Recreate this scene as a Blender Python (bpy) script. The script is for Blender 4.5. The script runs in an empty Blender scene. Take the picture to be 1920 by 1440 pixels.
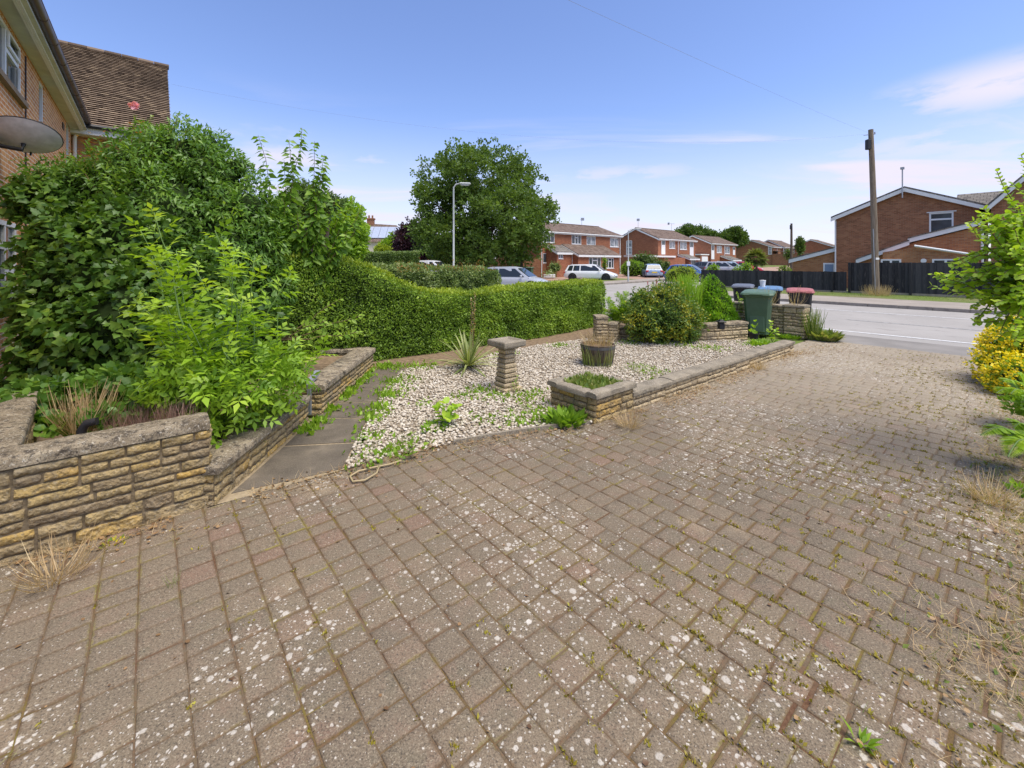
import bpy, math, random
import numpy as np
from mathutils import Vector, noise as mnoise
rng = np.random.default_rng(7); random.seed(7)
C = bpy.context.scene.collection
sc = bpy.context.scene
# ------------------------------------------------------------------ camera, world, sun, exposure
FPX, HV, EYE = 815.0, 492.0, 1.72            # focal length in photo pixels, horizon row, eye height
cam = bpy.data.objects.new('camera', bpy.data.cameras.new('camera')); C.objects.link(cam)
cam.location = (0, 0, EYE); cam.rotation_euler = (math.pi/2, 0, 0)
cam.data.sensor_width = 36; cam.data.lens = 36*FPX/1920
cam.data.shift_y = -(720-HV)/1920
cam.data.clip_start = .05; cam.data.clip_end = 3000
sc.camera = cam
SUN_DIR = Vector((.46, -.34, 1.35)).normalized()
elev = math.asin(SUN_DIR.z); azim = math.atan2(SUN_DIR.x, SUN_DIR.y)
sun = bpy.data.objects.new('sun', bpy.data.lights.new('sun', 'SUN')); C.objects.link(sun)
sun.data.energy = 2.5; sun.data.angle = math.radians(45); sun.data.color = (1, .93, .80)
sun.rotation_euler = (-SUN_DIR).to_track_quat('-Z', 'Y').to_euler()
w = bpy.data.worlds.new('World'); sc.world = w; w.use_nodes = True
nt = w.node_tree; N = nt.nodes; L = nt.links; N.clear()
def nd(t, **k):
    n = N.new(t)
    for a, b in k.items(): setattr(n, a, b)
    return n
def wm(op, a, b=None, c=None):
    n = nd('ShaderNodeMath', operation=op)
    for i, x in enumerate((a, b, c)):
        if x is None: continue
        if isinstance(x, (int, float)): n.inputs[i].default_value = x
        else: L.new(x, n.inputs[i])
    return n.outputs[0]
sky = nd('ShaderNodeTexSky', sky_type='NISHITA', sun_disc=False, sun_elevation=elev, sun_rotation=azim,
         altitude=50, air_density=1.0, dust_density=.6, ozone_density=2.0)
tc = nd('ShaderNodeTexCoord'); sp = nd('ShaderNodeSeparateXYZ'); L.new(tc.outputs['Generated'], sp.inputs[0])
zc = wm('MAXIMUM', sp.outputs[2], 0.0)
den = wm('ADD', zc, .10)
cx = wm('DIVIDE', sp.outputs[0], den); cy = wm('DIVIDE', sp.outputs[1], den)
cv = nd('ShaderNodeCombineXYZ'); L.new(wm('MULTIPLY', cx, .42), cv.inputs[0]); L.new(wm('MULTIPLY', cy, .95), cv.inputs[1])
nz = nd('ShaderNodeTexNoise'); nz.inputs['Scale'].default_value = 1.15; nz.inputs['Detail'].default_value = 7; nz.inputs['Roughness'].default_value = .56; nz.inputs['Distortion'].default_value = .7
L.new(cv.outputs[0], nz.inputs['Vector'])
rp = nd('ShaderNodeMapRange', interpolation_type='SMOOTHSTEP'); rp.inputs[1].default_value = .46; rp.inputs[2].default_value = .68
L.new(nz.outputs[0], rp.inputs[0])
lowm = nd('ShaderNodeMapRange', interpolation_type='SMOOTHSTEP'); lowm.inputs[1].default_value = .36; lowm.inputs[2].default_value = .16   # wisps sit low in the sky
L.new(sp.outputs[2], lowm.inputs[0])
cloud = wm('MULTIPLY', rp.outputs[0], lowm.outputs[0])
hz = nd('ShaderNodeMapRange', interpolation_type='SMOOTHSTEP'); hz.inputs[1].default_value = .33; hz.inputs[2].default_value = .05; hz.inputs[4].default_value = 1.0
L.new(sp.outputs[2], hz.inputs[0])
cloud = wm('MAXIMUM', cloud, wm('MULTIPLY', hz.outputs[0], wm('ADD', wm('MULTIPLY', rp.outputs[0], .50), .56)))
# one brighter cirrus patch up to the right
def patch(dirv, sx, sy, amt):
    d = Vector(dirv).normalized()
    vm = nd('ShaderNodeVectorMath', operation='SUBTRACT'); vm.inputs[1].default_value = d; L.new(tc.outputs['Generated'], vm.inputs[0])
    rt = nd('ShaderNodeMapping'); rt.vector_type = 'POINT'; rt.inputs['Rotation'].default_value = (0, 0, math.atan2(d.x, d.y)); rt.inputs['Scale'].default_value = (1/sx, .5, 1/sy)
    L.new(vm.outputs[0], rt.inputs[0])
    ln = nd('ShaderNodeVectorMath', operation='LENGTH'); L.new(rt.outputs[0], ln.inputs[0])
    mr = nd('ShaderNodeMapRange', interpolation_type='SMOOTHSTEP'); mr.inputs[1].default_value = 1.0; mr.inputs[2].default_value = .1; L.new(ln.outputs['Value'], mr.inputs[0])
    m2 = nd('ShaderNodeMapRange', interpolation_type='SMOOTHSTEP'); m2.inputs[1].default_value = .40; m2.inputs[2].default_value = .62
    n2 = nd('ShaderNodeTexNoise'); n2.inputs['Scale'].default_value = 9; n2.inputs['Detail'].default_value = 7; n2.inputs['Roughness'].default_value = .6
    mp = nd('ShaderNodeMapping'); mp.inputs['Scale'].default_value = (.7, .7, 2.6); L.new(tc.outputs['Generated'], mp.inputs[0]); L.new(mp.outputs[0], n2.inputs['Vector']); L.new(n2.outputs[0], m2.inputs[0])
    return wm('MULTIPLY', wm('MULTIPLY', mr.outputs[0], m2.outputs[0]), amt)
for dirv, sx, sy, amt in (((960, 815, 345), .17, .055, .95), ((800, 815, 225), .22, .05, .6), ((930, 815, 215), .15, .06, .6), ((-275, 815, 195), .10, .025, .55), ((200, 815, 165), .3, .035, .6)):
    cloud = wm('MAXIMUM', cloud, patch(dirv, sx, sy, amt))
tintn = nd('ShaderNodeMix', data_type='RGBA', blend_type='MULTIPLY'); tintn.inputs[0].default_value = 1
L.new(sky.outputs[0], tintn.inputs[6]); tintn.inputs[7].default_value = (.59, .59, .715, 1)
mx = nd('ShaderNodeMix', data_type='RGBA'); L.new(cloud, mx.inputs[0]); L.new(tintn.outputs[2], mx.inputs[6])
mx.inputs[7].default_value = (2.78, 2.64, 3.06, 1)
bg = nd('ShaderNodeBackground'); bg.inputs[1].default_value = .15; L.new(mx.outputs[2], bg.inputs[0])
wo = nd('ShaderNodeOutputWorld'); L.new(bg.outputs[0], wo.inputs[0])
sc.view_settings.view_transform = 'Standard'; sc.view_settings.look = 'None'
sc.view_settings.exposure = 1.12; sc.view_settings.gamma = 1
sc.cycles.max_bounces = 8; sc.cycles.diffuse_bounces = 5; sc.cycles.transparent_max_bounces = 8

# ------------------------------------------------------------------ plan of the place
TH = math.atan2(1935-960, FPX)                       # the drive runs this far right of the view
D = np.array((math.sin(TH), math.cos(TH))); P = np.array((-math.cos(TH), math.sin(TH)))
ROT = math.atan2(D[1], D[0])                         # local x along the drive, local y along the road
def gz(x, y): return .012*max(0., math.hypot(x, y)-30)
def W(d, p, z=None):
    v = d*D+p*P
    return Vector((v[0], v[1], gz(v[0], v[1]) if z is None else z))
def G(u, v, z=0.):                                   # where a sight line meets the level z
    Y = (EYE-z)*FPX/(v-HV); return Vector(((u-960)/FPX*Y, Y, z))
def P3(u, v, Y): return Vector(((u-960)/FPX*Y, Y, EYE-(v-HV)/FPX*Y))
def dp(v): return float(v[0]*D[0]+v[1]*D[1]), float(v[0]*P[0]+v[1]*P[1])

# ------------------------------------------------------------------ materials
MATS = {}
class NT:
    def __init__(s, name, rough=.8, spec=.3):
        s.m = bpy.data.materials.new(name); s.m.use_nodes = True; s.t = s.m.node_tree; s.n = s.t.nodes; s.l = s.t.links
        s.b = s.n['Principled BSDF']; s.b.inputs['Roughness'].default_value = rough; s.b.inputs['Specular IOR Level'].default_value = spec
        MATS[name] = s.m
    def new(s, t, **k):
        n = s.n.new(t)
        for a, b in k.items(): setattr(n, a, b)
        return n
    def coord(s, kind='Object', scale=None):
        o = s.new('ShaderNodeTexCoord').outputs[kind]
        if scale:
            mp = s.new('ShaderNodeMapping'); mp.inputs['Scale'].default_value = scale; s.l.new(o, mp.inputs[0]); o = mp.outputs[0]
        return o
    def noise(s, scale, det=4, rough=.55, vec=None, dist=0):
        n = s.new('ShaderNodeTexNoise'); n.inputs['Scale'].default_value = scale; n.inputs['Detail'].default_value = det; n.inputs['Roughness'].default_value = rough; n.inputs['Distortion'].default_value = dist
        s.l.new(vec if vec is not None else s.coord(), n.inputs['Vector']); return n.outputs[0]
    def voro(s, scale, vec=None, feature='F1', out='Distance'):
        n = s.new('ShaderNodeTexVoronoi', feature=feature); n.inputs['Scale'].default_value = scale
        s.l.new(vec if vec is not None else s.coord(), n.inputs['Vector']); return n.outputs[out]
    def step(s, x, a, b, lo=0., hi=1.):
        n = s.new('ShaderNodeMapRange', interpolation_type='SMOOTHSTEP')
        n.inputs[1].default_value = a; n.inputs[2].default_value = b; n.inputs[3].default_value = lo; n.inputs[4].default_value = hi
        s.l.new(x, n.inputs[0]); return n.outputs[0]
    def math(s, op, a, b):
        n = s.new('ShaderNodeMath', operation=op)
        for i, x in enumerate((a, b)):
            if isinstance(x, (int, float)): n.inputs[i].default_value = x
            else: s.l.new(x, n.inputs[i])
        return n.outputs[0]
    def ramp(s, x, stops):
        n = s.new('ShaderNodeValToRGB'); e = n.color_ramp.elements
        while len(e) < len(stops): e.new(.5)
        for q, (pos, c) in zip(e, stops): q.position = pos; q.color = (*c, 1)
        s.l.new(x, n.inputs[0]); return n.outputs[0]
    def mix(s, f, a, b, mode='MIX'):
        n = s.new('ShaderNodeMix', data_type='RGBA', blend_type=mode)
        for i, x in ((0, f), (6, a), (7, b)):
            if isinstance(x, (int, float)): n.inputs[i].default_value = x
            elif isinstance(x, tuple): n.inputs[i].default_value = (*x, 1)
            else: s.l.new(x, n.inputs[i])
        return n.outputs[2]
    def attr(s, name='tint'):
        return s.new('ShaderNodeAttribute', attribute_name=name).outputs['Fac']
    def col(s, x):
        if isinstance(x, tuple): s.b.inputs['Base Color'].default_value = (*x, 1)
        else: s.l.new(x, s.b.inputs['Base Color'])
    def bump(s, h, strength=.4, dist=.01):
        n = s.new('ShaderNodeBump'); n.inputs['Strength'].default_value = strength; n.inputs['Distance'].default_value = dist
        s.l.new(h, n.inputs['Height']); s.l.new(n.outputs[0], s.b.inputs['Normal'])
def plain(name, c, rough=.6, spec=.3, var=.12, scale=6, metal=0.):
    s = NT(name, rough, spec); s.b.inputs['Metallic'].default_value = metal
    a = tuple(x*(1-var) for x in c); b = tuple(min(1, x*(1+var)) for x in c)
    s.col(s.ramp(s.noise(scale, 5), [(.3, a), (.7, b)])); return s
def leafmat(name, dark, mid, light, trans=.35, rough=.45, spec=.35):
    s = NT(name, rough, spec); t = s.attr()
    c = s.ramp(t, [(0, dark), (.5, mid), (1, light)]); s.col(c)
    tr = s.new('ShaderNodeBsdfTranslucent'); tc2 = s.mix(1., c, (1.25, 1.25, .55), 'MULTIPLY'); s.l.new(tc2, tr.inputs[0])
    mxs = s.new('ShaderNodeMixShader'); mxs.inputs[0].default_value = trans
    s.l.new(s.b.outputs[0], mxs.inputs[1]); s.l.new(tr.outputs[0], mxs.inputs[2])
    s.l.new(mxs.outputs[0], s.n['Material Output'].inputs[0]); return s
def brick(name, cols, mortar, bump=.5):
    s = NT(name, .9, .15); uv = s.coord('UV')
    b = s.new('ShaderNodeTexBrick'); b.offset = .5; b.inputs['Scale'].default_value = 1; b.inputs['Brick Width'].default_value = .225; b.inputs['Row Height'].default_value = .075
    b.inputs['Mortar Size'].default_value = .010; b.inputs['Mortar Smooth'].default_value = .3; b.inputs['Bias'].default_value = 0
    b.inputs['Color1'].default_value = (0, 0, 0, 1); b.inputs['Color2'].default_value = (1, 1, 1, 1); b.inputs['Mortar'].default_value = (.5, .5, .5, 1)
    s.l.new(uv, b.inputs['Vector'])
    c = s.ramp(b.outputs['Color'], cols)
    n = s.noise(1.3, 4, vec=uv); c = s.mix(s.step(n, .35, .7, 0, .45), c, cols[0][1])
    n2 = s.noise(40, 3, vec=uv); c = s.mix(s.step(n2, .3, .7, 0, .25), c, cols[-1][1])
    c = s.mix(b.outputs['Fac'], c, mortar); s.col(c)
    h = s.math('SUBTRACT', s.math('MULTIPLY', n2, .3), b.outputs['Fac']); s.bump(h, bump, .008); return s
brick('brick_buff', [(0, (.46, .17, .055)), (.5, (.62, .26, .085)), (1, (.68, .34, .13))], (.72, .58, .42))
brick('brick_red', [(0, (.23, .075, .038)), (.5, (.34, .118, .058)), (1, (.42, .17, .085))], (.30, .17, .11))
brick('brick_brown', [(0, (.20, .075, .038)), (.5, (.32, .125, .06)), (1, (.42, .19, .095))], (.30, .20, .13))
brick('brick_orange', [(0, (.30, .11, .045)), (.5, (.44, .185, .075)), (1, (.52, .25, .11))], (.33, .23, .15))
def tiles(name, a, b, c):
    s = NT(name, .9, .15); uv = s.coord('UV'); k = s.new('ShaderNodeTexBrick'); k.offset = .5
    k.inputs['Scale'].default_value = 1; k.inputs['Brick Width'].default_value = .3; k.inputs['Row Height'].default_value = .3; k.inputs['Mortar Size'].default_value = .012
    k.inputs['Color1'].default_value = (0, 0, 0, 1); k.inputs['Color2'].default_value = (1, 1, 1, 1); k.inputs['Mortar'].default_value = (.3, .3, .3, 1); s.l.new(uv, k.inputs['Vector'])
    col = s.ramp(k.outputs['Color'], [(0, a), (.5, b), (1, c)]); col = s.mix(s.step(s.noise(.9, 6, vec=uv), .4, .7, 0, .5), col, c)
    col = s.mix(k.outputs['Fac'], col, tuple(x*.45 for x in a)); s.col(col); s.bump(s.math('MULTIPLY', k.outputs['Fac'], -1.), .8, .02); return s
tiles('tile_far', (.10, .07, .055), (.15, .105, .08), (.20, .15, .12))
tiles('tile_grey', (.11, .10, .09), (.16, .145, .125), (.21, .19, .165))
s = NT('tile_near', .9, .15); t = s.attr(); c = s.ramp(t, [(0, (.075, .052, .038)), (.3, (.18, .13, .092)), (.7, (.29, .215, .15)), (1, (.42, .32, .21))])
c = s.mix(s.step(s.noise(.8, 5), .45, .7, 0, .5), c, (.085, .062, .046)); c = s.mix(s.step(s.noise(25, 4), .5, .8, 0, .4), c, (.28, .22, .15)); s.col(c); s.bump(s.noise(60, 3), .4, .01)
plain('white_upvc', (.78, .78, .77), .4, .4, .03); plain('white_paint', (.74, .74, .72), .5, .3, .05, 3)
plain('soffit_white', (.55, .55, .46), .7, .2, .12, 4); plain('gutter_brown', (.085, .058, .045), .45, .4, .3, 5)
plain('gutter_black', (.025, .025, .028), .45); plain('sill_tile', (.22, .16, .10), .8); plain('metal_grey', (.36, .37, .39), .45, .5, .08, 8, .6)
plain('lamp_grey', (.40, .42, .41), .5, .4); plain('rubber', (.022, .022, .024), .8); plain('dark_plastic', (.03, .031, .034), .5, .4)
plain('black_bin', (.030, .031, .034), .5, .4); plain('blue_lid', (.10, .19, .32), .6, .3, .25, 12); plain('red_lid', (.33, .11, .105), .6, .3, .25, 12); plain('grey_lid', (.11, .12, .145), .5, .4)
plain('green_bin', (.080, .135, .082), .5, .4, .1); plain('wood_pole', (.20, .15, .105), .9, .15, .3, 9); plain('timber_brown', (.19, .10, .06), .9)
plain('twig_shade', (.026, .042, .014), 1, .0, .4, 9); plain('soil', (.19, .135, .085), 1, .1, .4, 14); plain('bark', (.12, .09, .065), .95, .1, .3, 12); plain('stem_green', (.12, .20, .05), .7); plain('stem_brown', (.16, .11, .06), .8)  # plant cores: twig colour and shaded inner leaves, that shade put into the tone
plain('red_post', (.55, .03, .03), .4); plain('straw', (.50, .37, .19), .9, .1, .25, 30); plain('dead_leaf', (.28, .15, .07), .9, .1, .4, 30)
plain('pink_petal', (.78, .25, .38), .6); plain('dish_grey', (.62, .60, .65), .7, .3, .15, 10); plain('solar', (.34, .38, .46), .25, .5); plain('render_cream', (.62, .55, .42), .9)
plain('tyre', (.02, .02, .021), .8); plain('alloy', (.42, .43, .45), .35, .5, .05, 5, .7); plain('tail_red', (.45, .02, .02), .25, .5); plain('lamp_clear', (.7, .72, .75), .15, .5)
plain('plate_yellow', (.75, .55, .06), .5); plain('plate_white', (.8, .8, .78), .5); plain('curtain', (.55, .53, .50), .8, .1, .15, 8)
plain('iron_hoop', (.10, .095, .09), .7, .3, .3, 10); plain('hose_yellow', (.36, .28, .15), .6); plain('concrete', (.31, .27, .21), .95, .1, .2, 9)
for nme, cc in (('paint_white', (.76, .77, .78)), ('paint_silver', (.40, .42, .46)), ('paint_steel_blue', (.20, .28, .40)), ('paint_blue', (.06, .13, .38)), ('paint_red', (.5, .035, .05)), ('paint_pale_blue', (.45, .55, .62)), ('paint_dark', (.07, .08, .10))):
    q = plain(nme, cc, .3, .5, .03); q.b.inputs['Coat Weight'].default_value = .5; q.b.inputs['Coat Roughness'].default_value = .08
s = NT('glass', .06, .6); s.col(s.ramp(s.noise(1.2, 3), [(.3, (.035, .045, .05)), (.7, (.09, .11, .12))]))
s = NT('car_glass', .05, .7); s.col((.02, .026, .03))
s = NT('glass_pale', .08, .6); s.col(s.ramp(s.noise(2.5, 3), [(.35, (.12, .14, .15)), (.65, (.42, .44, .45))]))
# paving blocks
s = NT('block_paving', .92, .18); t = s.attr(); v = s.coord()
c = s.ramp(t, [(0, (.120, .094, .066)), (.45, (.152, .117, .080)), (.8, (.176, .132, .087)), (.93, (.180, .126, .085)), (1, (.185, .114, .078))])
c = s.mix(s.step(s.noise(5.5, 5, .6), .50, .70, 0, .55), c, (.215, .135, .092)); c = s.mix(s.step(s.noise(7.5, 5, .6), .52, .70, 0, .5), c, (.120, .108, .070)); c = s.mix(s.step(s.noise(.55, 4), .42, .72, 0, .6), c, (.240, .180, .112)); c = s.mix(s.step(s.noise(2.3, 4), .60, .74, 0, .45), c, (.22, .10, .07)); c = s.mix(s.step(s.noise(1.1, 5, .6), .58, .72, 0, .7), c, (.29, .215, .135))
c = s.mix(s.step(s.noise(170, 2, .7), .42, .75, 0, .7), c, (.30, .245, .17)); c = s.mix(s.step(s.noise(130, 3, .7), .55, .36, 0, .0), c, (.08, .065, .05))
c = s.mix(s.step(s.noise(120, 3, .7), .52, .34, 0, .75), c, (.055, .046, .036)); c = s.mix(s.step(s.noise(75, 3, .7), .56, .70, 0, .7), c, (.36, .30, .205))
wv = s.new('ShaderNodeVectorMath', operation='ADD'); nn = s.new('ShaderNodeTexNoise'); nn.inputs['Scale'].default_value = 55; s.l.new(v, nn.inputs['Vector'])
sc2 = s.new('ShaderNodeVectorMath', operation='SCALE'); sc2.inputs['Scale'].default_value = .017; s.l.new(nn.outputs['Color'], sc2.inputs[0]); s.l.new(v, wv.inputs[0]); s.l.new(sc2.outputs[0], wv.inputs[1])
dens = s.step(s.noise(.6, 3), .36, .57)
def lichen(scale, rmax, keep):
    vn = s.new('ShaderNodeTexVoronoi'); vn.inputs['Scale'].default_value = scale; s.l.new(wv.outputs[0], vn.inputs['Vector'])
    sep = s.new('ShaderNodeSeparateColor'); s.l.new(vn.outputs['Color'], sep.inputs[0])
    rad = s.math('MULTIPLY', s.math('MULTIPLY', sep.outputs[1], rmax), s.math('ADD', s.math('MULTIPLY', dens, .85), .15))
    q = s.math('DIVIDE', vn.outputs['Distance'], s.math('MAXIMUM', rad, .001))
    return s.math('MULTIPLY', s.math('MULTIPLY', s.step(q, 1.0, .62), s.math('GREATER_THAN', sep.outputs[0], keep)), s.math('ADD', s.math('MULTIPLY', sep.outputs[2], .45), .60))
li = s.math('MAXIMUM', s.math('MAXIMUM', lichen(21, .50, .56), lichen(40, .52, .46)), lichen(80, .50, .60))
li = s.math('MULTIPLY', li, s.step(s.noise(170, 2), .25, .55, .55, 1.))
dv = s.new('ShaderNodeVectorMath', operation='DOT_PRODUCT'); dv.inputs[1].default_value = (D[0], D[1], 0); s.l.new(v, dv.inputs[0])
dust_grazing = s.math('MULTIPLY', s.step(dv.outputs['Value'], 3.2, 9.0, 0, .75), s.step(s.noise(1.6, 5), .25, .6, .55, 1.))
ed = s.math('ADD', s.math('MULTIPLY', s.attr('edge'), .62), s.math('MULTIPLY', s.noise(48, 4, .65), .9)); ed = s.math('MULTIPLY', s.step(ed, .88, 1.14), s.step(s.noise(1.3, 4), .35, .62, .15, .9))
edc = s.mix(s.step(s.noise(3.0, 4), .50, .64), s.ramp(s.noise(20, 3), [(.3, (.085, .055, .034)), (.7, (.18, .115, .06))]), (.20, .165, .035))
c = s.mix(ed, c, edc)
c = s.mix(dust_grazing, c, (.32, .27, .20))      # paler towards the street: dusty blocks plus grazing-angle brightness put into the colour
c = s.mix(li, c, (.54, .495, .42)); s.col(c)
s.bump(s.math('ADD', s.noise(190, 3, .7), s.math('MULTIPLY', s.noise(35, 3), .8)), .55, .004)
s = NT('joint_sand', 1, .05); c = s.ramp(s.noise(2.2, 4), [(.34, (.115, .062, .036)), (.46, (.15, .115, .075)), (.56, (.13, .088, .04)), (.70, (.18, .155, .03))]); c = s.mix(s.step(s.noise(60, 3), .4, .7, 0, .7), c, (.17, .10, .058)); dv = s.new('ShaderNodeVectorMath', operation='DOT_PRODUCT'); dv.inputs[1].default_value = (D[0], D[1], 0); s.l.new(s.coord(), dv.inputs[0]); c = s.mix(s.step(dv.outputs['Value'], 3.2, 9.0, 0, .75), c, (.25, .205, .145)); s.col(c); s.bump(s.noise(120, 3), .8, .01)  # joints pale towards the street too, dirt and grazing brightness in the colour
# reconstituted stone and coping
s = NT('wall_stone', .95, .12); t = s.attr(); c = s.ramp(t, [(0, (.30, .22, .125)), (.4, (.42, .31, .155)), (.75, (.50, .36, .15)), (1, (.55, .35, .10))])
c = s.mix(s.step(s.noise(22, 6, .65), .42, .68, 0, .6), c, (.20, .155, .10)); c = s.mix(s.step(s.noise(60, 4), .5, .8, 0, .6), c, (.58, .50, .36)); c = s.mix(s.step(s.noise(3.0, 4), .5, .75, 0, .55), c, (.27, .23, .17)); s.col(c); s.bump(s.math('ADD', s.noise(32, 6, .7), s.math('MULTIPLY', s.voro(45), .5)), 1., .028)
s = NT('wall_stone_grey', .95, .12); t = s.attr(); c = s.ramp(t, [(0, (.38, .30, .19)), (.5, (.55, .43, .26)), (1, (.64, .50, .30))]); c = s.mix(s.step(s.noise(22, 6, .65), .42, .7, 0, .35), c, (.24, .20, .14)); c = s.mix(s.step(s.noise(55, 4), .5, .8, 0, .6), c, (.50, .44, .34)); s.col(c); s.bump(s.math('ADD', s.noise(32, 6, .7), s.math('MULTIPLY', s.voro(45), .5)), 1., .028)
s = NT('mortar', 1, .08); s.col(s.ramp(s.noise(18, 4), [(.3, (.10, .075, .045)), (.7, (.24, .185, .115))])); s.bump(s.noise(60, 3), .6, .01)
s = NT('coping', .96, .1); c = s.ramp(s.noise(6, 6, .7), [(.32, (.17, .135, .09)), (.52, (.34, .275, .185)), (.72, (.45, .375, .26))]); c = s.mix(s.step(s.noise(13, 6, .75), .50, .60, 0, .9), c, (.085, .07, .055)); c = s.mix(s.step(s.noise(60, 3, .7), .56, .66, 0, .9), c, (.58, .52, .41)); c = s.mix(s.step(s.noise(110, 3, .7), .5, .36, 0, .75), c, (.075, .062, .048)); s.col(c); s.bump(s.noise(90, 5, .75), 1., .016)
s = NT('coping_grey', .96, .1); c = s.ramp(s.noise(5, 6, .65), [(.3, (.18, .155, .115)), (.55, (.29, .245, .18)), (.75, (.37, .315, .235))]); c = s.mix(s.step(s.noise(75, 3, .7), .57, .68, 0, .85), c, (.47, .44, .36)); c = s.mix(s.step(s.noise(150, 2, .7), .5, .35, 0, .6), c, (.075, .065, .055)); s.col(c); s.bump(s.noise(110, 4, .7), .7, .01)
s = NT('gravel_stone', .9, .2); t = s.attr(); c = s.ramp(t, [(0, (.20, .15, .10)), (.25, (.38, .315, .23)), (.6, (.52, .455, .355)), (1, (.66, .60, .50))]); c = s.mix(s.step(s.noise(60, 3), .45, .7, 0, .35), c, (.36, .29, .21)); s.col(c)
s = NT('gravel_bed', 1, .1); c = s.ramp(s.voro(32), [(0, (.40, .34, .26)), (.5, (.30, .24, .17)), (.8, (.10, .08, .055))]); s.col(c); s.bump(s.voro(32), 1., .02)
s = NT('slab', .95, .15); c = s.ramp(s.noise(3.2, 6, .6), [(.3, (.085, .070, .052)), (.55, (.125, .102, .075)), (.75, (.20, .162, .115))]); c = s.mix(s.step(s.noise(160, 2, .7), .5, .75, 0, .6), c, (.27, .235, .19)); s.col(c); s.bump(s.noise(140, 3), .5, .006)
s = NT('slab_joint', 1, .1); s.col(s.ramp(s.noise(30, 3), [(.3, (.24, .185, .115)), (.7, (.36, .285, .18))]))
s = NT('asphalt', .92, .2); c = s.ramp(s.noise(.5, 5), [(.3, (.255, .238, .215)), (.7, (.325, .303, .275))]); c = s.mix(s.step(s.noise(90, 3, .7), .4, .75, 0, .6), c, (.42, .395, .36)); c = s.mix(s.step(s.noise(1.5, 5, .6, dist=.6), .58, .70, 0, .35), c, (.18, .168, .152)); s.col(c); s.bump(s.noise(120, 3), .4, .006)
s = NT('asphalt_apron', .92, .2); c = s.ramp(s.noise(1.3, 5), [(.3, (.17, .157, .138)), (.7, (.25, .23, .205))]); c = s.mix(s.step(s.noise(90, 3, .7), .4, .75, 0, .5), c, (.25, .235, .22)); s.col(c); s.bump(s.noise(120, 3), .4, .006)
s = NT('pavement_grey', .95, .15); s.col(s.mix(s.step(s.noise(70, 3), .4, .7, 0, .4), s.ramp(s.noise(.8, 5), [(.3, (.27, .235, .195)), (.7, (.36, .315, .265))]), (.16, .14, .12)))
s = NT('kerb_stone', .95, .15); s.col(s.ramp(s.noise(5, 5), [(.3, (.20, .175, .15)), (.7, (.32, .285, .245))]))
s = NT('road_paint', .8, .2); s.col(s.mix(s.step(s.noise(14, 5, .7), .45, .68, 0, .75), (.66, .66, .64), (.26, .25, .24)))
s = NT('road_paint_worn', .8, .2); s.col(s.mix(s.step(s.noise(9, 5, .7), .36, .6, .2, .95), (.52, .52, .50), (.22, .21, .20)))
s = NT('drive_red', .92, .15); s.col(s.mix(s.step(s.noise(9, 4), .4, .7, 0, .5), s.ramp(s.noise(.8, 5), [(.3, (.30, .19, .14)), (.7, (.40, .27, .20))]), (.25, .17, .13)))
s = NT('ground_turf', 1, .1); s.col(s.mix(s.step(s.noise(.35, 6), .4, .65), s.ramp(s.noise(7, 5), [(.3, (.085, .13, .03)), (.7, (.16, .21, .05))]), (.18, .17, .08)))
s = NT('bark_oak', .95, .1); s.col(s.ramp(s.noise(6, 5, vec=s.coord('Object', (3, 3, .6))), [(.3, (.035, .028, .022)), (.7, (.10, .08, .06))]))
s = NT('fence_black', .9, .2); t = s.attr(); c = s.ramp(t, [(0, (.022, .022, .025)), (1, (.060, .060, .064))]); c = s.mix(s.step(s.noise(7, 5, vec=s.coord('Object', (4, 4, .5))), .5, .75, 0, .6), c, (.11, .105, .10)); s.col(c)
s = NT('pole_wood', .9, .15); c = s.ramp(s.noise(5, 6, .65, vec=s.coord('Object', (5, 5, .35))), [(.3, (.11, .082, .058)), (.5, (.21, .165, .12)), (.7, (.30, .25, .19))]); s.col(c); s.bump(s.noise(9, 5, vec=s.coord('Object', (6, 6, .3))), .5, .02)
s = NT('barrel_oak', .9, .15); c = s.ramp(s.attr(), [(0, (.10, .075, .05)), (1, (.22, .17, .115))]); c = s.mix(s.step(s.noise(7, 5), .4, .7, 0, .7), c, (.075, .06, .045)); s.col(c)
leafmat('leaf_ivy', (.050, .110, .018), (.10, .20, .032), (.27, .40, .05), .36, .42, .4)
leafmat('leaf_climber', (.065, .145, .022), (.135, .265, .038), (.28, .42, .065), .40, .40, .45)
leafmat('leaf_elder', (.18, .33, .022), (.30, .48, .034), (.46, .60, .07), .42)
leafmat('leaf_cherry', (.09, .18, .022), (.17, .31, .035), (.29, .44, .055), .45)
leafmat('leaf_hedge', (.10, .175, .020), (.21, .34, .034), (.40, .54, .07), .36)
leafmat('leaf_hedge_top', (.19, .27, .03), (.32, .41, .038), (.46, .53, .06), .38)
leafmat('leaf_pale', (.10, .165, .045), (.20, .28, .08), (.40, .45, .20), .32)
leafmat('leaf_bright', (.13, .25, .020), (.23, .38, .028), (.36, .52, .05), .42)
leafmat('leaf_oak', (.055, .10, .018), (.11, .185, .03), (.20, .29, .048), .36)
leafmat('leaf_purple', (.030, .012, .022), (.055, .022, .035), (.09, .035, .05), .25)
leafmat('leaf_dark', (.055, .10, .022), (.105, .175, .034), (.17, .255, .05), .32)
leafmat('leaf_cypress', (.10, .24, .012), (.22, .42, .022), (.36, .56, .04), .36)
leafmat('leaf_gold', (.05, .10, .02), (.13, .22, .03), (.72, .58, .03), .3)
leafmat('leaf_right', (.16, .29, .016), (.30, .46, .028), (.47, .60, .055), .45)
leafmat('flower_yellow', (.70, .52, .01), (.82, .66, .015), (.88, .74, .05), .3)
leafmat('flower_red', (.40, .05, .08), (.55, .09, .13), (.65, .18, .22), .25)
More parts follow.
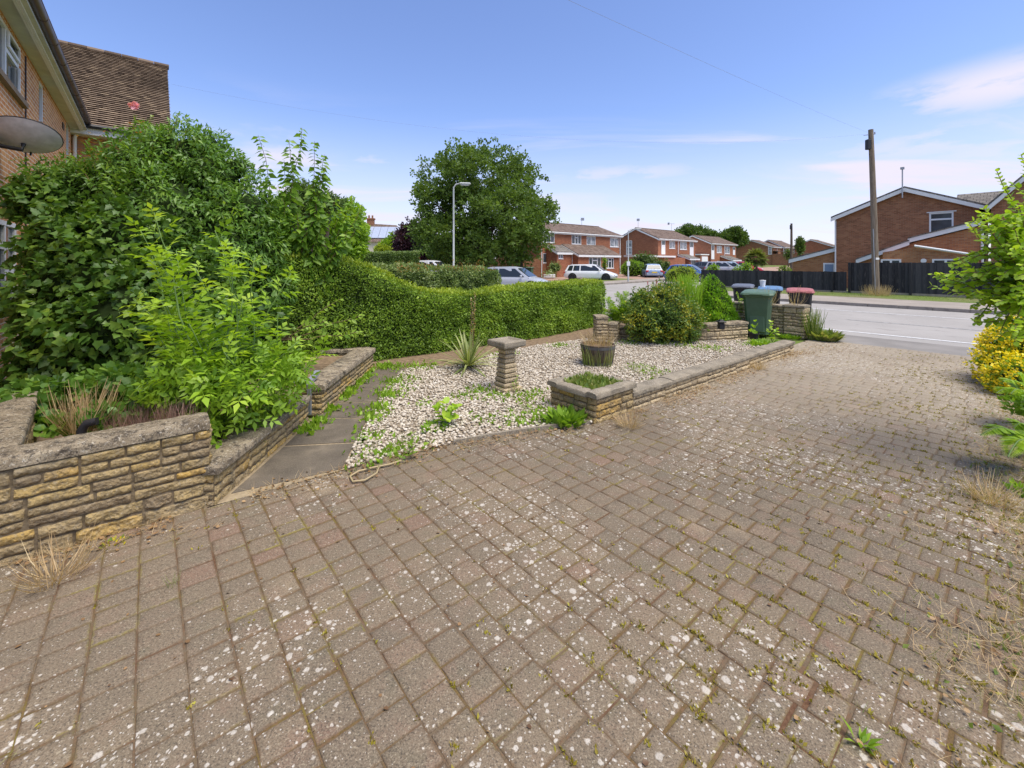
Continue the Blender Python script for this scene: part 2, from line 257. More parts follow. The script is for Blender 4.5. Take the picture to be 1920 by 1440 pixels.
leafmat('leaf_grass', (.10, .17, .03), (.20, .27, .05), (.42, .40, .14), .35)
leafmat('leaf_straw', (.30, .19, .09), (.46, .32, .16), (.62, .49, .28), .25)
leafmat('leaf_russet', (.20, .06, .02), (.32, .12, .03), (.35, .22, .05), .35)
leafmat('leaf_yucca', (.14, .20, .05), (.28, .33, .11), (.58, .57, .28), .3)
leafmat('leaf_litter', (.12, .065, .03), (.26, .15, .065), (.42, .28, .13), .15)
leafmat('leaf_moss', (.17, .13, .02), (.30, .24, .026), (.40, .36, .05), .25)
leafmat('leaf_palm', (.06, .10, .02), (.15, .19, .035), (.32, .34, .08), .3)
leafmat('pink_rose', (.72, .25, .40), (.85, .42, .55), (.9, .62, .70), .35)
leafmat('leaf_heather', (.16, .08, .07), (.26, .15, .11), (.36, .25, .18), .2)

# ------------------------------------------------------------------ object helpers
ORG = {}
def tag(o, label=None, cat=None, group=None, kind=None):
    if label: o['label'] = label
    if cat: o['category'] = cat
    if group: o['group'] = group
    if kind: o['kind'] = kind
    elif cat: o['kind'] = 'thing'
    return o
def thing(name, label, cat, loc=(0, 0, 0), rz=0., group=None):
    o = bpy.data.objects.new(name, None); C.objects.link(o); o.empty_display_size = .2
    o.location = loc; o.rotation_euler = (0, 0, rz); ORG[o.name] = Vector(loc)
    return tag(o, label, cat, group)
def link(name, me, parent, world):
    o = bpy.data.objects.new(name, me); C.objects.link(o)
    if parent: o.parent = parent
    ORG[o.name] = ORG.get(parent.name, Vector((0, 0, 0))) if parent else Vector((0, 0, 0))
    if world and parent and ORG[o.name].length > 0: me.transform(__import__('mathutils').Matrix.Translation(-ORG[o.name]))
    return o
def kids(o): return [c for c in bpy.data.objects if c.parent == o]
def copy_tree(o, loc, rz=None, label=None, mats=None, sc_=None):
    def rec(a, par):
        c = a.copy(); C.objects.link(c); c.parent = par
        if mats and c.data and c.data.materials and c.data.materials[0].name in mats:
            c.data = c.data.copy(); c.data.materials[0] = MATS[mats[c.data.materials[0].name]]
        for k in kids(a): rec(k, c)
        return c
    r = rec(o, None); r.location = loc
    if rz is not None: r.rotation_euler = (0, 0, rz)
    if label: r['label'] = label
    if sc_: r.scale = sc_
    return r
class MB:
    def __init__(s): s.v = []; s.f = []; s.t = []; s.cur = .5
    def add(s, vs, fs, t=None):
        o = len(s.v); s.v += [tuple(x) for x in vs]; s.t += [s.cur if t is None else t]*len(vs); s.f += [tuple(i+o for i in f) for f in fs]; return s
    def quad(s, a, b, c, d): return s.add([a, b, c, d], [(0, 1, 2, 3)])
    def box(s, c, size, bev=0., rz=0., t=None):
        hx, hy, hz = [q/2 for q in size]; ca, sa = math.cos(rz), math.sin(rz)
        if bev <= 0:
            vs = [(x, y, z) for z in (-hz, hz) for x, y in ((-hx, -hy), (hx, -hy), (hx, hy), (-hx, hy))]
            fs = [(3, 2, 1, 0), (4, 5, 6, 7), (0, 1, 5, 4), (1, 2, 6, 5), (2, 3, 7, 6), (3, 0, 4, 7)]
        else:
            b = min(bev, hx*.9, hy*.9, hz*.9); rings = []
            for z, k in ((-hz, b), (-hz+b, 0), (hz-b, 0), (hz, b)):
                x, y = hx-k, hy-k; q = b*.6
                rings.append([(-x+q, -y, z), (x-q, -y, z), (x, -y+q, z), (x, y-q, z), (x-q, y, z), (-x+q, y, z), (-x, y-q, z), (-x, -y+q, z)])
            vs = [p for r in rings for p in r]; fs = [tuple(range(7, -1, -1)), tuple(range(24, 32))]
            for r in range(3):
                for i in range(8): j = (i+1) % 8; fs.append((r*8+i, r*8+j, r*8+8+j, r*8+8+i))
        vs = [(c[0]+x*ca-y*sa, c[1]+x*sa+y*ca, c[2]+z) for x, y, z in vs]
        return s.add(vs, fs, t)
    def bx(s, x0, x1, y0, y1, z0, z1, bev=0.): return s.box(((x0+x1)/2, (y0+y1)/2, (z0+z1)/2), (x1-x0, y1-y0, z1-z0), bev)
    def tube(s, path, rad, n=8, cap=True):
        path = [Vector(p) for p in path]; m = len(path); rad = rad if isinstance(rad, (list, tuple)) else [rad]*m
        vs = []; fs = []; up = None
        for i, p in enumerate(path):
            d = (path[min(i+1, m-1)]-path[max(i-1, 0)])
            d = d.normalized() if d.length > 1e-9 else Vector((0, 0, 1))
            a = up if up is not None else (Vector((1, 0, 0)) if abs(d.z) > .9 else Vector((0, 0, 1)))
            x = (a-d*a.dot(d)); x = x.normalized() if x.length > 1e-6 else d.orthogonal().normalized()
            up = x; y = d.cross(x)
            for k in range(n):
                th = 2*math.pi*k/n; vs.append(p+(x*math.cos(th)+y*math.sin(th))*rad[i])
        for i in range(m-1):
            for k in range(n): k2 = (k+1) % n; fs.append((i*n+k, i*n+k2, i*n+n+k2, i*n+n+k))
        if cap: fs += [tuple(range(n-1, -1, -1)), tuple(range((m-1)*n, m*n))]
        return s.add(vs, fs)
    def lathe(s, c, prof, n=20, cap=True, rot=0.):
        vs = [(c[0]+r*math.cos(rot+2*math.pi*k/n), c[1]+r*math.sin(rot+2*math.pi*k/n), c[2]+z) for r, z in prof for k in range(n)]; fs = []
        for i in range(len(prof)-1):
            for k in range(n): k2 = (k+1) % n; fs.append((i*n+k, i*n+k2, i*n+n+k2, i*n+n+k))
        if cap: fs += [tuple(range(n-1, -1, -1)), tuple(range((len(prof)-1)*n, len(prof)*n))]
        return s.add(vs, fs)
    def prism(s, poly, off):           # poly: 3-D points, extruded by off
        n = len(poly); off = Vector(off); vs = [Vector(p) for p in poly]; vs += [p+off for p in vs]
        return s.add(vs, [tuple(range(n-1, -1, -1)), tuple(range(n, 2*n))]+[(i, (i+1) % n, n+(i+1) % n, n+i) for i in range(n)])
    def build(s, name, mat, parent=None, world=True, smooth=False, angle=None, **tg):
        me = bpy.data.meshes.new(name); me.from_pydata(s.v, [], s.f); me.update()
        me.materials.append(MATS[mat])
        import bmesh
        b = bmesh.new(); b.from_mesh(me); bmesh.ops.recalc_face_normals(b, faces=b.faces); b.to_mesh(me); b.free()
        a = me.attributes.new('tint', 'FLOAT', 'POINT'); a.data.foreach_set('value', np.array(s.t, dtype=np.float32))
        uv = me.uv_layers.new(name='uv'); buf = np.empty((len(me.loops), 2), dtype=np.float32)
        co = np.array(s.v, dtype=np.float64)
        for p in me.polygons:
            n = p.normal; t = Vector((0, 0, 1)).cross(n)
            t = t.normalized() if t.length > .05 else Vector((1, 0, 0))
            bb = n.cross(t); ix = list(p.vertices); q = co[ix]
            # keep the mapping stable: flip so that u grows with x or y
            if abs(t.x) > abs(t.y): t = t if t.x > 0 else -t
            else: t = t if t.y > 0 else -t
            if bb.z < 0: bb = -bb
            buf[p.loop_start:p.loop_start+p.loop_total, 0] = q @ np.array(t); buf[p.loop_start:p.loop_start+p.loop_total, 1] = q @ np.array(bb)
        uv.data.foreach_set('uv', buf.ravel())
        if smooth:
            me.polygons.foreach_set('use_smooth', [True]*len(me.polygons))
            if angle: me.set_sharp_from_angle(angle=math.radians(angle))
        o = link(name, me, parent, world)
        return tag(o, **tg) if tg else o
def npmesh(name, V, F, mat, parent=None, tint=None, smooth=False, **tg):       # F (m,k) of one face size
    me = bpy.data.meshes.new(name); V = np.asarray(V, dtype=np.float32); F = np.asarray(F, dtype=np.int32); m, k = F.shape
    me.vertices.add(len(V)); me.vertices.foreach_set('co', V.ravel())
    me.loops.add(m*k); me.loops.foreach_set('vertex_index', F.ravel())
    me.polygons.add(m); me.polygons.foreach_set('loop_start', np.arange(0, m*k, k, dtype=np.int32))
    if smooth: me.polygons.foreach_set('use_smooth', np.ones(m, dtype=bool))
    me.update(calc_edges=True); me.materials.append(MATS[mat])
    if tint is not None:
        a = me.attributes.new('tint', 'FLOAT', 'POINT'); a.data.foreach_set('value', np.asarray(tint, dtype=np.float32))
    o = link(name, me, parent, True)
    return tag(o, **tg) if tg else o
def nrm(a): return a/np.maximum(np.linalg.norm(a, axis=-1, keepdims=True), 1e-9)
T_LEAF = (np.array([(0, 0, 0), (.27, .42, .07), (0, 1, -.06), (-.27, .42, .07), (0, .48, 0)]), np.array([(0, 1, 2, 4), (0, 4, 2, 3)]))
T_NARROW = (np.array([(0, 0, 0), (.16, .40, .05), (0, 1, -.12), (-.16, .40, .05), (0, .48, 0)]), np.array([(0, 1, 2, 4), (0, 4, 2, 3)]))
T_ROUND = (np.array([(0, 0, 0), (.40, .30, .06), (.32, .75, .05), (0, 1, -.03), (-.32, .75, .05), (-.40, .30, .06)]), np.array([(0, 1, 2, 3), (0, 3, 4, 5)]))
T_IVY = (np.array([(0, .05, 0), (.38, .0, .05), (.38, .22, .03), (.47, .42, .07), (.27, .60, .02), (0, 1, -.08), (-.27, .60, .02), (-.47, .42, .07), (-.38, .22, .03), (-.38, .0, .05)]),
         np.array([(0, 1, 2, 2), (0, 2, 3, 4), (0, 4, 5, 6), (0, 6, 7, 8), (0, 8, 9, 9)]))
T_QUAD = (np.array([(0, 0, 0), (.38, .5, .1), (0, 1, 0), (-.38, .5, .1)]), np.array([(0, 1, 2, 3)]))
T_BLADE = (np.array([(-.011, 0, 0), (.011, 0, 0), (.010, .5, .06), (-.010, .5, .06), (.003, 1, .30), (-.003, 1, .30)]), np.array([(0, 1, 2, 3), (3, 2, 4, 5)]))
def clump(t, k, spread):       # a twig of k leaves as one template
    V = []; F = []; r = np.random.default_rng(3)
    for i in range(k):
        a = nrm(np.array([r.normal(0, .6), .55+r.random()*.5, r.normal(0, .6)])); n = nrm(r.normal(size=3)+np.array([0, 0, .8])); b = nrm(np.cross(a, n)); n = np.cross(b, a)
        base = np.array([r.normal(0, spread*.5), r.random()*.7, r.normal(0, spread*.5)])
        v = base+.42*(t[0][:, :1]*b+t[0][:, 1:2]*a+t[0][:, 2:3]*n); F.append(t[1]+len(V)*len(t[0])); V.append(v)
    return np.concatenate(V), np.concatenate(F)
T_TWIG = clump(T_QUAD, 7, .45)
def pinnate(nl=5):
    V = []; F = []; o = 0
    spots = [(1, .62, 0)]
    for i in range((nl-1)//2):
        y = .22+.30*i; spots += [(.92-.1*i, y, 1), (.92-.1*i, y, -1)]
    for sz, y, side in spots:
        ax = np.array([side*.86, .5, -.10]) if side else np.array([0, 1, -.12]); ax = ax/np.linalg.norm(ax); n = np.array([0, 0, 1.]); b = np.cross(ax, n); b /= np.linalg.norm(b); n = np.cross(b, ax)
        t = T_NARROW[0]*np.array([1.35, 1, 1.2]); V.append(np.array([0, y, .0])+.48*sz*(t[:, :1]*b+t[:, 1:2]*ax+t[:, 2:3]*n)); F.append(T_NARROW[1]+o); o += len(t)
    V.append(np.array([(-.008, 0, 0), (.008, 0, 0), (.005, .7, .01), (-.005, .7, .01)])); F.append(np.array([(0, 1, 2, 3)])+o)
    return np.concatenate(V), np.concatenate(F)
T_PIN = pinnate(5); T_PIN7 = pinnate(7)
def scatter(name, pts, axis, normal, size, tmpl, mat, parent=None, tint=None, **tg):
    pts = np.asarray(pts, float); n = len(pts); A = nrm(np.asarray(axis, float)); B = nrm(np.cross(A, np.asarray(normal, float)+1e-4*rng.normal(size=(n, 3)))); Nn = np.cross(B, A)
    S = np.broadcast_to(np.asarray(size, float), (n,)).reshape(n, 1, 1); T = tmpl[0]; k = len(T)
    V = pts[:, None, :]+S*(T[None, :, 0:1]*B[:, None, :]+T[None, :, 1:2]*A[:, None, :]+T[None, :, 2:3]*Nn[:, None, :])
    F = (tmpl[1][None]+(np.arange(n)*k)[:, None, None]).reshape(-1, tmpl[1].shape[1])
    t = np.clip(rng.normal(.5, .2, n), 0, 1) if tint is None else np.clip(tint, 0, 1)
    V = V.reshape(-1, 3)
    if (tmpl[1][:, 2] == tmpl[1][:, 3]).any():          # templates with triangles
        Q = F[F[:, 2] != F[:, 3]]; Tt = F[F[:, 2] == F[:, 3]][:, :3]
        F = np.concatenate([Q[:, [0, 1, 2]], Q[:, [0, 2, 3]], Tt])
    return npmesh(name, V, F, mat, parent, np.repeat(t, k), **tg)
def blobpts(blobs, n, depth=.3, rough=.18, seed=0):
    """points and outward directions in the shell of a union of ellipsoids; blobs (centre, (rx,ry,rz))"""
    r = np.random.default_rng(seed); c = np.array([list(b[0]) for b in blobs]); R = np.array([b[1] if np.ndim(b[1]) else (b[1],)*3 for b in blobs], float)
    wgt = (R.prod(1))**(2/3); out = []; dirs = []; got = 0
    while got < n:
        i = r.choice(len(blobs), 4*n, p=wgt/wgt.sum()); d = nrm(r.normal(size=(4*n, 3)))
        lump = 1+rough*np.sin(d[:, 0]*5+i*1.7)*np.sin(d[:, 1]*6+i)*1.2+rough*.6*np.sin(d[:, 2]*11+d[:, 0]*9+i*2.3)
        q = (1-depth*r.random(4*n)**1.6)*lump; p = c[i]+d*R[i]*q[:, None]
        keep = np.ones(len(p), bool)
        for j in range(len(blobs)):
            keep &= (i == j) | (np.linalg.norm((p-c[j])/R[j], axis=1) > .80)
        out.append(p[keep]); dirs.append(d[keep]); got += keep.sum()
    return np.concatenate(out)[:n], np.concatenate(dirs)[:n]
def lumpy(blobs, k, mat, name, parent, seed=1):       # solid heart of a dense plant: twiggy mass with leaf shade in its colour
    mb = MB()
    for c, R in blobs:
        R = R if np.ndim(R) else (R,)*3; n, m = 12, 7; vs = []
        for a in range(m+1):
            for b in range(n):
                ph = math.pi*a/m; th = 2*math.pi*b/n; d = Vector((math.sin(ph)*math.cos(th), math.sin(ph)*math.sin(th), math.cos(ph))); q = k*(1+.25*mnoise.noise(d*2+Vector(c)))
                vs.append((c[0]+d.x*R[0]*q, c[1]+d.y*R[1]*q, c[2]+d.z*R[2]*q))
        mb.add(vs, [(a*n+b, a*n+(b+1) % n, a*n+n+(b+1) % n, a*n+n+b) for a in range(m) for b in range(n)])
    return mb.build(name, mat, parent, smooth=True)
def wander(a, b, n, amp, seed=0):
    a, b = Vector(a), Vector(b); r = random.Random(seed); o = Vector((r.random()*9, r.random()*9, seed*1.3)); L_ = (b-a).length
    return [a.lerp(b, i/(n-1))+mnoise.noise_vector(o+Vector((i*.5, 0, 0)))*amp*L_*math.sin(math.pi*min(1, i/(n-1)*.9+.05)) for i in range(n)]
def shrub(name, label, cat, blobs, n, size, tmpl, mat, base, seed=1, droop=0., depth=.35, core=.62, coremat='twig_shade', up=.25, group=None, stems=3, tintz=0., rough=.18, part='foliage'):
    t = thing(name, label, cat, base, group=group)
    pts, d = blobpts(blobs, n, depth, rough, seed)
    r = np.random.default_rng(seed+50); A = nrm(d*.7+r.normal(size=d.shape)*.55+np.array([0, 0, up-droop])); Nn = d+r.normal(size=d.shape)*.5+np.array([0, 0, .6])
    zz = pts[:, 2]; tz = (zz-zz.min())/max(1e-6, np.ptp(zz))-.5
    nz = np.array([mnoise.noise(Vector(p)*(1.6/ max(.3, np.mean(blobs[0][1])))) for p in pts])
    scatter(part, pts, A, Nn, size*r.uniform(.65, 1.25, n), tmpl, mat, t, tint=.45+.35*nz+r.normal(0, .16, n)+tintz*tz)
    if core: lumpy(blobs, core, coremat, 'twig_shade_core', t)
    mb = MB(); b = Vector(base)
    for i in range(stems):
        c = Vector(blobs[i % len(blobs)][0]); mb.tube(wander(b+Vector((r.normal(0, .06), r.normal(0, .06), 0)), c, 6, .06, seed+i), [.03*(1-.12*k)*max(.4, min(4, (c-b).length)) for k in range(6)], 6)
    if stems: mb.build('stem', 'bark', t, smooth=True)
    return t
def px_blobs(lst):           # (u, v, Y, r_px[, squash])
    out = []
    for q in lst:
        u, v, Y, r = q[:4]; k = q[4] if len(q) > 4 else 1.; R = r/FPX*Y; out.append((P3(u, v, Y), (R, R*1.0, R*k)))
    return out

# ------------------------------------------------------------------ the setting: ground, roads, drive, path, gravel
def sheet(name, mat, poly, z, kind='structure', step=None, terr=True):
    """a sheet over a convex (d,p) rectangle or a world polygon, following the terrain"""
    mb = MB()
    if step:
        d0, d1, p0, p1 = poly; nd_ = max(1, int((d1-d0)/step)); npp = max(1, int((p1-p0)/step))
        for i in range(nd_+1):
            for j in range(npp+1):
                q = W(d0+(d1-d0)*i/nd_, p0+(p1-p0)*j/npp); mb.v.append((q.x, q.y, q.z+z)); mb.t.append(.5)
        mb.f = [(i*(npp+1)+j, (i+1)*(npp+1)+j, (i+1)*(npp+1)+j+1, i*(npp+1)+j+1) for i in range(nd_) for j in range(npp)]
    else: mb.add([(q[0], q[1], z) for q in poly], [tuple(range(len(poly)))])
    return mb.build(name, mat, kind=kind)
def polar_ground():
    mb = MB(); R = [0, 4, 9, 15, 22, 30, 45, 70, 120, 220, 500, 1200]; n = 144
    mb.v.append((0, 0, -.03)); mb.t.append(.5)
    for r in R[1:]:
        for k in range(n): a = 2*math.pi*k/n; mb.v.append((r*math.cos(a), r*math.sin(a), .012*max(0, min(r, 220)-30)-.03)); mb.t.append(.5)
    mb.f = [(0, 1+k, 1+(k+1) % n) for k in range(n)]
    for i in range(len(R)-2):
        for k in range(n): k2 = (k+1) % n; a = 1+i*n; mb.f.append((a+k, a+n+k, a+n+k2, a+k2))
    return mb.build('ground', 'ground_turf', kind='structure')
polar_ground()
sheet('road', 'asphalt', (11.5, 21.55, -40, 90), -.010, step=3)
sheet('side_road', 'asphalt', (21.5, 110, 14.6, 20.4), -.006, step=3)
def kerb_run(name, d0, d1, p0, p1, along_d, mat='kerb_stone'):
    mb = MB(); L_ = (d1-d0) if along_d else (p1-p0); n = int(L_/.92)
    for i in range(n):
        a = W(d0+(i+.5)*.92, (p0+p1)/2) if along_d else W((d0+d1)/2, p0+(i+.5)*.92)
        mb.box((a.x, a.y, a.z+.02), (.91, p1-p0, .19) if along_d else (d1-d0, .91, .19), .012, ROT)
    return mb.build(name, mat, kind='structure')
kerb_run('kerb', 21.55, 21.68, -6, 14.4, False)
sheet('pavement', 'pavement_grey', (21.68, 25.0, -10, 13.2), .108, step=2.5)
sheet('verge', 'ground_turf', (25.0, 28.45, -10, 13.2), .112, step=2)
kerb_run('kerb', 21.8, 62, 20.4, 20.52, True)
sheet('pavement', 'pavement_grey', (21.7, 100, 20.55, 22.4), .10, step=2.5)
sheet('verge', 'ground_turf', (21.7, 33.5, 22.4, 25.2), .105, step=2)
sheet('front_drive', 'drive_red', (33.5, 100, 22.4, 31.6), .04, step=2.5)
sheet('front_drive', 'drive_red', (26.5, 33.4, 25.2, 31.0), .04, step=2.5)
sheet('near_pavement', 'pavement_grey', (9.9, 11.5, 4.4, 40), .055, step=2)
for nme, d, wd, mt, p0, p1 in (('road_edge_line', 13.45, .11, 'road_paint', -12, 9.4), ('road_edge_line', 19.1, .10, 'road_paint', -12, 8.6), ):
    sheet(nme, mt, (d-wd/2, d+wd/2, p0, p1), -.004, step=2)
sheet('centre_line', 'road_paint_worn', (16.15, 16.24, .6, 3.6), -.004, step=2)
sheet('centre_line', 'road_paint_worn', (16.15, 16.24, -5, -2.2), -.004, step=2)
sheet('drive_apron', 'asphalt_apron', (11.38, 12.75, -7, 4.6), -.004, step=2)
# drive: individually laid blocks, rows across, on a mossy joint bed
EDGE = [(-9, 3.78), (.33, 3.74), (.49, 3.74), (1.24, 3.66), (2.23, 3.53), (3.04, 3.28), (3.62, 3.0), (9.5, 2.93), (9.9, 3.2), (11.4, 3.2)]
def left_p(d):
    for (a, pa), (b, pb) in zip(EDGE, EDGE[1:]):
        if a <= d <= b: return pa+(pb-pa)*(d-a)/(b-a)
    return 3.2
def driveway():
    V = []; F = []; T = []; EDG = []; rr = random.Random(5); row = .165; d = -4.0; k = 0
    def blk(d0, d1, p0, p1, t):
        ex = .0045*max(0, min(1, (2.6-p0)/2.2))*max(0, min(1, .5+1.6*mnoise.noise(Vector((d0*.7, p0*.7, 2)))))*rr.random(); p0, p1 = p0+ex, p1-ex
        g = .0018+rr.random()*.0022; b = .0032; h = rr.gauss(0, .0007); tx = rr.gauss(0, .002); ty = rr.gauss(0, .002); o = len(V); cd, cp = (d0+d1)/2, (p0+p1)/2
        und = .006*mnoise.noise(Vector((cd*.55, cp*.55, 3)))
        jd, jp = rr.gauss(0, .0018), rr.gauss(0, .0018)
        for (gg, z) in ((g, -.022), (g, -.0032), (g+b, 0), (g+b+.024, .0004)):
            for x, y in ((d0+gg, p0+gg), (d1-gg, p0+gg), (d1-gg, p1-gg), (d0+gg, p1-gg)):
                q = (x+jd)*D+(y+jp)*P; V.append((q[0], q[1], z+h+und+tx*(x-cd)+ty*(y-cp)))
        for r in (0, 4, 8):
            for i in range(4): j = (i+1) % 4; F.append((o+r+i, o+r+j, o+r+4+j, o+r+4+i))
        F.append((o+12, o+13, o+14, o+15)); T.extend([t]*16); EDG.extend([1.]*12+[0.]*4)
    while d < 11.36:
        pl = left_p(d+row/2)-.01; p = -1.0-rr.random()*.15
        while p < pl-.03:
            ln = rr.choice((.115, .135, .145, .15, .155, .165, .185)); ln = min(ln, pl-p)
            if pl-p-ln < .04: ln = pl-p
            t = .45+.28*mnoise.noise(Vector((d*.35, p*.45, 0)))*1.5+rr.gauss(0, .16)
            if rr.random() < .03: t = .9+rr.random()*.1
            blk(d, d+row, p, p+ln, min(1, max(0, t))); p += ln
        d += row
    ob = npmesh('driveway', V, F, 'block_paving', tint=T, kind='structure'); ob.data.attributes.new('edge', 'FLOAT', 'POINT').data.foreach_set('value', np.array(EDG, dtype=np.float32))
    poly = [W(a, b, 0) for a, b in [(-4.2, -1.2), (11.45, -1.2), (11.45, 3.25), (9.5, 3.2), (9.4, 3.0), (3.7, 3.1), (3.1, 3.34), (2.23, 3.58), (1.24, 3.7), (.4, 3.78), (-4.2, 3.8)]]
    def und(x, y):
        dd, pp = x*D[0]+y*D[1], x*P[0]+y*P[1]; return .006*mnoise.noise(Vector((dd*.55, pp*.55, 3)))
    mb = MB(); nx, ny = 78, 26
    for i in range(nx+1):
        dd = -4.1+i*(11.45+4.1)/nx; pl = left_p(dd)
        for j in range(ny+1):
            q = W(dd, -1.2+(pl+1.2)*j/ny, 0); mb.v.append((q.x, q.y, -.0040+und(q.x, q.y))); mb.t.append(.5)
    mb.f = [(i*(ny+1)+j, (i+1)*(ny+1)+j, (i+1)*(ny+1)+j+1, i*(ny+1)+j+1) for i in range(nx) for j in range(ny)]
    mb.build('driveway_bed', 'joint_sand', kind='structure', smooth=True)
driveway()
# slab path between drive and hedge
PL = [(426, 930), (530, 838), (587, 785), (627, 757), (660, 731), (690, 704), (712, 690)]
PR = [(645, 881), (668, 831), (692, 786), (708, 754), (722, 729), (748, 703), (766, 692)]
mb = MB(); jb = MB()
for i in range(len(PL)-1):
    a, b, c, d = G(*PL[i]), G(*PR[i]), G(*PR[i+1]), G(*PL[i+1]); ctr = (a+b+c+d)/4
    pts = [ctr+(q-ctr)*.955 for q in (a, b, c, d)]; tl = random.gauss(0, .004)
    mb.prism([(q.x, q.y, -.03) for q in pts], (0, 0, .038+tl*.4))
jb.add([(G(*q).x, G(*q).y, .003) for q in [(402, 948), (500, 860), (578, 789), (604, 778), (690, 700)]]+[(G(*q).x, G(*q).y, .003) for q in PR[::-1]], [tuple(range(5+len(PR)))])
mb.build('path', 'slab', kind='structure'); jb.build('path_bed', 'slab_joint', kind='structure')
# gravel
GP = [G(*q) for q in PR[::-1]]+[G(850, 831), G(1000, 806), G(1112, 795)]+[W(3.75, 3.08, 0), W(9.45, 2.99, 0), G(1405, 640), G(1310, 640), G(1180, 640), G(1120, 634), G(1010, 648), G(930, 662), G(850, 688)]
def inside(x, y, poly=GP):
    c = False; n = len(poly); j = n-1
    for i in range(n):
        a, b = poly[i], poly[j]
        if (a.y > y) != (b.y > y) and x < (b.x-a.x)*(y-a.y)/(b.y-a.y)+a.x: c = not c
        j = i
    return c
def gh(x, y): return .022+.02*mnoise.noise(Vector((x*1.1, y*1.1, 5)))+.006*mnoise.noise(Vector((x*6, y*6, 2)))
def gravel():
    xs = [q.x for q in GP]; ys = [q.y for q in GP]
    mb = MB(); st = .16; ix = {}
    for i in range(int((max(xs)-min(xs))/st)+2):
        for j in range(int((max(ys)-min(ys))/st)+2):
            x, y = min(xs)+i*st, min(ys)+j*st
            if inside(x-st/2, y-st/2) or inside(x+st/2, y+st/2) or inside(x+st/2, y-st/2) or inside(x-st/2, y+st/2):
                ix[i, j] = len(mb.v); mb.v.append((x, y, gh(x, y)-.012 if inside(x, y) else -.02)); mb.t.append(.5)
    for (i, j) in ix:
        q = [(i, j), (i+1, j), (i+1, j+1), (i, j+1)]
        if all(k in ix for k in q): mb.f.append(tuple(ix[k] for k in q))
    mb.build('gravel_bed', 'gravel_bed', kind='structure', smooth=True)
    g = (1+5**.5)/2; iv = nrm(np.array([(-1, g, 0), (1, g, 0), (-1, -g, 0), (1, -g, 0), (0, -1, g), (0, 1, g), (0, -1, -g), (0, 1, -g), (g, 0, -1), (g, 0, 1), (-g, 0, -1), (-g, 0, 1)], float))
    fi = np.array([(0, 11, 5), (0, 5, 1), (0, 1, 7), (0, 7, 10), (0, 10, 11), (1, 5, 9), (5, 11, 4), (11, 10, 2), (10, 7, 6), (7, 1, 8), (3, 9, 4), (3, 4, 2), (3, 2, 6), (3, 6, 8), (3, 8, 9), (4, 9, 5), (2, 4, 11), (6, 2, 10), (8, 6, 7), (9, 8, 1)])
    r = np.random.default_rng(11); pts = []
    while len(pts) < 25000:
        x, y = r.uniform(min(xs), max(xs)), r.uniform(min(ys), max(ys))
        if inside(x, y) and (y < 7.2 or r.random() < .75): pts.append((x, y, gh(x, y)+r.uniform(-.012, .006)))
    pts = np.array(pts); n = len(pts); s = r.uniform(.009, .020, n)
    sh = iv[None]*(1+r.uniform(-.22, .22, (n, 12, 1)))*np.stack([r.uniform(.9, 1.35, n), r.uniform(.75, 1.05, n), r.uniform(.5, .85, n)], 1)[:, None, :]
    a = r.uniform(0, 6.28, n); ca, sa = np.cos(a)[:, None], np.sin(a)[:, None]
    x = sh[..., 0]*ca-sh[..., 1]*sa; y = sh[..., 0]*sa+sh[..., 1]*ca
    V = np.stack([x, y, sh[..., 2]], 2)*s[:, None, None]+pts[:, None, :]
    F = (fi[None]+(np.arange(n)*12)[:, None, None]).reshape(-1, 3)
    npmesh('gravel', V.reshape(-1, 3), F, 'gravel_stone', tint=np.repeat(np.clip(r.normal(.55, .24, n), 0, 1), 12), smooth=True, kind='stuff')
gravel()
# soil along the hedge and in the beds
def soil(poly, z, name='soil'):
    return MB().add([(q.x, q.y, z) for q in poly], [tuple(range(len(poly)))]).build(name, 'soil', kind='structure')
soil([G(690, 700), G(780, 690), G(850, 692), G(935, 668), G(1015, 655), G(1135, 638), G(1150, 600), G(850, 610), G(560, 640), G(600, 690)], .004)

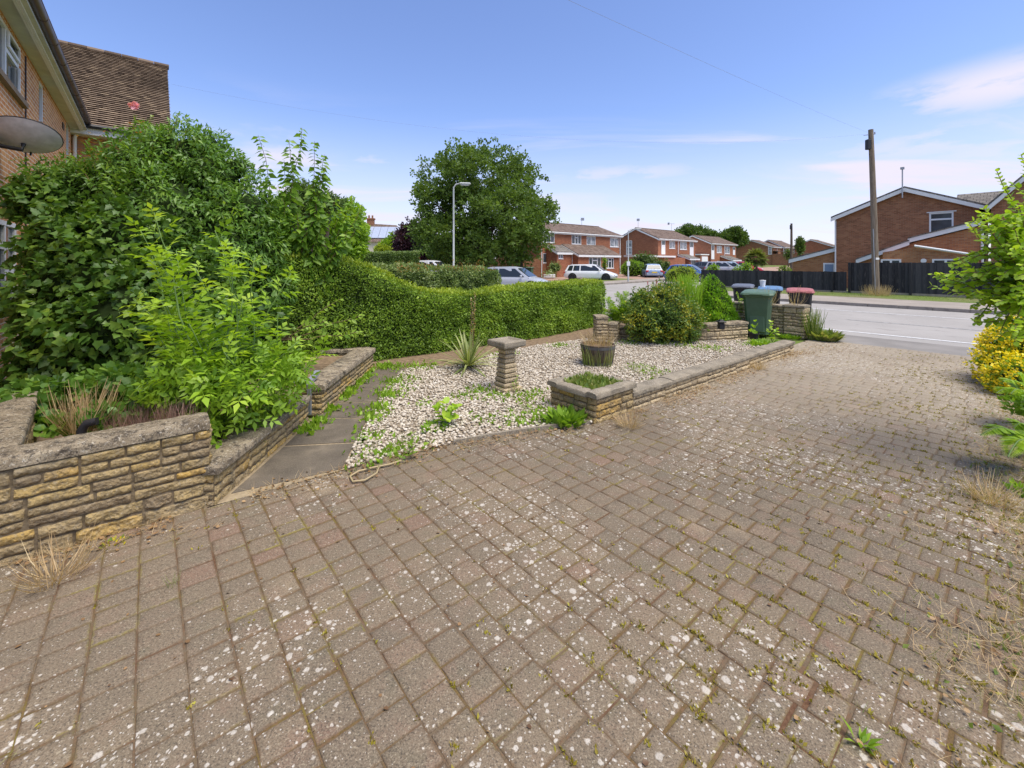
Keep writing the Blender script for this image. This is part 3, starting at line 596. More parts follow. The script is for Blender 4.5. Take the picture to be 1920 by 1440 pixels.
# ------------------------------------------------------------------ stone walls
def stones(mb, o, ax, nv, L_, z0, z1, r, band=.19, seglen=(.26, .5), bulge=.013, res=.03, wav=.016):
    """coursed pitched-face stones on the face through o along ax, outward nv"""
    o = Vector(o); ax = Vector(ax); nv = Vector(nv); nb = max(1, round((z1-z0)/band)); bh = (z1-z0)/nb
    for b in range(nb):
        s0 = -r.random()*.2 if nb > 1 else 0; s0 = max(s0, 0) if b == 0 else 0
        while s0 < L_-.02:
            sl = r.uniform(*seglen)
            if L_-s0-sl < .16: sl = L_-s0
            rows = max(1, round(bh/.057)); rows = rows if r.random() < .8 else max(1, rows-1)
            cuts = sorted([0]+[(i+r.uniform(-.14, .14))/rows for i in range(1, rows)]+[1])
            for i in range(rows):
                za, zb = z0+(b+cuts[i])*bh, z0+(b+cuts[i+1])*bh
                xs = [s0, s0+sl]
                if sl > .22 and r.random() < .62: xs.insert(1, s0+sl*r.uniform(.32, .68))
                for xa, xb in zip(xs, xs[1:]):
                    m = .0032; xa_, xb_, za_, zb_ = xa+m, xb-m, za+m*.8, zb-m*.8
                    nx = max(3, int((xb_-xa_)/res)); nz = max(3, int((zb_-za_)/res)+1); off = len(mb.v); rad = min(.007, (zb_-za_)*.2); sd = Vector((r.random()*50, r.random()*50, 0)); bl = bulge*r.uniform(.6, 1.25)
                    tnt = min(1, max(0, r.gauss(.52, .30))); us = [0, .03]+[k/(nx-1) for k in range(1, nx-1)]+[.97, 1]; vs_ = [0, .10]+[k/(nz-1) for k in range(1, nz-1)]+[.90, 1]
                    for vv in vs_:
                        for uu in us:
                            x = xa_+(xb_-xa_)*uu; z = za_+(zb_-za_)*vv
                            e = min(min(uu, 1-uu)*(xb_-xa_), min(vv, 1-vv)*(zb_-za_)); pr = 1-(1-min(1, e/rad))**2
                            nn = mnoise.noise(Vector((x*14, z*22, 0))+sd)+.55*mnoise.noise(Vector((x*40, z*50, 3))+sd)+.45*mnoise.noise(Vector((x*95, z*110, 6))+sd)
                            q = o+ax*(x+.003*nn*(1-pr))+nv*(-.012+pr*(.012+bl)+nn*wav*pr)+Vector((0, 0, z+.004*mnoise.noise(Vector((x*9, b, 7))+sd)*(1-pr)))
                            mb.v.append(tuple(q)); mb.t.append(tnt)
                    w_ = len(us)
                    for j in range(len(vs_)-1):
                        for k in range(w_-1): mb.f.append((off+j*w_+k, off+j*w_+k+1, off+(j+1)*w_+k+1, off+(j+1)*w_+k))
            s0 += sl
def rough_slab(mb, a, b, thick, z0, h, r, over=0., seg=.45):
    """coping stones from a to b (xy), each a weathered slab"""
    a, b = Vector((a[0], a[1], 0)), Vector((b[0], b[1], 0)); ax = (b-a).normalized(); n = Vector((ax.y, -ax.x, 0)); L_ = (b-a).length; k = max(1, round(L_/seg))
    for i in range(k):
        s0, s1 = L_*i/k+.002, L_*(i+1)/k-.002; nx = max(4, int((s1-s0)/.05)); dz = r.gauss(0, .003); off = len(mb.v)
        for j in range(nx+1):
            x = s0+(s1-s0)*j/nx; e = .010 if j in (0, nx) else 0
            for y, z in ((-thick/2, 0), (-thick/2, h-.012), (-thick/2+.014, h), (-thick*.17, h+.006), (thick*.17, h+.006), (thick/2-.014, h), (thick/2, h-.012), (thick/2, 0)):
                q = a+ax*x+n*y; nn = .005*mnoise.noise(Vector((q.x*13, q.y*13, z*13)))+.003*mnoise.noise(Vector((q.x*40, q.y*40, z*40)))
                mb.v.append((q.x+n.x*nn*(1 if y > 0 else -1), q.y+n.y*nn*(1 if y > 0 else -1), z0+z+dz+nn-(e if z > h*.8 else 0))); mb.t.append(.5)
        for j in range(nx):
            for y in range(8): y2 = (y+1) % 8; mb.f.append((off+j*8+y, off+j*8+y2, off+j*8+8+y2, off+j*8+8+y))
        mb.f += [tuple(off+y for y in range(7, -1, -1)), tuple(off+nx*8+y for y in range(8))]
def stone_wall(name, label, a, b, z0, h, thick=.2, cope=.07, over=.02, faces='FEB', seed=1, mat='wall_stone', cmat='coping', group=None, res=.03, seg=.45, band=.19, parent=None):
    """front face lies on the right of a->b"""
    a, b = Vector((a[0], a[1], 0)), Vector((b[0], b[1], 0)); ax = (b-a).normalized(); nv = Vector((ax.y, -ax.x, 0)); L_ = (b-a).length; r = random.Random(seed)
    t = parent or thing(name, label, 'wall', (a.x, a.y, z0), group=group)
    c = MB(); hh = h-cope; i_ = .004; q = [a+ax*i_, b-ax*i_, b-ax*i_-nv*(thick-i_), a+ax*i_-nv*(thick-i_)]; q[0] -= nv*i_; q[1] -= nv*i_
    c.prism([(p.x, p.y, z0) for p in q], (0, 0, hh)); c.build('mortar_core', 'mortar', t)
    mb = MB(); Z = Vector((0, 0, 0))
    if 'F' in faces: stones(mb, a-nv*.004, ax, nv, L_, z0, z0+hh, r, band, res=res)
    if 'K' in faces: stones(mb, b-nv*(thick-.004), -ax, -nv, L_, z0, z0+hh, r, band, res=res)
    if 'E' in faces: stones(mb, b-ax*.004, -nv, ax, thick, z0, z0+hh, r, band, (.3, .5), res=res)
    if 'B' in faces: stones(mb, a-nv*thick+ax*.004, nv, -ax, thick, z0, z0+hh, r, band, (.3, .5), res=res)
    mb.build('stonework', mat, t, smooth=True)
    m2 = MB(); mid = -nv*(thick/2); rough_slab(m2, a+mid-ax*over, b+mid+ax*over, thick+2*over+.03, z0+hh, cope, r, seg=seg); m2.build('coping', cmat, t, smooth=True, angle=50)
    return t
# near planter wall on the left: faces the drive
stone_wall('planter_wall', 'tall near stone wall of rough yellow blocks at the left edge of the drive', W(-4.0, 3.76), W(.335, 3.74), -.02, .622, .22, .062, .0, 'FEK', 3, res=.018, seg=1.9)
stone_wall('planter_wall', 'weathered coped wall running back from the tall near stone wall, beside ivy', W(-.62, 3.99), W(-.75, 5.6), -.02, .62, .24, .062, .0, 'FK', 4, seg=.9)
# low walls along the slab path
stone_wall('path_wall', 'low stone wall along the dark slab path, its nearest stretch beside the elder', G(402, 948), G(578, 789), -.02, .30, .22, .055, .02, 'FEB', 6, seg=.6, res=.024)
stone_wall('path_wall', 'low stone wall along the dark slab path, its farther stretch behind the grey handrail', G(604, 778), G(700, 692), -.02, .37, .24, .07, .02, 'FEB', 7, seg=.8)
stone_wall('bed_wall', 'small low stone wall at the end of the bed against the clipped hedge', G(530, 690), G(690, 683), -.02, .29, .2, .06, .01, 'FEB', 8, cmat='coping')
# edging wall between gravel and drive
stone_wall('edging_wall', 'long low stone edging wall between white gravel and paved drive', W(4.32, 2.985), W(9.5, 2.935), -.02, .235, .17, .05, .012, 'FEB', 9, mat='wall_stone_grey', cmat='coping_grey', band=.17, seg=.45)
# square planter
t = thing('square_planter', 'square stone planter with grey coping and weeds inside, corner of the drive', 'planter', tuple(W(4.0, 3.3, 0)))
d0, d1, p0, p1 = 3.66, 4.33, 2.98, 3.66; cc = [W(d0, p0), W(d1, p0), W(d1, p1), W(d0, p1)]
mb = MB(); r = random.Random(21)
for i in range(4):
    a, b = cc[i], cc[(i+1) % 4]; ax = (b-a).normalized(); nv = Vector((ax.y, -ax.x, 0)); stones(mb, a-nv*.004, ax, nv, (b-a).length, -.02, .265, r, .145, (.3, .5), res=.022)
mb.build('stonework', 'wall_stone', t, smooth=True)
cm = MB()
cm.prism([(W(d0+.006, p0+.006).x, W(d0+.006, p0+.006).y, -.02), (W(d1-.006, p0+.006).x, W(d1-.006, p0+.006).y, -.02), (W(d1-.006, p1-.006).x, W(d1-.006, p1-.006).y, -.02), (W(d0+.006, p1-.006).x, W(d0+.006, p1-.006).y, -.02)], (0, 0, .27)); cm.build('mortar_core', 'mortar', t)
mb = MB(); e = .03; wdt = .15
for a, b in ((W(d0-e, p0+wdt/2-e), W(d1+e, p0+wdt/2-e)), (W(d0-e, p1-wdt/2+e), W(d1+e, p1-wdt/2+e)), (W(d0-e+wdt/2, p0-e+wdt), W(d0-e+wdt/2, p1+e-wdt)), (W(d1+e-wdt/2, p0-e+wdt), W(d1+e-wdt/2, p1+e-wdt))): rough_slab(mb, a, b, wdt, .262, .062, r, seg=.75)
mb.build('coping', 'coping_grey', t, smooth=True, angle=50)
mb = MB(); mb.add([tuple(W(d0+.1, p0+.1, .29)), tuple(W(d1-.1, p0+.1, .29)), tuple(W(d1-.1, p1-.1, .29)), tuple(W(d0+.1, p1-.1, .29))], [(0, 1, 2, 3)]); mb.build('soil', 'soil', t)
pts = np.array([list(W(rng.uniform(d0+.1, d1-.1), rng.uniform(p0+.1, p1-.1), .295)) for _ in range(900)]); A = rng.normal(size=(900, 3))*.55+np.array([0, 0, 1.]); scatter('weeds', pts, A, rng.normal(size=(900, 3)), rng.uniform(.02, .09, 900), T_LEAF, 'leaf_grass', t, tint=rng.normal(.45, .25, 900))
# front boundary wall and pier, raised bed wall with steps
bw = W(11.4, 3.33); bl = W(11.4, 6.9)
stone_wall('boundary_wall', 'tall buff stone front wall ending at a pier beside the road, behind the green bin', bl, W(11.4, 3.72), -.02, .74, .24, .05, .012, 'FEB', 12, mat='wall_stone_grey', cmat='coping_grey', band=.13, seg=.45)
stone_wall('wall_pier', 'square stone end pier of the front wall where the drive meets the road', W(11.36, 3.72), W(11.36, 3.30), -.02, .76, .36, .055, .015, 'FEBK', 13, mat='wall_stone_grey', cmat='coping_grey', band=.13, seg=.7)
la, lb, lc = G(1150, 636), G(1325, 641), G(1402, 636)
stone_wall('bed_wall', 'low retaining stone wall, lower half left of the lantern and behind the yellow shrub', la, lb, -.02, .30, .22, .05, .01, 'FEB', 14, mat='wall_stone_grey', cmat='coping', band=.13)
stone_wall('bed_wall', 'low retaining stone wall, raised half between the lantern and the green bin', lb, lc, -.02, .41, .22, .055, .01, 'FEB', 15, mat='wall_stone_grey', cmat='coping', band=.13)
stone_wall('wall_pier', 'stepped stone pier at the right-hand end of the clipped hedge', G(1118, 640), G(1140, 640), -.02, .57, .34, .06, .01, 'FEBK', 16, mat='wall_stone_grey', cmat='coping', band=.13)
stone_wall('wall_pier', 'middle step of the stone pier, between hedge and yellow shrub', G(1141, 640), G(1158, 641), -.02, .43, .3, .05, .01, 'FEBK', 17, mat='wall_stone_grey', cmat='coping', band=.13)
soil([la, lb, lc, W(11.3, 5.8), W(11.3, 9.6), W(11.0, 12), G(1150, 600)], .22, 'raised_bed')
soil([W(-.66, 3.93, 0), W(.2, 3.93, 0)]+[G(418, 935), G(560, 786), G(590, 765), G(680, 690), G(560, 690)]+[W(-.9, 8.5, 0)], .2, 'planting_bed')

# ------------------------------------------------------------------ buildings
class Face:
    """a vertical wall plane: s along, z up, o outward; in the local frame of its house"""
    def __init__(s, o, ax, n): s.o = Vector(o); s.ax = Vector(ax); s.n = Vector(n)
    def __call__(s, a, z, out=0.): return s.o+s.ax*a+s.n*out+Vector((0, 0, z))
def wall_open(mb, F, s0, s1, z0, z1, ops, rev=.08, top=None):
    xs = sorted({s0, s1, *[q for o in ops for q in o[:2]]}); zs = sorted({z0, z1, *[q for o in ops for q in o[2:4]]})
    for a, b in zip(xs, xs[1:]):
        for c, d in zip(zs, zs[1:]):
            m, n = (a+b)/2, (c+d)/2
            if any(o[0] < m < o[1] and o[2] < n < o[3] for o in ops): continue
            mb.quad(F(a, c), F(b, c), F(b, d), F(a, d))
    for a, b, c, d in [o[:4] for o in ops]:
        mb.quad(F(a, c), F(b, c), F(b, c, -rev), F(a, c, -rev)); mb.quad(F(a, d), F(b, d), F(b, d, -rev), F(a, d, -rev))
        mb.quad(F(a, c), F(a, d), F(a, d, -rev), F(a, c, -rev)); mb.quad(F(b, c), F(b, d), F(b, d, -rev), F(b, c, -rev))
    if top: mb.add([F(s0, z1), F(s1, z1), F(top[0], top[1])], [(0, 1, 2)])
def bar(mb, F, a, b, c, d, o0, o1): mb.prism([F(a, c, o0), F(b, c, o0), F(b, d, o0), F(a, d, o0)], F.n*(o1-o0))
def window(root, F, a, b, c, d, vert=(), horiz=(), rev=.08, fw=.055, glass='glass', sill=True, name='window', inset=.05, curtain=False):
    m = MB(); o0, o1 = -inset-.05, -inset+.03
    bar(m, F, a, a+fw, c, d, o0, o1); bar(m, F, b-fw, b, c, d, o0, o1); bar(m, F, a+fw, b-fw, c, c+fw, o0, o1); bar(m, F, a+fw, b-fw, d-fw, d, o0, o1)
    for x in vert: q = a+(b-a)*x; bar(m, F, q-fw*.6, q+fw*.6, c+fw, d-fw, o0, o1-.004)
    for z, x0, x1 in horiz: q = c+(d-c)*z; bar(m, F, a+(b-a)*x0+fw*.6, a+(b-a)*x1-fw*.6, q-fw*.6, q+fw*.6, o0, o1-.008)
    w_ = m.build(name, 'white_upvc', root, world=False)
    g = MB(); g.quad(F(a+.01, c+.01, -inset-.01), F(b-.01, c+.01, -inset-.01), F(b-.01, d-.01, -inset-.01), F(a+.01, d-.01, -inset-.01)); g.build('pane', glass, w_, world=False)
    if sill:
        s_ = MB(); bar(s_, F, a-.04, b+.04, c-.05, c-.002, -inset, .035); s_.build('sill', 'white_upvc', w_, world=False)
    return w_
def slab_roof(m, x0, x1, ya, za, yb, zb, th=.10):
    """one slope between (ya,za) and (yb,zb), running along x"""
    dy, dz = yb-ya, zb-za; l = math.hypot(dy, dz); ny, nz_ = -dz/l*th, dy/l*th
    if nz_ < 0: ny, nz_ = -ny, -nz_
    m.prism([(x0, ya, za), (x0, yb, zb), (x0, yb+ny, zb+nz_), (x0, ya+ny, za+nz_)], (x1-x0, 0, 0))
def fu(o, u, ax=D):          # distance along a line from o (direction ax) where the sight line of column u crosses it
    k = (u-960)/FPX; return (k*o[1]-o[0])/(ax[0]-k*ax[1])
def fz(o, s, v, ax=D): return EYE-(v-HV)/FPX*(o[1]+s*ax[1])
FR = Face((0, 0, 0), (1, 0, 0), (0, -1, 0))
def gabled(root, Wd, dep, eave, rise, wall, roofm, front_ops, side_ops=(), over=.22, base=-.4, verge='white_paint'):
    m = MB(); SD = Face((0, dep, 0), (0, -1, 0), (-1, 0, 0)); SR = Face((Wd, 0, 0), (0, 1, 0), (1, 0, 0)); BK = Face((Wd, dep, 0), (-1, 0, 0), (0, 1, 0))
    wall_open(m, FR, 0, Wd, base, eave, front_ops); wall_open(m, SD, 0, dep, base, eave, side_ops, top=(dep/2, eave+rise)); wall_open(m, SR, 0, dep, base, eave, (), top=(dep/2, eave+rise)); wall_open(m, BK, 0, Wd, base, eave, ())
    m.build('wall', wall, root, world=False)
    sl = rise/(dep/2); r = MB(); ex = .16
    slab_roof(r, -ex, Wd+ex, -over, eave-over*sl+.02, dep/2, eave+rise+.02); slab_roof(r, -ex, Wd+ex, dep+over, eave-over*sl+.02, dep/2+.002, eave+rise+.02)
    r.bx(-ex, Wd+ex, dep/2-.11, dep/2+.11, eave+rise+.09, eave+rise+.17, .03); r.build('roof', roofm, root, world=False)
    for x in (-ex-.03, Wd+ex):
        b = MB()
        for ya in (-over, dep+over):
            za = eave-over*sl; b.prism([(x, ya, za-.16), (x, dep/2, eave+rise-.16), (x, dep/2, eave+rise+.03), (x, ya, za+.03)], (.03, 0, 0))
        b.build('bargeboard', verge, root, world=False)
    f = MB(); f.bx(-ex, Wd+ex, -over-.03, -over, eave-over*sl-.15, eave-over*sl+.05); f.bx(-ex, Wd+ex, -over, 0, eave-over*sl-.15, eave-over*sl-.13); f.build('fascia', verge, root, world=False)
    g = MB(); g.tube([(-ex, -over-.09, eave-over*sl+.0), (Wd+ex, -over-.09, eave-over*sl+.0)], .055, 8); g.build('gutter', 'white_paint', root, world=False)
    return SD
def pxo(o, quads):
    out = []
    for u0, u1, v0, v1 in quads:
        a, b = fu(o, u0), fu(o, u1); m = (a+b)/2; out.append((a, b, fz(o, m, v1), fz(o, m, v0)))
    return out
def zl(ops, g): return [(a, b, c-g, d-g) for a, b, c, d in ops]
def aerial(label, loc, h, rz, group='rooftop television aerials'):
    t = thing('tv_aerial', label, 'aerial', loc, rz, group)
    MB().tube([(0, 0, -.5), (0, 0, h)], .022, 6).build('mast', 'metal_grey', t, world=False)
    m = MB(); m.tube([(-.5, 0, h-.05), (.55, 0, h-.05)], .014, 5)
    for k in range(9): x = -.42+.11*k; m.tube([(x, -.16, h-.05), (x, .16, h-.05)], .008, 4)
    m.bx(-.56, -.50, -.2, .2, h-.22, h+.12); m.build('antenna', 'metal_grey', t, world=False)
# --- house A: pair of houses behind the white estate car
oA = np.array((2.84, 44.5)); gA = gz(*oA)+.05; lenA = 13.6
tA = thing('semi_detached_house', 'wide red brick house with two tiled lean-to porches, behind the white estate car', 'house', (oA[0], oA[1], gA), ROT, 'red brick houses along the side road')
opA = zl(pxo(oA, [(1018, 1040, 435, 455), (1072, 1090, 440, 458), (1100, 1117, 443, 460), (1144, 1160, 446, 463), (1018, 1040, 475, 493)]), gA)
SDA = gabled(tA, lenA, 7.0, 4.72, 1.25, 'brick_red', 'tile_far', opA)
for k, o in enumerate(opA): window(tA, FR, *o, vert=(.36, .66) if k in (0, 1) else (.5,), horiz=((.68, .36, .66),) if k < 2 else (), glass='glass_pale' if k in (2, 3) else 'glass', fw=.07)
for u in (1014.5, 1161.5): s_ = fu(oA, u); MB().tube([(s_, -.08, 0), (s_, -.08, 4.6)], .05, 6).build('downpipe', 'white_paint', tA, world=False)
def leanto(root, o, off, u0, u1, vtop, veave, wall, roofm, wins, doors=(), g=0., base=-.4):
    oo = o-P*off; a, b = fu(oo, u0), fu(oo, u1); mm = (a+b)/2; ze = fz(oo, mm, veave)-g; zt = fz(o, mm, vtop)-g
    F = Face((0, -off, 0), (1, 0, 0), (0, -1, 0)); m = MB(); ow = zl(pxo(oo, wins), g); od = [(x0, x1, 0.02, z1) for x0, x1, _, z1 in zl(pxo(oo, doors), g)]
    wall_open(m, F, a, b, base, ze, ow+od)
    for x in (a, b): m.add([(x, -off, base), (x, 0.02, base), (x, 0.02, zt), (x, -off, ze)], [(0, 1, 2, 3)])
    m.build('porch_wall', wall, root, world=False)
    r = MB(); sl = (zt-ze)/off; slab_roof(r, a-.12, b+.12, -off-.2, ze-.2*sl+.02, -.004, zt+.02, .09); r.build('porch_roof', roofm, root, world=False)
    f = MB(); f.bx(a-.14, b+.14, -off-.23, -off-.2, ze-.2*sl-.15, ze-.2*sl+.06)
    for x in (a-.15, b+.12): f.prism([(x, -off-.2, ze-.2*sl-.16), (x, 0, zt-.16), (x, 0, zt+.04), (x, -off-.2, ze-.2*sl+.04)], (.03, 0, 0))
    f.build('fascia', 'white_paint', root, world=False)
    for q in ow: window(root, F, *q, vert=(.3, .7) if q[1]-q[0] > 1.2 else (.5,), horiz=((.7, .3, .7),) if q[1]-q[0] > 1.2 else (), fw=.07)
    for q in od:
        d_ = MB(); bar(d_, F, q[0], q[1], q[2], q[3], -.10, -.05); dd = d_.build('door', 'paint_dark', root, world=False)
        d2 = MB(); bar(d2, F, q[0]-.05, q[0], 0, q[3]+.05, -.04, .03); bar(d2, F, q[1], q[1]+.05, 0, q[3]+.05, -.04, .03); bar(d2, F, q[0], q[1], q[3], q[3]+.05, -.04, .03); d2.build('door_frame', 'white_upvc', dd, world=False)
leanto(tA, oA, 1.5, 1044, 1083, 461, 473, 'brick_red', 'tile_grey', [(1047.5, 1056, 475, 485)], [(1073, 1081.5, 477, 506)], g=gA)
leanto(tA, oA, 2.3, 1084, 1160, 460.5, 478, 'brick_red', 'tile_far', [(1104.5, 1127, 482, 503), (1137, 1151, 484, 503)], g=gA)
aerial('television aerial on the wide red brick house, its rods pointing sideways', tuple(W(*dp(oA), 0)+Vector((0, 0, gA+5.95))+Vector((*(D*10.5+P*3.5), 0))), .9, ROT+.9)
# --- the row further along the side road
def row_house(label, u_front, v_eave, z_eave, L_, dep, rise, wall, wins, panels, sidewin=(), glass='glass_pale', ext=()):
    Y = (z_eave-EYE)*FPX/(HV-v_eave); o = np.array(((u_front-960)/FPX*Y, Y)); g = gz(*o)+.04
    t = thing('semi_detached_house', label, 'house', (o[0], o[1], g), ROT, 'red brick houses along the side road')
    pw = zl(pxo(o, panels), g); ops = zl(pxo(o, wins), g)
    oside = o
    so = []
    for u0, u1, v0, v1 in sidewin:
        a, b = fu(o, u0, P), fu(o, u1, P); m_ = (a+b)/2; z0, z1 = fz(o, m_, v1, P)-g, fz(o, m_, v0, P)-g; so.append((dep-max(a, b), dep-min(a, b), z0, z1))
    S = gabled(t, L_, dep, z_eave-g, rise, wall, 'tile_far', ops, so)
    for q in ops: window(t, FR, *q, vert=(.5,), glass=glass, fw=.08)
    for q in so: window(t, S, *q, horiz=((.5, 0, 1),), glass=glass, fw=.09)
    for q in pw:
        m = MB(); bar(m, FR, *q, .0, .04); pn = m.build('white_panel', 'white_upvc', t, world=False)
        zt = q[2]+(q[3]-q[2])*.62; m = MB(); bar(m, FR, q[0]+.1, q[1]-.1, zt, q[3]-.08, .041, .05); m.build('pane', 'glass', pn, world=False)
    s_ = L_*.5; MB().tube([(s_, -.08, 0), (s_, -.08, z_eave-g-.15)], .05, 6).build('downpipe', 'white_paint', t, world=False)
    return t, o, g
tB, oB, gB = row_house('red brick house with a tall side window and white panels, behind the round clipped shrubs', 1234, 447, 5.0, 10.2, 7.0, 1.55, 'brick_red', [(1255, 1266, 450, 466), (1275, 1288, 452, 468), (1274, 1286, 485, 498)], [(1240, 1247, 448, 477), (1293, 1300, 453, 480)], [(1174, 1185, 451, 477)])
m = MB(); o2 = oB-P*1.6; a, b = fu(o2, 1190), fu(o2, 1267); z = fz(o2, (a+b)/2, 479)-gB; m.bx(a, b, -1.6, -.003, z-.22, z); m.build('flat_canopy', 'white_paint', tB, world=False)
m = MB(); a, b = fu(oB, 1252), fu(oB, 1266); bar(m, FR, a, b, 0, 2.1, .005, .05)
for k in range(4): bar(m, FR, a+.1, b-.1, .15+.48*k, .5+.48*k, .05, .06)
m.build('garage_door', 'white_upvc', tB, world=False)
m = MB(); m.bx(a-3.4, b+.1, -1.45, -.004, -.4, z-.23); m.build('porch_wall', 'brick_red', tB, world=False)
leanto(tB, oB, 1.7, 1292, 1309, 478, 485, 'brick_red', 'tile_grey', [], [(1296, 1304, 487, 503)], g=gB)
aerial('television aerial on the house behind the round clipped shrubs', tuple(W(*dp(oB), 0)+Vector((0, 0, gB+6.4))+Vector((*(D*.5+P*3.5), 0))), 1.0, ROT+.6)
aerial('television aerial on the far ridge end beyond the round clipped shrubs', tuple(W(*dp(oB), 0)+Vector((0, 0, gB+6.4))+Vector((*(D*9.5+P*3.5), 0))), 1.0, ROT-.4)
tC, oC, gC = row_house('smaller red brick house with a plain dark side wall, behind the parked cars', 1333, 456, 5.25, 10.6, 7.0, 1.55, 'brick_red', [(1344, 1353.5, 461, 474), (1359.5, 1368.5, 462.5, 476), (1344.5, 1353.5, 489, 500), (1359.5, 1368, 490, 500)], [(1333.5, 1339, 459, 486), (1374, 1378, 463, 478)])
leanto(tC, oC, 2.2, 1373, 1388, 480, 487.5, 'brick_red', 'tile_grey', [], [(1376, 1383, 490, 505)], g=gC)
m = MB(); a, b = fu(oC, 1313)+2, fu(oC, 1328)+2; m.bx(-3.3, -.3, .3, 6, -.4, 2.3); m.build('garage_wall', 'brick_red', tC, world=False)
m = MB(); m.bx(-3.4, -.2, .2, 6.1, 2.302, 2.5); m.build('garage_roof', 'white_paint', tC, world=False); m = MB(); m.bx(-2.9, -.7, .24, .298, 0, 2.05); m.build('garage_door', 'white_upvc', tC, world=False)
tD, oD, gD = row_house('orange-brown brick house with a blank gable behind the palm tree', 1449, 463, 5.4, 5, 9.5, 1.75, 'brick_brown', [], [], [])
m = MB(); so = Face((0, 9.5, 0), (0, -1, 0), (-1, 0, 0)); m = window(tD, Face((-.02, 9.5, 0), (0, -1, 0), (-1, 0, 0)), 8.5, 9.3, 2.5, 4.4, horiz=((.45, 0, 1),), fw=.09, inset=-.03, glass='glass_pale')
m = MB(); m.bx(-.3, 3.2, -6.4, -.02, -.4, 2.6); m.build('lower_wall', 'brick_brown', tD, world=False)
m = MB(); slab_roof(m, -.45, 3.4, -6.6, 2.62, -.03, 3.3); m.build('lower_roof', 'tile_far', tD, world=False)
tE, oE, gE = row_house('far red brick house with white verge beyond the palm tree', 1470, 463.5, 5.6, 9.5, 7.5, 1.9, 'brick_red', [(1478, 1482, 467, 480), (1487, 1492.5, 468, 481)], [(1469, 1473.5, 466, 487), (1495, 1499, 469, 482)])
tF, oF, gF = row_house('distant red brick gable left of the telegraph pole, beyond the brick garage', 1566, 463, 5.6, 6, 10.5, 2.0, 'brick_red', [], [], [])
# --- house R across the road, gable towards us, with lean-to garages
cR = W(*dp((25.8, 24.0)), 0); gR = .1; dR, pR = dp(cR)
tR = thing('brick_house', 'brown brick house across the road with white verges, one upper window and lean-to garages', 'house', tuple(W(dR, pR, gR)), ROT)
GF = Face((0, 6.5, 0), (0, -1, 0), (-1, 0, 0))
def yR(u, dd=0.):  # local y on the plane d = dR+dd
    o = W(dR+dd, pR, 0); return fu((o.x, o.y), u, P)
def zR(u, v, dd=0.):
    o = W(dR+dd, pR, 0); return fz((o.x, o.y), fu((o.x, o.y), u, P), v, P)-gR
yl, yr = yR(1568), 0.; ym = yR(1697); zle, zre, zap = zR(1568, 408), zR(1836, 386), zR(1697, 355)
GR = Face((0, yl, 0), (0, -1, 0), (-1, 0, 0)); wy0, wy1 = yl-yR(1742), yl-yR(1788); wz0, wz1 = zR(1765, 436), zR(1765, 398)
m = MB(); wall_open(m, GR, 0, yl, -.4, min(zle, zre), [(wy0, wy1, wz0, wz1)])
ze = min(zle, zre); m.add([GR(0, ze), GR(yl, ze), GR(yl, zre), GR(yl-ym, zap), GR(0, zle)], [(0, 1, 2, 3, 4)])
m.bx(.3, 8, .01, yl-.01, -.4, ze-.05); m.build('wall', 'brick_brown', tR, world=False)
wR = window(tR, GR, wy0, wy1, wz0, wz1, horiz=((.66, 0, 1),), fw=.08)
m = MB(); bar(m, GR, wy0-.1, wy1+.12, wz1, wz1+.06, .0, .03); m.build('lintel', 'white_paint', wR, world=False)
r = MB()
for ya, za in ((yl+.25, zle-.25*(zap-zle)/(yl-ym)), (-.25, zre-.25*(zap-zre)/ym)):
    dy, dz = ym-ya, zap-za; r.prism([(-.22, ya, za+.06), (-.22, ym, zap+.06), (-.22, ym, zap+.17), (-.22, ya, za+.17)], (9, 0, 0))
r.build('roof', 'tile_grey', tR, world=False)
b = MB()
for ya, za in ((yl+.25, zle-.25*(zap-zle)/(yl-ym)), (-.25, zre-.25*(zap-zre)/ym)): b.prism([(-.26, ya, za-.16), (-.26, ym, zap-.16), (-.26, ym, zap+.06), (-.26, ya, za+.06)], (.03, 0, 0))
b.bx(-.2, 8, -.36, -.25, zre-.28, zre-.1); b.build('bargeboard', 'white_paint', tR, world=False)
# cross roof showing behind the right-hand slope
m = MB(); m.prism([(4.0, 1.4, 4.6), (7.2, 1.4, 6.25), (10.4, 1.4, 4.6)], (0, -5.6, 0)); m.build('cross_roof', 'tile_grey', tR, world=False)
# lean-to in front
dd = -1.7; y0, y1, y2 = yR(1612, dd), yR(1705, dd), yR(1838, dd)
m = MB(); prof = [(dd, y0, -.4), (dd, y2, -.4), (dd, y2, zR(1838, 424, dd)), (dd, y1, zR(1705, 457, dd)), (dd, y0, zR(1612, 491, dd))]
m.prism(prof, (-dd-.01, 0, 0)); m.build('garage_wall', 'brick_orange', tR, world=False)
m = MB()
for ua, va, ub, vb in ((1606, 490, 1706, 455), (1703, 451, 1841, 417)):
    a, b = yR(ua, dd), yR(ub, dd); za, zb = zR(ua, va, dd), zR(ub, vb, dd)
    m.prism([(dd-.18, a, za-.14), (dd-.18, b, zb-.14), (dd-.18, b, zb+.10), (dd-.18, a, za+.10)], (.03, 0, 0))
m.build('garage_verge', 'white_paint', tR, world=False)
m = MB()
for ua, va, ub, vb in ((1606, 490, 1706, 455), (1704, 451, 1841, 417)):
    a, b = yR(ua, dd), yR(ub, dd); za, zb = zR(ua, va, dd), zR(ub, vb, dd); m.prism([(dd-.2, a, za+.102), (dd-.2, b, zb+.102), (dd-.2, b, zb+.17), (dd-.2, a, za+.17)], (-dd+.19, 0, 0))
m.build('garage_roof', 'tile_grey', tR, world=False)
m = MB(); d3 = dd-.9; a, b = yR(1715, d3), yR(1834, d3); za, zb = zR(1715, 461, d3), zR(1834, 479, d3)
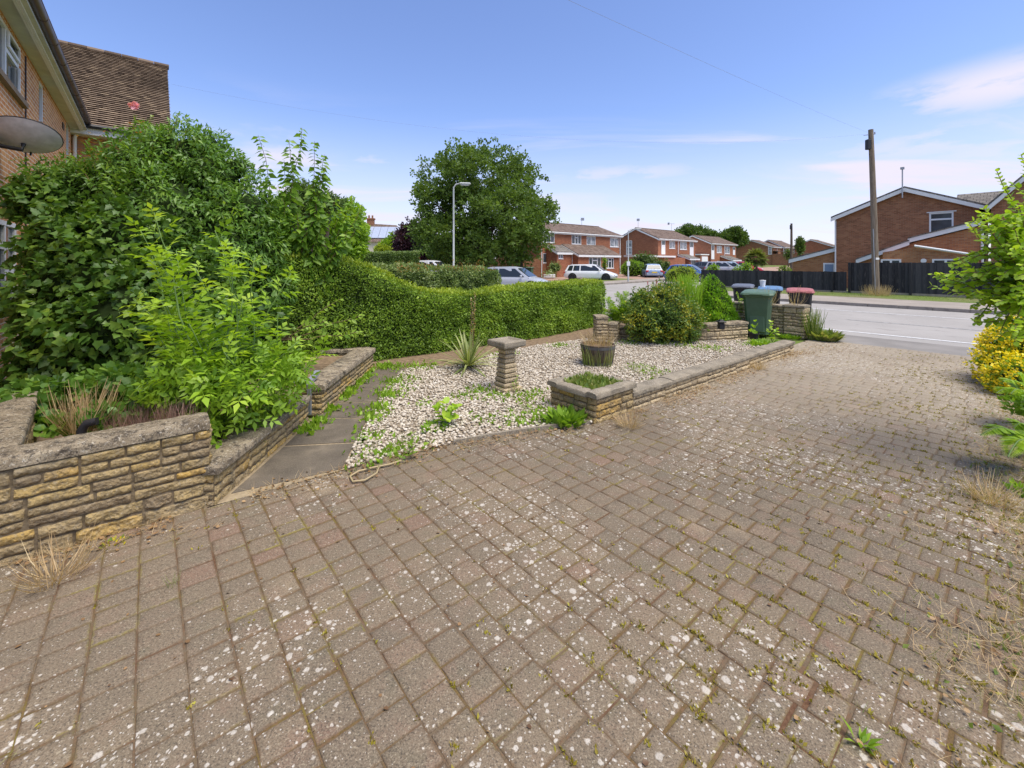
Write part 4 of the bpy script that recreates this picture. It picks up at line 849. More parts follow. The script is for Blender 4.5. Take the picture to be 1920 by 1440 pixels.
m.prism([(d3-.05, a, za-.07), (d3-.05, b, zb-.07), (d3-.05, b, zb+.07), (d3-.05, a, za+.07)], (.04, 0, 0)); m.tube([(d3-.1, a, za), (d3-.1, b, zb)], .05, 6); m.build('side_gutter', 'white_paint', tR, world=False)
m = MB(); m.prism([(d3, yR(1655, d3), -.4), (d3, b, -.4), (d3, b, zb-.08), (d3, a, za-.08), (d3, yR(1655, d3), zR(1655, 473, d3))], (-d3+dd-.004, 0, 0)); m.build('store_wall', 'brick_orange', tR, world=False)
GS = Face((d3, 0, 0), (0, -1, 0), (-1, 0, 0))
for u0, u1 in ((1652, 1690), (1748, 1800)): window(tR, GS, -yR(u0, d3), -yR(u1, d3), .9, zR(1670, 486, d3), vert=(.5,), inset=-.04, fw=.08)
m = MB(); q = GS(-yR(1732, d3), zR(1732, 489, d3), .0); m.tube([q, q+Vector((-.08, 0, 0))], .12, 14); m.build('vent_cowl', 'white_upvc', tR, world=False)
m = MB(); x = yR(1842, dd); m.tube([(dd-.06, x, -.3), (dd-.06, x, zR(1842, 422, dd))], .055, 7); m.build('downpipe', 'white_upvc', tR, world=False); m = MB(); x = yl+.03; m.tube([(-.06, x, -.3), (-.06, x, zle-.1)], .045, 6); m.build('downpipe', 'white_upvc', tR, world=False)
# vent pole on the gable
m = MB(); yv = yR(1694); m.tube([(-.34, yv, zR(1694, 372)), (-.34, yv, zR(1694, 318))], .035, 6); m.bx(-.41, -.27, yv-.09, yv+.09, zR(1694, 319), zR(1694, 315)); m.build('mast', 'metal_grey', tR, world=False)
# left-hand brick garage with the dark door
tG = thing('brick_garage', 'low orange brick garage with sloping white verge and a dark blue half-glazed door', 'garage', tuple(W(dR+.3, pR, gR)), ROT)
dd = .3; y0, y1 = yR(1486, dd), yR(1566.5, dd); z0, z1 = zR(1486, 491, dd), zR(1566, 471, dd)
m = MB(); m.prism([(0, y0, -.4), (0, y1, -.4), (0, y1, z1), (0, y0, z0)], (6, 0, 0)); m.build('wall', 'brick_orange', tG, world=False)
m = MB(); m.prism([(-.15, y0+.2, z0-.09), (-.15, y1, z1-.03), (-.15, y1, z1+.22), (-.15, y0+.2, z0+.16)], (.03, 0, 0)); m.build('verge', 'white_paint', tG, world=False)
m = MB(); m.prism([(-.17, y0+.2, z0+.162), (-.17, y1, z1+.222), (-.17, y1, z1+.29), (-.17, y0+.2, z0+.23)], (6.2, 0, 0)); m.build('roof', 'tile_grey', tG, world=False)
GG = Face((0, 0, 0), (0, -1, 0), (-1, 0, 0)); a, b = -yR(1544, dd), -yR(1566, dd)
m = MB(); bar(m, GG, a, b, 0, zR(1555, 493, dd), .002, .05); dr = m.build('door', 'white_upvc', tG, world=False)
m = MB(); bar(m, GG, a+.09, b-.09, .9, zR(1555, 495.5, dd), .051, .06); m.build('pane', 'paint_steel_blue', dr, world=False)
# next house on the right, mostly behind the leaves
o = W(33.6, 1.2, 0); tN = thing('brick_house', 'brick house at the right edge with a steep white verge, half hidden by leaves', 'house', (o.x, o.y, gR), ROT)
zq = lambda u, v: fz((o.x, o.y), fu((o.x, o.y), u, P), v, P)-gR
ya, yb = fu((o.x, o.y), 1858, P), fu((o.x, o.y), 1960, P); za = zq(1858, 388); sl = (zq(1918, 338)-za)/(fu((o.x, o.y), 1858, P)-fu((o.x, o.y), 1918, P)); yap = ya-3.4; zap2 = za+sl*3.4
m = MB(); m.prism([(0, ya, -.4), (0, ya-6.8, -.4), (0, ya-6.8, za), (0, yap, zap2), (0, ya, za)], (7, 0, 0)); m.build('wall', 'brick_brown', tN, world=False)
m = MB(); m.prism([(-.2, ya+.12, za-.24), (-.2, yap, zap2-.12), (-.2, yap, zap2+.14), (-.2, ya+.12, za+.02)], (.03, 0, 0)); m.prism([(-.2, ya-6.9, za-.24), (-.2, yap, zap2-.12), (-.2, yap, zap2+.14), (-.2, ya-6.9, za+.02)], (.03, 0, 0)); m.build('bargeboard', 'white_paint', tN, world=False)
m = MB(); m.prism([(-.22, ya+.15, za+.0), (-.22, yap, zap2+.142), (-.22, yap, zap2+.25), (-.22, ya+.15, za+.10)], (7.4, 0, 0)); m.prism([(-.22, ya-6.95, za+.0), (-.22, yap-.002, zap2+.142), (-.22, yap-.002, zap2+.25), (-.22, ya-6.95, za+.10)], (7.4, 0, 0)); m.build('roof', 'tile_grey', tN, world=False)
# --- cream house with solar panels beyond the trees
o = P3(690, 500, 62); tS = thing('rendered_house', 'distant cream rendered house with brown hipped roof, chimney and solar panels', 'house', (o.x, o.y, .4), .12)
m = MB(); m.bx(-3, 6.0, 0, 8, -.5, 4.3); m.build('wall', 'render_cream', tS, world=False)
m = MB(); m.add([(-3.4, -.4, 4.25), (6.4, -.4, 4.25), (6.4, 8.4, 4.25), (-3.4, 8.4, 4.25), (-2.6, 4, 7.3), (3.4, 4, 7.0)], [(0, 1, 5, 4), (1, 2, 5), (2, 3, 4, 5), (3, 0, 4), (3, 2, 1, 0)]); m.build('roof', 'tile_far', tS, world=False)
m = MB()
for k in range(5):
    f = lambda x, y: (x, y, 4.25+(y+.4)*(7.1-4.25)/4.4+.1); x = -.7+k*1.02; m.prism([f(x, .3), f(x+.98, .3), f(x+.98, 3.1), f(x, 3.1)], (0, -.02, .05))
m.build('solar_panel', 'solar', tS, world=False)
m = MB(); m.bx(-.9, .1, 3.6, 4.4, 6.4, 8.0); m.bx(-1., .2, 3.5, 4.5, 7.8, 8.0)
for x in (-.65, -.15): m.tube([(x, 4, 8), (x, 4, 8.45)], .13, 8)
m.build('chimney', 'brick_brown', tS, world=False)
window(tS, Face((0, 0, 0), (1, 0, 0), (0, -1, 0)), -1.6, -.2, 2.6, 3.9, vert=(.5,), inset=-.04, fw=.08); window(tS, Face((0, 0, 0), (1, 0, 0), (0, -1, 0)), 2.6, 4.2, 2.6, 3.9, vert=(.5,), inset=-.04, fw=.08)
# --- our own house on the left: facade along the road direction
aH = 1.65; F0 = np.array((-7.4, 6.28))
tH = thing('brick_house', 'orange brick house at the left edge with white windows, deep soffit and brown gutter', 'house', (F0[0], F0[1], 0), ROT)
HF = Face((0, 0, 0), (0, 1, 0), (1, 0, 0))          # s runs along P, outward is D
def hu(u, off=0.): o = F0+D*off; return fu(o, u, P)
def hz_(u, v, off=0.): o = F0+D*off; return fz(o, fu(o, u, P), v, P)
ops = [(-.55, hu(39), hz_(50, 203), hz_(39, 88)), (hu(73), hu(83), hz_(80, 237), hz_(80, 158)), (hu(124), hu(124)+.62, 3.9, hz_(124, 226)), (-1.1, hu(29), hz_(29, 578), hz_(29, 420))]
m = MB(); wall_open(m, HF, -6, 7.6, -.1, 5.38, ops, .09); m.build('wall', 'brick_buff', tH, world=False)
w1 = window(tH, HF, *ops[0], vert=(.55,), horiz=((.62, .55, 1),), sill=False, fw=.06, curtain=True)
m = MB(); bar(m, HF, ops[0][0]-.1, ops[0][1]+.14, ops[0][2]-.09, ops[0][2]-.003, -.06, .07); m.build('tile_sill', 'sill_tile', w1, world=False)
x0, x1 = ops[0][0], ops[0][1]; xm = x0+(x1-x0)*.55; zm = ops[0][2]+(ops[0][3]-ops[0][2])*.62
m = MB()
for q in ((xm+.05, x1-.06, zm+.04, zm+.085), (xm+.05, x1-.06, ops[0][3]-.10, ops[0][3]-.06), (xm+.05, xm+.09, zm+.085, ops[0][3]-.10), (x1-.10, x1-.06, zm+.085, ops[0][3]-.10), (xm+.05, x1-.06, ops[0][2]+.06, ops[0][2]+.10), (x1-.10, x1-.06, ops[0][2]+.10, zm-.05)): bar(m, HF, *q, -.02, .005)
m.build('casement', 'white_upvc', w1, world=False)
w2 = window(tH, HF, *ops[1], sill=False, fw=.07); m = MB(); bar(m, HF, ops[1][0]-.05, ops[1][1]+.05, ops[1][2]-.07, ops[1][2]-.003, -.06, .05); m.build('tile_sill', 'sill_tile', w2, world=False)
w3 = window(tH, HF, *ops[2], sill=False, fw=.07)
w4 = window(tH, HF, *ops[3], vert=(.34, .67), horiz=((.72, .0, 1.), (.45, .67, 1)), fw=.07, inset=.02)
m = MB(); bar(m, HF, hu(116), hu(119), 5.05, 5.2, .001, .02); m.build('air_brick', 'gutter_brown', tH, world=False)
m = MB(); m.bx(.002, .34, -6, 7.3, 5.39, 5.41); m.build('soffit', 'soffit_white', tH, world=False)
m = MB(); m.bx(.24, .275, -6, 7.3, 5.36, 5.62); m.bx(.20, .238, -6, 7.3, 5.355, 5.385); m.build('fascia', 'white_paint', tH, world=False)
m = MB()
for x, k in ((.36, 0),): m.tube([(x, -6, 5.60), (x, 7.4, 5.60)], .065, 10)
for k in range(13): yq = -5.5+k*1.0; m.tube([(.36, yq-.02, 5.60), (.36, yq+.02, 5.60)], .072, 10)
m.build('gutter', 'gutter_brown', tH, world=False, smooth=True, angle=40)
m = MB(); slab_roof(m, -6, 7.4, 0, 0, 1, 1, .1); m.v = []; m.f = []; m.t = []
m.prism([(.40, -6, 5.66), (.40, 7.3, 5.66), (-4.6, 7.3, 8.9), (-4.6, -6, 8.9)], (0, 0, .07)); m.build('roof', 'tile_far', tH, world=False)
m = MB(); m.tube([(.07, 7.52, 0), (.07, 7.52, 5.2), (.2, 7.4, 5.45)], .045, 8); m.build('downpipe', 'white_upvc', tH, world=False, smooth=True)
m = MB()
for off in (0, .035): m.tube([HF(hu(46)+off, 1.2, .012), HF(hu(46)+off, 5.3, .012)], .008, 5)
m.build('cable', 'gutter_black', tH, world=False)
# --- wing with the big tiled roof
tW = thing('tiled_roof_house', 'neighbouring brick wing with a large mottled brown tiled roof above the shrubs', 'house', (F0[0]+P[0]*7.6, F0[1]+P[1]*7.6, 0), ROT)
m = MB(); m.bx(-3, 2.10, 0, 6.9, 0, 5.4); m.prism([(2.099, 0, 5.4), (2.099, 6.9, 5.4), (2.099, 3.45, 8.6)], (-5, 0, 0)); m.build('wall', 'brick_orange', tW, world=False)
m = MB(); yE, zE, yR_, zR_ = -.34, 5.53, 3.5, 8.98; n = 42; r = random.Random(4)
for i in range(n):
    ya, za = yE+(yR_-yE)*i/n, zE+(zR_-zE)*i/n; yb, zb = yE+(yR_-yE)*(i+1.12)/n, zE+(zR_-zE)*(i+1.12)/n; x = -2.6-(i % 2)*.0825
    while x < 2.19:
        x1 = min(x+.1648, 2.2); m.cur = min(1, max(0, r.gauss(.45, .20))); q = .006
        if x1-x > .03: m.prism([(x, ya, za+.03+q), (x1, ya, za+.03+q), (x1, yb, zb-.012), (x, yb, zb-.012)], (0, -.009, .011))
        x += .165
m.cur = .3; m.prism([(-2.6, yR_, zR_-.06), (-2.6, 7.3, 5.5), (-2.6, 7.3, 5.58), (-2.6, yR_, zR_+.02)], (4.8, 0, 0)); m.prism([(-2.6, yE, zE-.02), (2.18, yE, zE-.02), (2.18, yR_, zR_-.02), (-2.6, yR_, zR_-.02)], (0, .02, -.02))
for k in range(11): m.cur = r.random()*.5; m.tube([(-2.6+k*.44, yR_, zR_+.02), (-2.6+k*.44+.43, yR_, zR_+.02)], .10, 8)
m.build('roof', 'tile_near', tW, world=False)
m = MB(); m.bx(-2.2, 2.0, -.33, -.30, 5.28, 5.47); m.build('fascia', 'white_paint', tW, world=False)
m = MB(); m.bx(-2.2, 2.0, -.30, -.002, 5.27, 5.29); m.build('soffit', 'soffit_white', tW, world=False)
m = MB(); m.tube([(-2.2, -.40, 5.50), (2.1, -.40, 5.50)], .06, 8); m.build('gutter', 'gutter_black', tW, world=False)

# ------------------------------------------------------------------ fences, poles, lamps, wires
def board_fence(name, label, a, b, z0, h, mat, bw=.125, post_every=2.4, postmat=None, seed=1, group=None):
    a, b = Vector((*a[:2], 0)), Vector((*b[:2], 0)); ax = (b-a).normalized(); n = Vector((ax.y, -ax.x, 0)); L_ = (b-a).length; rz = math.atan2(ax.y, ax.x)
    t = thing(name, label, 'fence', (a.x, a.y, z0), group=group); m = MB(); r = random.Random(seed); k = int(L_/bw)
    for i in range(k):
        q = a+ax*((i+.5)*bw)+n*(.012*(i % 2)); m.cur = r.random(); hh = h+r.gauss(0, .006); m.box((q.x, q.y, z0+hh/2+.02), (bw+.008, .018, hh-.02), 0, rz+.06)
    m.build('boards', mat, t)
    for i in range(int(L_/post_every)+1):
        q = a+ax*min(L_-.05, i*post_every+.05)+n*.05; m = MB(); m.cur = r.random(); m.box((q.x, q.y, z0+(h+.02)/2), (.1, .09, h+.02), .01, rz); m.build('post', postmat or mat, t)
    m = MB(); q = (a+b)/2+n*.03; m.box((q.x, q.y, z0+.08), (L_, .03, .16), 0, rz); m.build('gravel_board', 'concrete', t)
    return t
f0, f1, f2 = G(1590, 553), G(1850, 566), W(28.4, 13.3, 0)
pf = dp(f0)[1]
board_fence('board_fence', 'tall black-stained vertical board fence in front of the brown brick house', W(28.45, pf, 0), W(28.45, -9, 0), .06, 1.64, 'fence_black', seed=2, postmat='fence_black')
board_fence('board_fence', 'lower black-stained board fence continuing left of the telegraph pole', W(28.45, 14.2, 0), W(28.45, pf+.02, 0), .04, 1.17, 'fence_black', seed=3)
board_fence('timber_fence', 'brown timber fence and wall behind the oak and the hedges', P3(826, 500, 46), P3(968, 500, 44.6), .1, 2.0, 'timber_brown', seed=4)
t = thing('garden_gate', 'dark side gate between the brown fence and the brick house', 'gate', tuple(P3(970, 500, 44.6)*Vector((1, 1, 0))+Vector((0, 0, .1))))
m = MB(); p = P3(970, 500, 44.6); 
for k in range(6): m.cur = random.random(); m.box((p.x+.1+k*.14, p.y-.05, 1.1), (.135, .04, 1.9))
m.build('boards', 'fence_black', t)
m = MB(); p = P3(986, 500, 44.4); m.box((p.x+.55, p.y, 1.1), (1.7, .22, 2.0)); o_ = m.build('garden_wall', 'brick_brown'); tag(o_, 'short buff brick wall joining the gate to the wide red house', 'wall')
# telegraph pole by the fence
base = W(27.3, dp(G(1643, 556))[1], .11); base = Vector((( 1643-960)/FPX*base.y, base.y, .11)); topz = EYE+(HV-243)/FPX*base.y
t = thing('telegraph_pole', 'tall weathered wooden telegraph pole on the verge before the black fence', 'pole', tuple(base))
top = Vector((base.x-.27, base.y, topz))
m = MB(); m.tube([base-Vector((0, 0, .2)), base.lerp(top, .5)+Vector((.02, 0, 0)), top], [.155, .13, .105], 12); m.build('pole', 'pole_wood', t, smooth=True, angle=60)
m = MB(); q = top+Vector((-.17, -.05, -.75)); m.box(tuple(q), (.17, .2, .5), .02); m.build('junction_box', 'gutter_black', t)
m = MB(); m.tube([top+Vector((-.35, 0, -.28)), top+Vector((.22, 0, -.22))], .018, 6); m.tube([top+Vector((.2, 0, -.22)), top+Vector((.2, 0, -.12))], .03, 6); m.build('bracket', 'metal_grey', t)
m = MB(); q = base.lerp(top, .22)+Vector((.0, -.14, 0)); m.box(tuple(q), (.16, .02, .10)); m.build('number_plate', 'white_paint', t)
m = MB(); m.tube([base+Vector((-.12, -.1, 0)), base.lerp(top, .40)+Vector((-.12, -.09, 0))], .02, 5); m.build('cable_guard', 'metal_grey', t)
# far pole
b2 = P3(1484, 500, 52); b2.z = .3; t = thing('telegraph_pole', 'thin dark distant telegraph pole beyond the black fence', 'pole', tuple(b2))
zt = EYE+(HV-419)/FPX*52; m = MB(); m.tube([b2-Vector((0, 0, .3)), Vector((b2.x, b2.y, zt))], [.16, .11], 10); m.build('pole', 'bark', t, smooth=True, angle=60)
m = MB(); m.box((b2.x-.12, b2.y-.1, zt-.45), (.2, .2, .5), .02); m.build('junction_box', 'gutter_black', t)
# lamp columns
def lamp(label, base, h, head, armlen, kind):
    t = thing('street_lamp', label, 'street lamp', tuple(base)); b = Vector(base); m = MB()
    m.tube([b-Vector((0, 0, .1)), b+Vector((0, 0, .9)), b+Vector((0, 0, .92)), b+Vector((0, 0, h))], [.07, .065, .045, .034], 10); m.build('column', 'lamp_grey', t, smooth=True, angle=50)
    d = Vector(head); m = MB(); m.tube([b+Vector((0, 0, h-.03)), b+Vector((0, 0, h+.12))+d*armlen*.35, b+Vector((0, 0, h+.17))+d*armlen], .03, 8); m.build('arm', 'lamp_grey', t, smooth=True, angle=50)
    q = b+Vector((0, 0, h+.16))+d*(armlen+.22); m = MB(); rz = math.atan2(d.y, d.x)
    m.box(tuple(q), (.52, .22, .10), .04, rz); hd = m.build('lantern', 'lamp_grey', t); m = MB(); m.box((q.x, q.y, q.z-.06), (.34, .16, .03), .01, rz); m.build('diffuser', 'lamp_clear', hd)
    return t
lb_ = P3(850.5, 500, 19.5); lb_.z = .05
lamp('tall slim grey street lamp rising in front of the oak', lb_, 5.05, (1, .15, 0), .28, 0)
l2 = G(1178, 532); l2.z = .14; t = lamp('short grey street lamp with a small white sign near the white estate car', l2, 4.15, (.92, .3, 0), .75, 1)
m = MB(); m.box((l2.x, l2.y-.07, 1.62), (.26, .02, .34), .005); m.build('sign_plate', 'white_paint', t)
# overhead wires
def wire(label, a, b, sag, r=.012):
    a, b = Vector(a), Vector(b); pts = [a.lerp(b, i/24)-Vector((0, 0, 4*sag*(i/24)*(1-i/24))) for i in range(25)]
    m = MB(); m.tube(pts, r, 5); o = m.build('overhead_wire', 'metal_grey'); tag(o, label, 'wire')
wtop = top+Vector((0, 0, -.2))
wire('thin overhead wire crossing the sky from the tiled roof to the telegraph pole', P3(322, 158, 17.2), wtop, 1.2, .0022)
wire('thin overhead wire at the top of the sky coming towards the drive', wtop, (-6.1, 1.9, 5.85), .15, .0026)

# ------------------------------------------------------------------ cars
def car(name, label, paint, loc, head, L_=4.4, Wd=1.78, H=1.46, estate=False, rims='alloy', plate=True, group='cars parked along the side road'):
    """x forward, y left; built from the ground up"""
    t = thing(name, label, 'car', loc, head, group); h2 = Wd/2; f, r_ = L_/2, -L_/2; gcl = .20; bel = H*.60; wr = .325; fx, rx = f-.82, r_+.80
    # side silhouette of the lower body as stations
    hood0, hood1 = bel*.82, bel*.98
    st = [(r_, .42, .78*bel, .80), (r_+.06, .28, .93*bel, .90), (r_+.35, .22, bel, .98), (rx, .20, bel, 1.), (0, .19, bel, 1.), (fx-.25, .20, bel*.985, 1.), (fx+.15, .20, hood1*.93, .985), (f-.30, .21, hood0*.93, .95), (f-.08, .25, hood0*.80, .84), (f, .36, hood0*.62, .70)]
    if not estate: st[1] = (r_+.06, .28, .90*bel, .88)
    m = MB(); n = 11; vs = []
    for x, zl, zt, kw in st:
        w_ = h2*kw; mid = zl+(zt-zl)*.55
        half = [(w_*.86, zl), (w_*.97, zl+.10), (w_, mid), (w_*.985, zt-.10), (w_*.93, zt-.025), (w_*.5, zt+.025)]
        ring = [(x, -y, z) for y, z in half]+[(x, y, z) for y, z in half[::-1]]
        vs += ring
    k = 12; fs = [(i*k+j, i*k+(j+1) % k, (i+1)*k+(j+1) % k, (i+1)*k+j) for i in range(len(st)-1) for j in range(k)]+[tuple(range(k-1, -1, -1)), tuple(range((len(st)-1)*k, len(st)*k))]
    m.add(vs, fs); body = m.build('body', paint, t, world=False, smooth=True, angle=38)
    # cabin
    xa, xb = (r_+.10, r_+.42) if estate else (r_+.18, r_+.62)
    cab = [(fx-.12, bel-.03, .86, 'b'), (fx-.95, H-.06, .66, 't'), (fx-1.35, H, .67, 't'), (xb+.3, H-.02, .66, 't'), (xb-.06, H-.09, .64, 't'), (xa, bel-.03, .84, 'b')]
    def sect(x):
        for (x0, z0, w0, _), (x1, z1, w1, _) in zip(cab, cab[1:]):
            if x1 <= x <= x0: q = (x0-x)/(x0-x1); return z0+(z1-z0)*q, w0+(w1-w0)*q
    m = MB(); xs = [c[0] for c in cab]; vs = []
    for x, z, kw, _ in cab:
        wb = h2*.94; wt = h2*kw*1.06
        vs += [(x, -wb, bel-.05), (x, -wt, z-.02), (x, -wt*.55, z+.012), (x, wt*.55, z+.012), (x, wt, z-.02), (x, wb, bel-.05)]
    m.add(vs, [(i*6+j, i*6+j+1, (i+1)*6+j+1, (i+1)*6+j) for i in range(5) for j in range(5)]+[(0, 1, 2, 3, 4, 5), tuple(range(35, 29, -1))]); m.build('roof', paint, body, world=False, smooth=True, angle=30)
    def lift(poly, off): return [Vector(p)+Vector(off) for p in poly]
    def pane(nm, poly, off): MB().add(lift(poly, off), [tuple(range(len(poly)))]).build(nm, 'car_glass', t, world=False)
    wt = h2*.66*1.06
    A, B = cab[0], cab[1]; q = lambda s_, y: (A[0]+(B[0]-A[0])*s_, y*(h2*.90+(wt-h2*.90)*s_), bel-.03+(B[1]-bel+.03)*s_)
    pane('windscreen', [q(.08, -.9), q(.08, .9), q(.93, .90), q(.93, -.90)], (.016, 0, .020))
    A2, B2 = cab[5], cab[4]; q2 = lambda s_, y: (A2[0]+(B2[0]-A2[0])*s_, y*(h2*.88+(wt-h2*.88)*s_), bel-.03+(B2[1]-bel+.03)*s_)
    pane('rear_window', [q2(.22, .86), q2(.22, -.86), q2(.88, -.84), q2(.88, .84)], (-.02, 0, .016))
    z0, z1 = bel+.02, H-.11
    def sx(z, x0, zt0, xb0, zb0): return xb0+(x0-xb0)*(z-zb0)/(zt0-zb0)
    for sd in (1, -1):
        yw = lambda z: sd*(h2*.94+(wt-h2*.94)*(z-bel+.05)/(H-bel)+.013)
        xf0, xf1 = fx-.40, fx-1.02; xr0, xr1 = xa+.22, xb+.08; mid = (fx-1.1+xr1)/2-.1
        for p in ([(xf0, z0), (xf1, z1), (mid+.05, z1), (mid+.05, z0)], [(mid-.05, z0), (mid-.05, z1), (xr1+.42, z1), (xr1+.34, z0)], [(xr1+.26, z0), (xr1+.34, z1), (xr1, z1), (xr0, z0)]):
            pane('side_window', [(x, yw(z), z) for x, z in p], (0, 0, 0))
        m = MB(); m.box((fx-.55, sd*(h2+.07), bel+.07), (.10, .18, .13), .03); m.build('wing_mirror', paint, t, world=False)
        m = MB(); m.box((f-.16, sd*h2*.66, hood0*.74), (.22, .34, .13), .04); m.build('headlight', 'lamp_clear', t, world=False)
        m = MB(); m.box((r_+.055, sd*h2*.77, bel*.84), (.10, .26, .20) if not estate else (.12, .40, .14), .03); m.build('tail_light', 'tail_red', t, world=False)
        for x in (fx, rx):
            ya = sd*(h2-.20)
            m = MB(); m.tube([(x, ya, wr), (x, sd*(h2+.002), wr)], wr+.055, 20); m.build('wheel_arch', 'rubber', body, world=False)
            m = MB(); m.tube([(x, ya, wr), (x, sd*(h2-.01), wr), (x, sd*(h2+.012), wr)], [wr, wr, wr-.03], 20); wh = m.build('wheel', 'tyre', t, world=False)
            m = MB(); y = sd*(h2+.014); m.tube([(x, y-sd*.02, wr), (x, y, wr)], .07, 10)
            for k_ in range(5):
                a = 2*math.pi*k_/5; m.prism([(x+.03*math.cos(a+1.57), y, wr+.03*math.sin(a+1.57)), (x-.03*math.cos(a+1.57), y, wr-.03*math.sin(a+1.57)), (x+.21*math.cos(a-.12), y, wr+.21*math.sin(a-.12)), (x+.21*math.cos(a+.12), y, wr+.21*math.sin(a+.12))], (0, sd*.006, 0))
            pts = [(x+.215*math.cos(2*math.pi*j/18), y, wr+.215*math.sin(2*math.pi*j/18)) for j in range(19)]; m.tube(pts, .016, 5, cap=False); m.build('rim', rims, wh, world=False)
    m = MB(); m.box((f-.03, 0, .40), (.08, Wd*.62, .13), .03); m.build('grille', 'dark_plastic', t, world=False)
    m = MB(); m.box((r_-.005, 0, .62), (.02, .52, .115), .004); m.build('number_plate', 'plate_yellow', t, world=False)
    m = MB(); m.box((f+.005, 0, .44), (.02, .52, .11), .004); m.build('number_plate', 'plate_white', t, world=False)
    m = MB(); m.box((r_+.03, 0, .42), (.10, Wd*.86, .14), .03); m.build('bumper', paint, t, world=False)
    return t
def ang(dx, dy): return math.atan2(dy, dx)
p = G(1108, 527, .06); car('parked_car', 'white estate car with black wheels parked before the porch house', 'paint_white', (p.x, p.y, .10), ang(.93, -.36), 4.55, 1.80, 1.45, True, 'dark_plastic')
p = G(1226, 524, .0); cb = car('parked_car', 'steel blue hatchback seen from behind on the red drive', 'paint_steel_blue', (p.x, p.y+.8, .12), ang(.16, .98), 4.1, 1.76, 1.45)
p = P3(975, 520, 25.5); car('parked_car', 'silver car nosing out behind the end of the clipped hedge', 'paint_silver', (p.x-.35, p.y, .0), ang(.93, -.36), 4.3, 1.76, 1.47, group='cars seen over the hedges')
p = P3(1304, 520, 36); car('parked_car', 'blue car beyond the round yellow-green bush, nose to the right', 'paint_blue', (p.x, p.y+1.2, .1), ang(.80, -.60), 4.0, 1.7, 1.45)
for u, Y, pa, lab in ((1357, 52, 'paint_silver', 'silver-grey car roof just above the low black fence, leftmost of the row'), (1374, 53, 'paint_pale_blue', 'pale blue car showing above the low black fence, between grey and red cars'), (1397, 55, 'paint_red', 'red car showing above the low black fence, before the palm')):
    p = P3(u, 500, Y); car('parked_car', lab, pa, (p.x, p.y, .32), ang(.85, -.52), 4.1, 1.72, 1.5, pa != 'paint_red', group='cars showing above the low fence')
p = P3(1328, 500, 60); car('parked_car', 'dark car in front of the distant garage doors, by the low fence end', 'paint_dark', (p.x, p.y, .36), ang(.8, -.6), 4.1, 1.72, 1.48, group='cars showing above the low fence')
# van roof over the hedge
p = P3(808, 500, 33); car('parked_van', 'white vehicle whose roof shows above the pale hedge left of the lamp', 'paint_white', (p.x, p.y, .04), ang(.95, -.3), 4.6, 1.85, 1.83, True, group='cars seen over the hedges')
t = thing('post_box', 'small red box standing against the hedge beside the white roof', 'post box', tuple(P3(783, 500, 40)*Vector((1, 1, 0))+Vector((0, 0, .1))))
p = P3(783, 500, 40); m = MB(); m.lathe((p.x, p.y, .1), [(.24, 0), (.24, .15), (.2, .18), (.2, 1.95), (.25, 1.97), (.24, 2.05), (.12, 2.16), (.01, 2.18)], 16); m.build('body', 'red_post', t, smooth=True, angle=40)
m = MB(); m.box((p.x, p.y-.205, 1.7), (.22, .03, .05)); m.build('slot', 'gutter_black', t)

# ------------------------------------------------------------------ wheelie bins
def bin_(label, loc, rz, mat, lid, h=1.0, gp='wheelie bins standing on the pavement behind the front wall'):
    t = thing('wheelie_bin', label, 'bin', loc, rz, gp); w0, d0_, w1, d1_ = .44, .46, .56, .68
    m = MB(); zs = [.06, .10, .55, h-.10, h-.095, h-.04]; vs = []
    for i, z in enumerate(zs):
        k = (z-.06)/(h-.1); wv, dv = w0+(w1-w0)*k, d0_+(d1_-d0_)*k
        if i >= 4: wv += .05; dv += .05
        hx, hy, c = wv/2, dv/2, .05; yo = -.03*k
        vs += [(-hx+c, -hy+yo, z), (hx-c, -hy+yo, z), (hx, -hy+c+yo, z), (hx, hy-c+yo, z), (hx-c, hy+yo, z), (-hx+c, hy+yo, z), (-hx, hy-c+yo, z), (-hx, -hy+c+yo, z)]
    m.add(vs, [(i*8+j, i*8+(j+1) % 8, i*8+8+(j+1) % 8, i*8+8+j) for i in range(5) for j in range(8)]+[tuple(range(7, -1, -1)), tuple(range(40, 48))])
    m.box((0, -.27, .34), (.30, .05, .46), .02); m.box((0, -.245, .09), (.22, .06, .07), .02); m.build('body', mat, t, world=False, smooth=True, angle=30)
    m = MB(); hx, hy = w1/2+.05, d1_/2+.06; prof = [(hx, hy, 0), (hx+.01, hy+.01, .012), (hx-.01, hy-.01, .05), (hx-.09, hy-.10, .075), (hx-.14, hy-.16, .072)]; vs = []
    for x, y, z in prof:
        c = .07; vs += [(-x+c, -y, z), (x-c, -y, z), (x, -y+c, z), (x, y-c, z), (x-c, y, z), (-x+c, y, z), (-x, y-c, z), (-x, -y+c, z)]
    vs = [(x, y-.03, h-.035+z+.02*(y/hy)) for x, y, z in vs]
    m.add(vs, [(i*8+j, i*8+(j+1) % 8, i*8+8+(j+1) % 8, i*8+8+j) for i in range(4) for j in range(8)]+[tuple(range(7, -1, -1)), tuple(range(32, 40))]); ld = m.build('lid', lid, t, world=False, smooth=True, angle=25)
    m = MB(); m.tube([(-.2, hy+.015, h+.0), (.2, hy+.015, h+.0)], .016, 7); m.tube([(-.13, -hy-.03, h-.03), (.13, -hy-.03, h-.03)], .014, 6); m.build('handle', lid, ld, world=False)
    for x in (-.24, .24):
        m = MB(); m.tube([(x-.03, .22, .10), (x+.03, .22, .10)], .10, 16); m.build('wheel', 'rubber', t, world=False)
    MB().tube([(-.24, .22, .10), (.24, .22, .10)], .015, 6).build('axle', 'metal_grey', t, world=False)
    return t
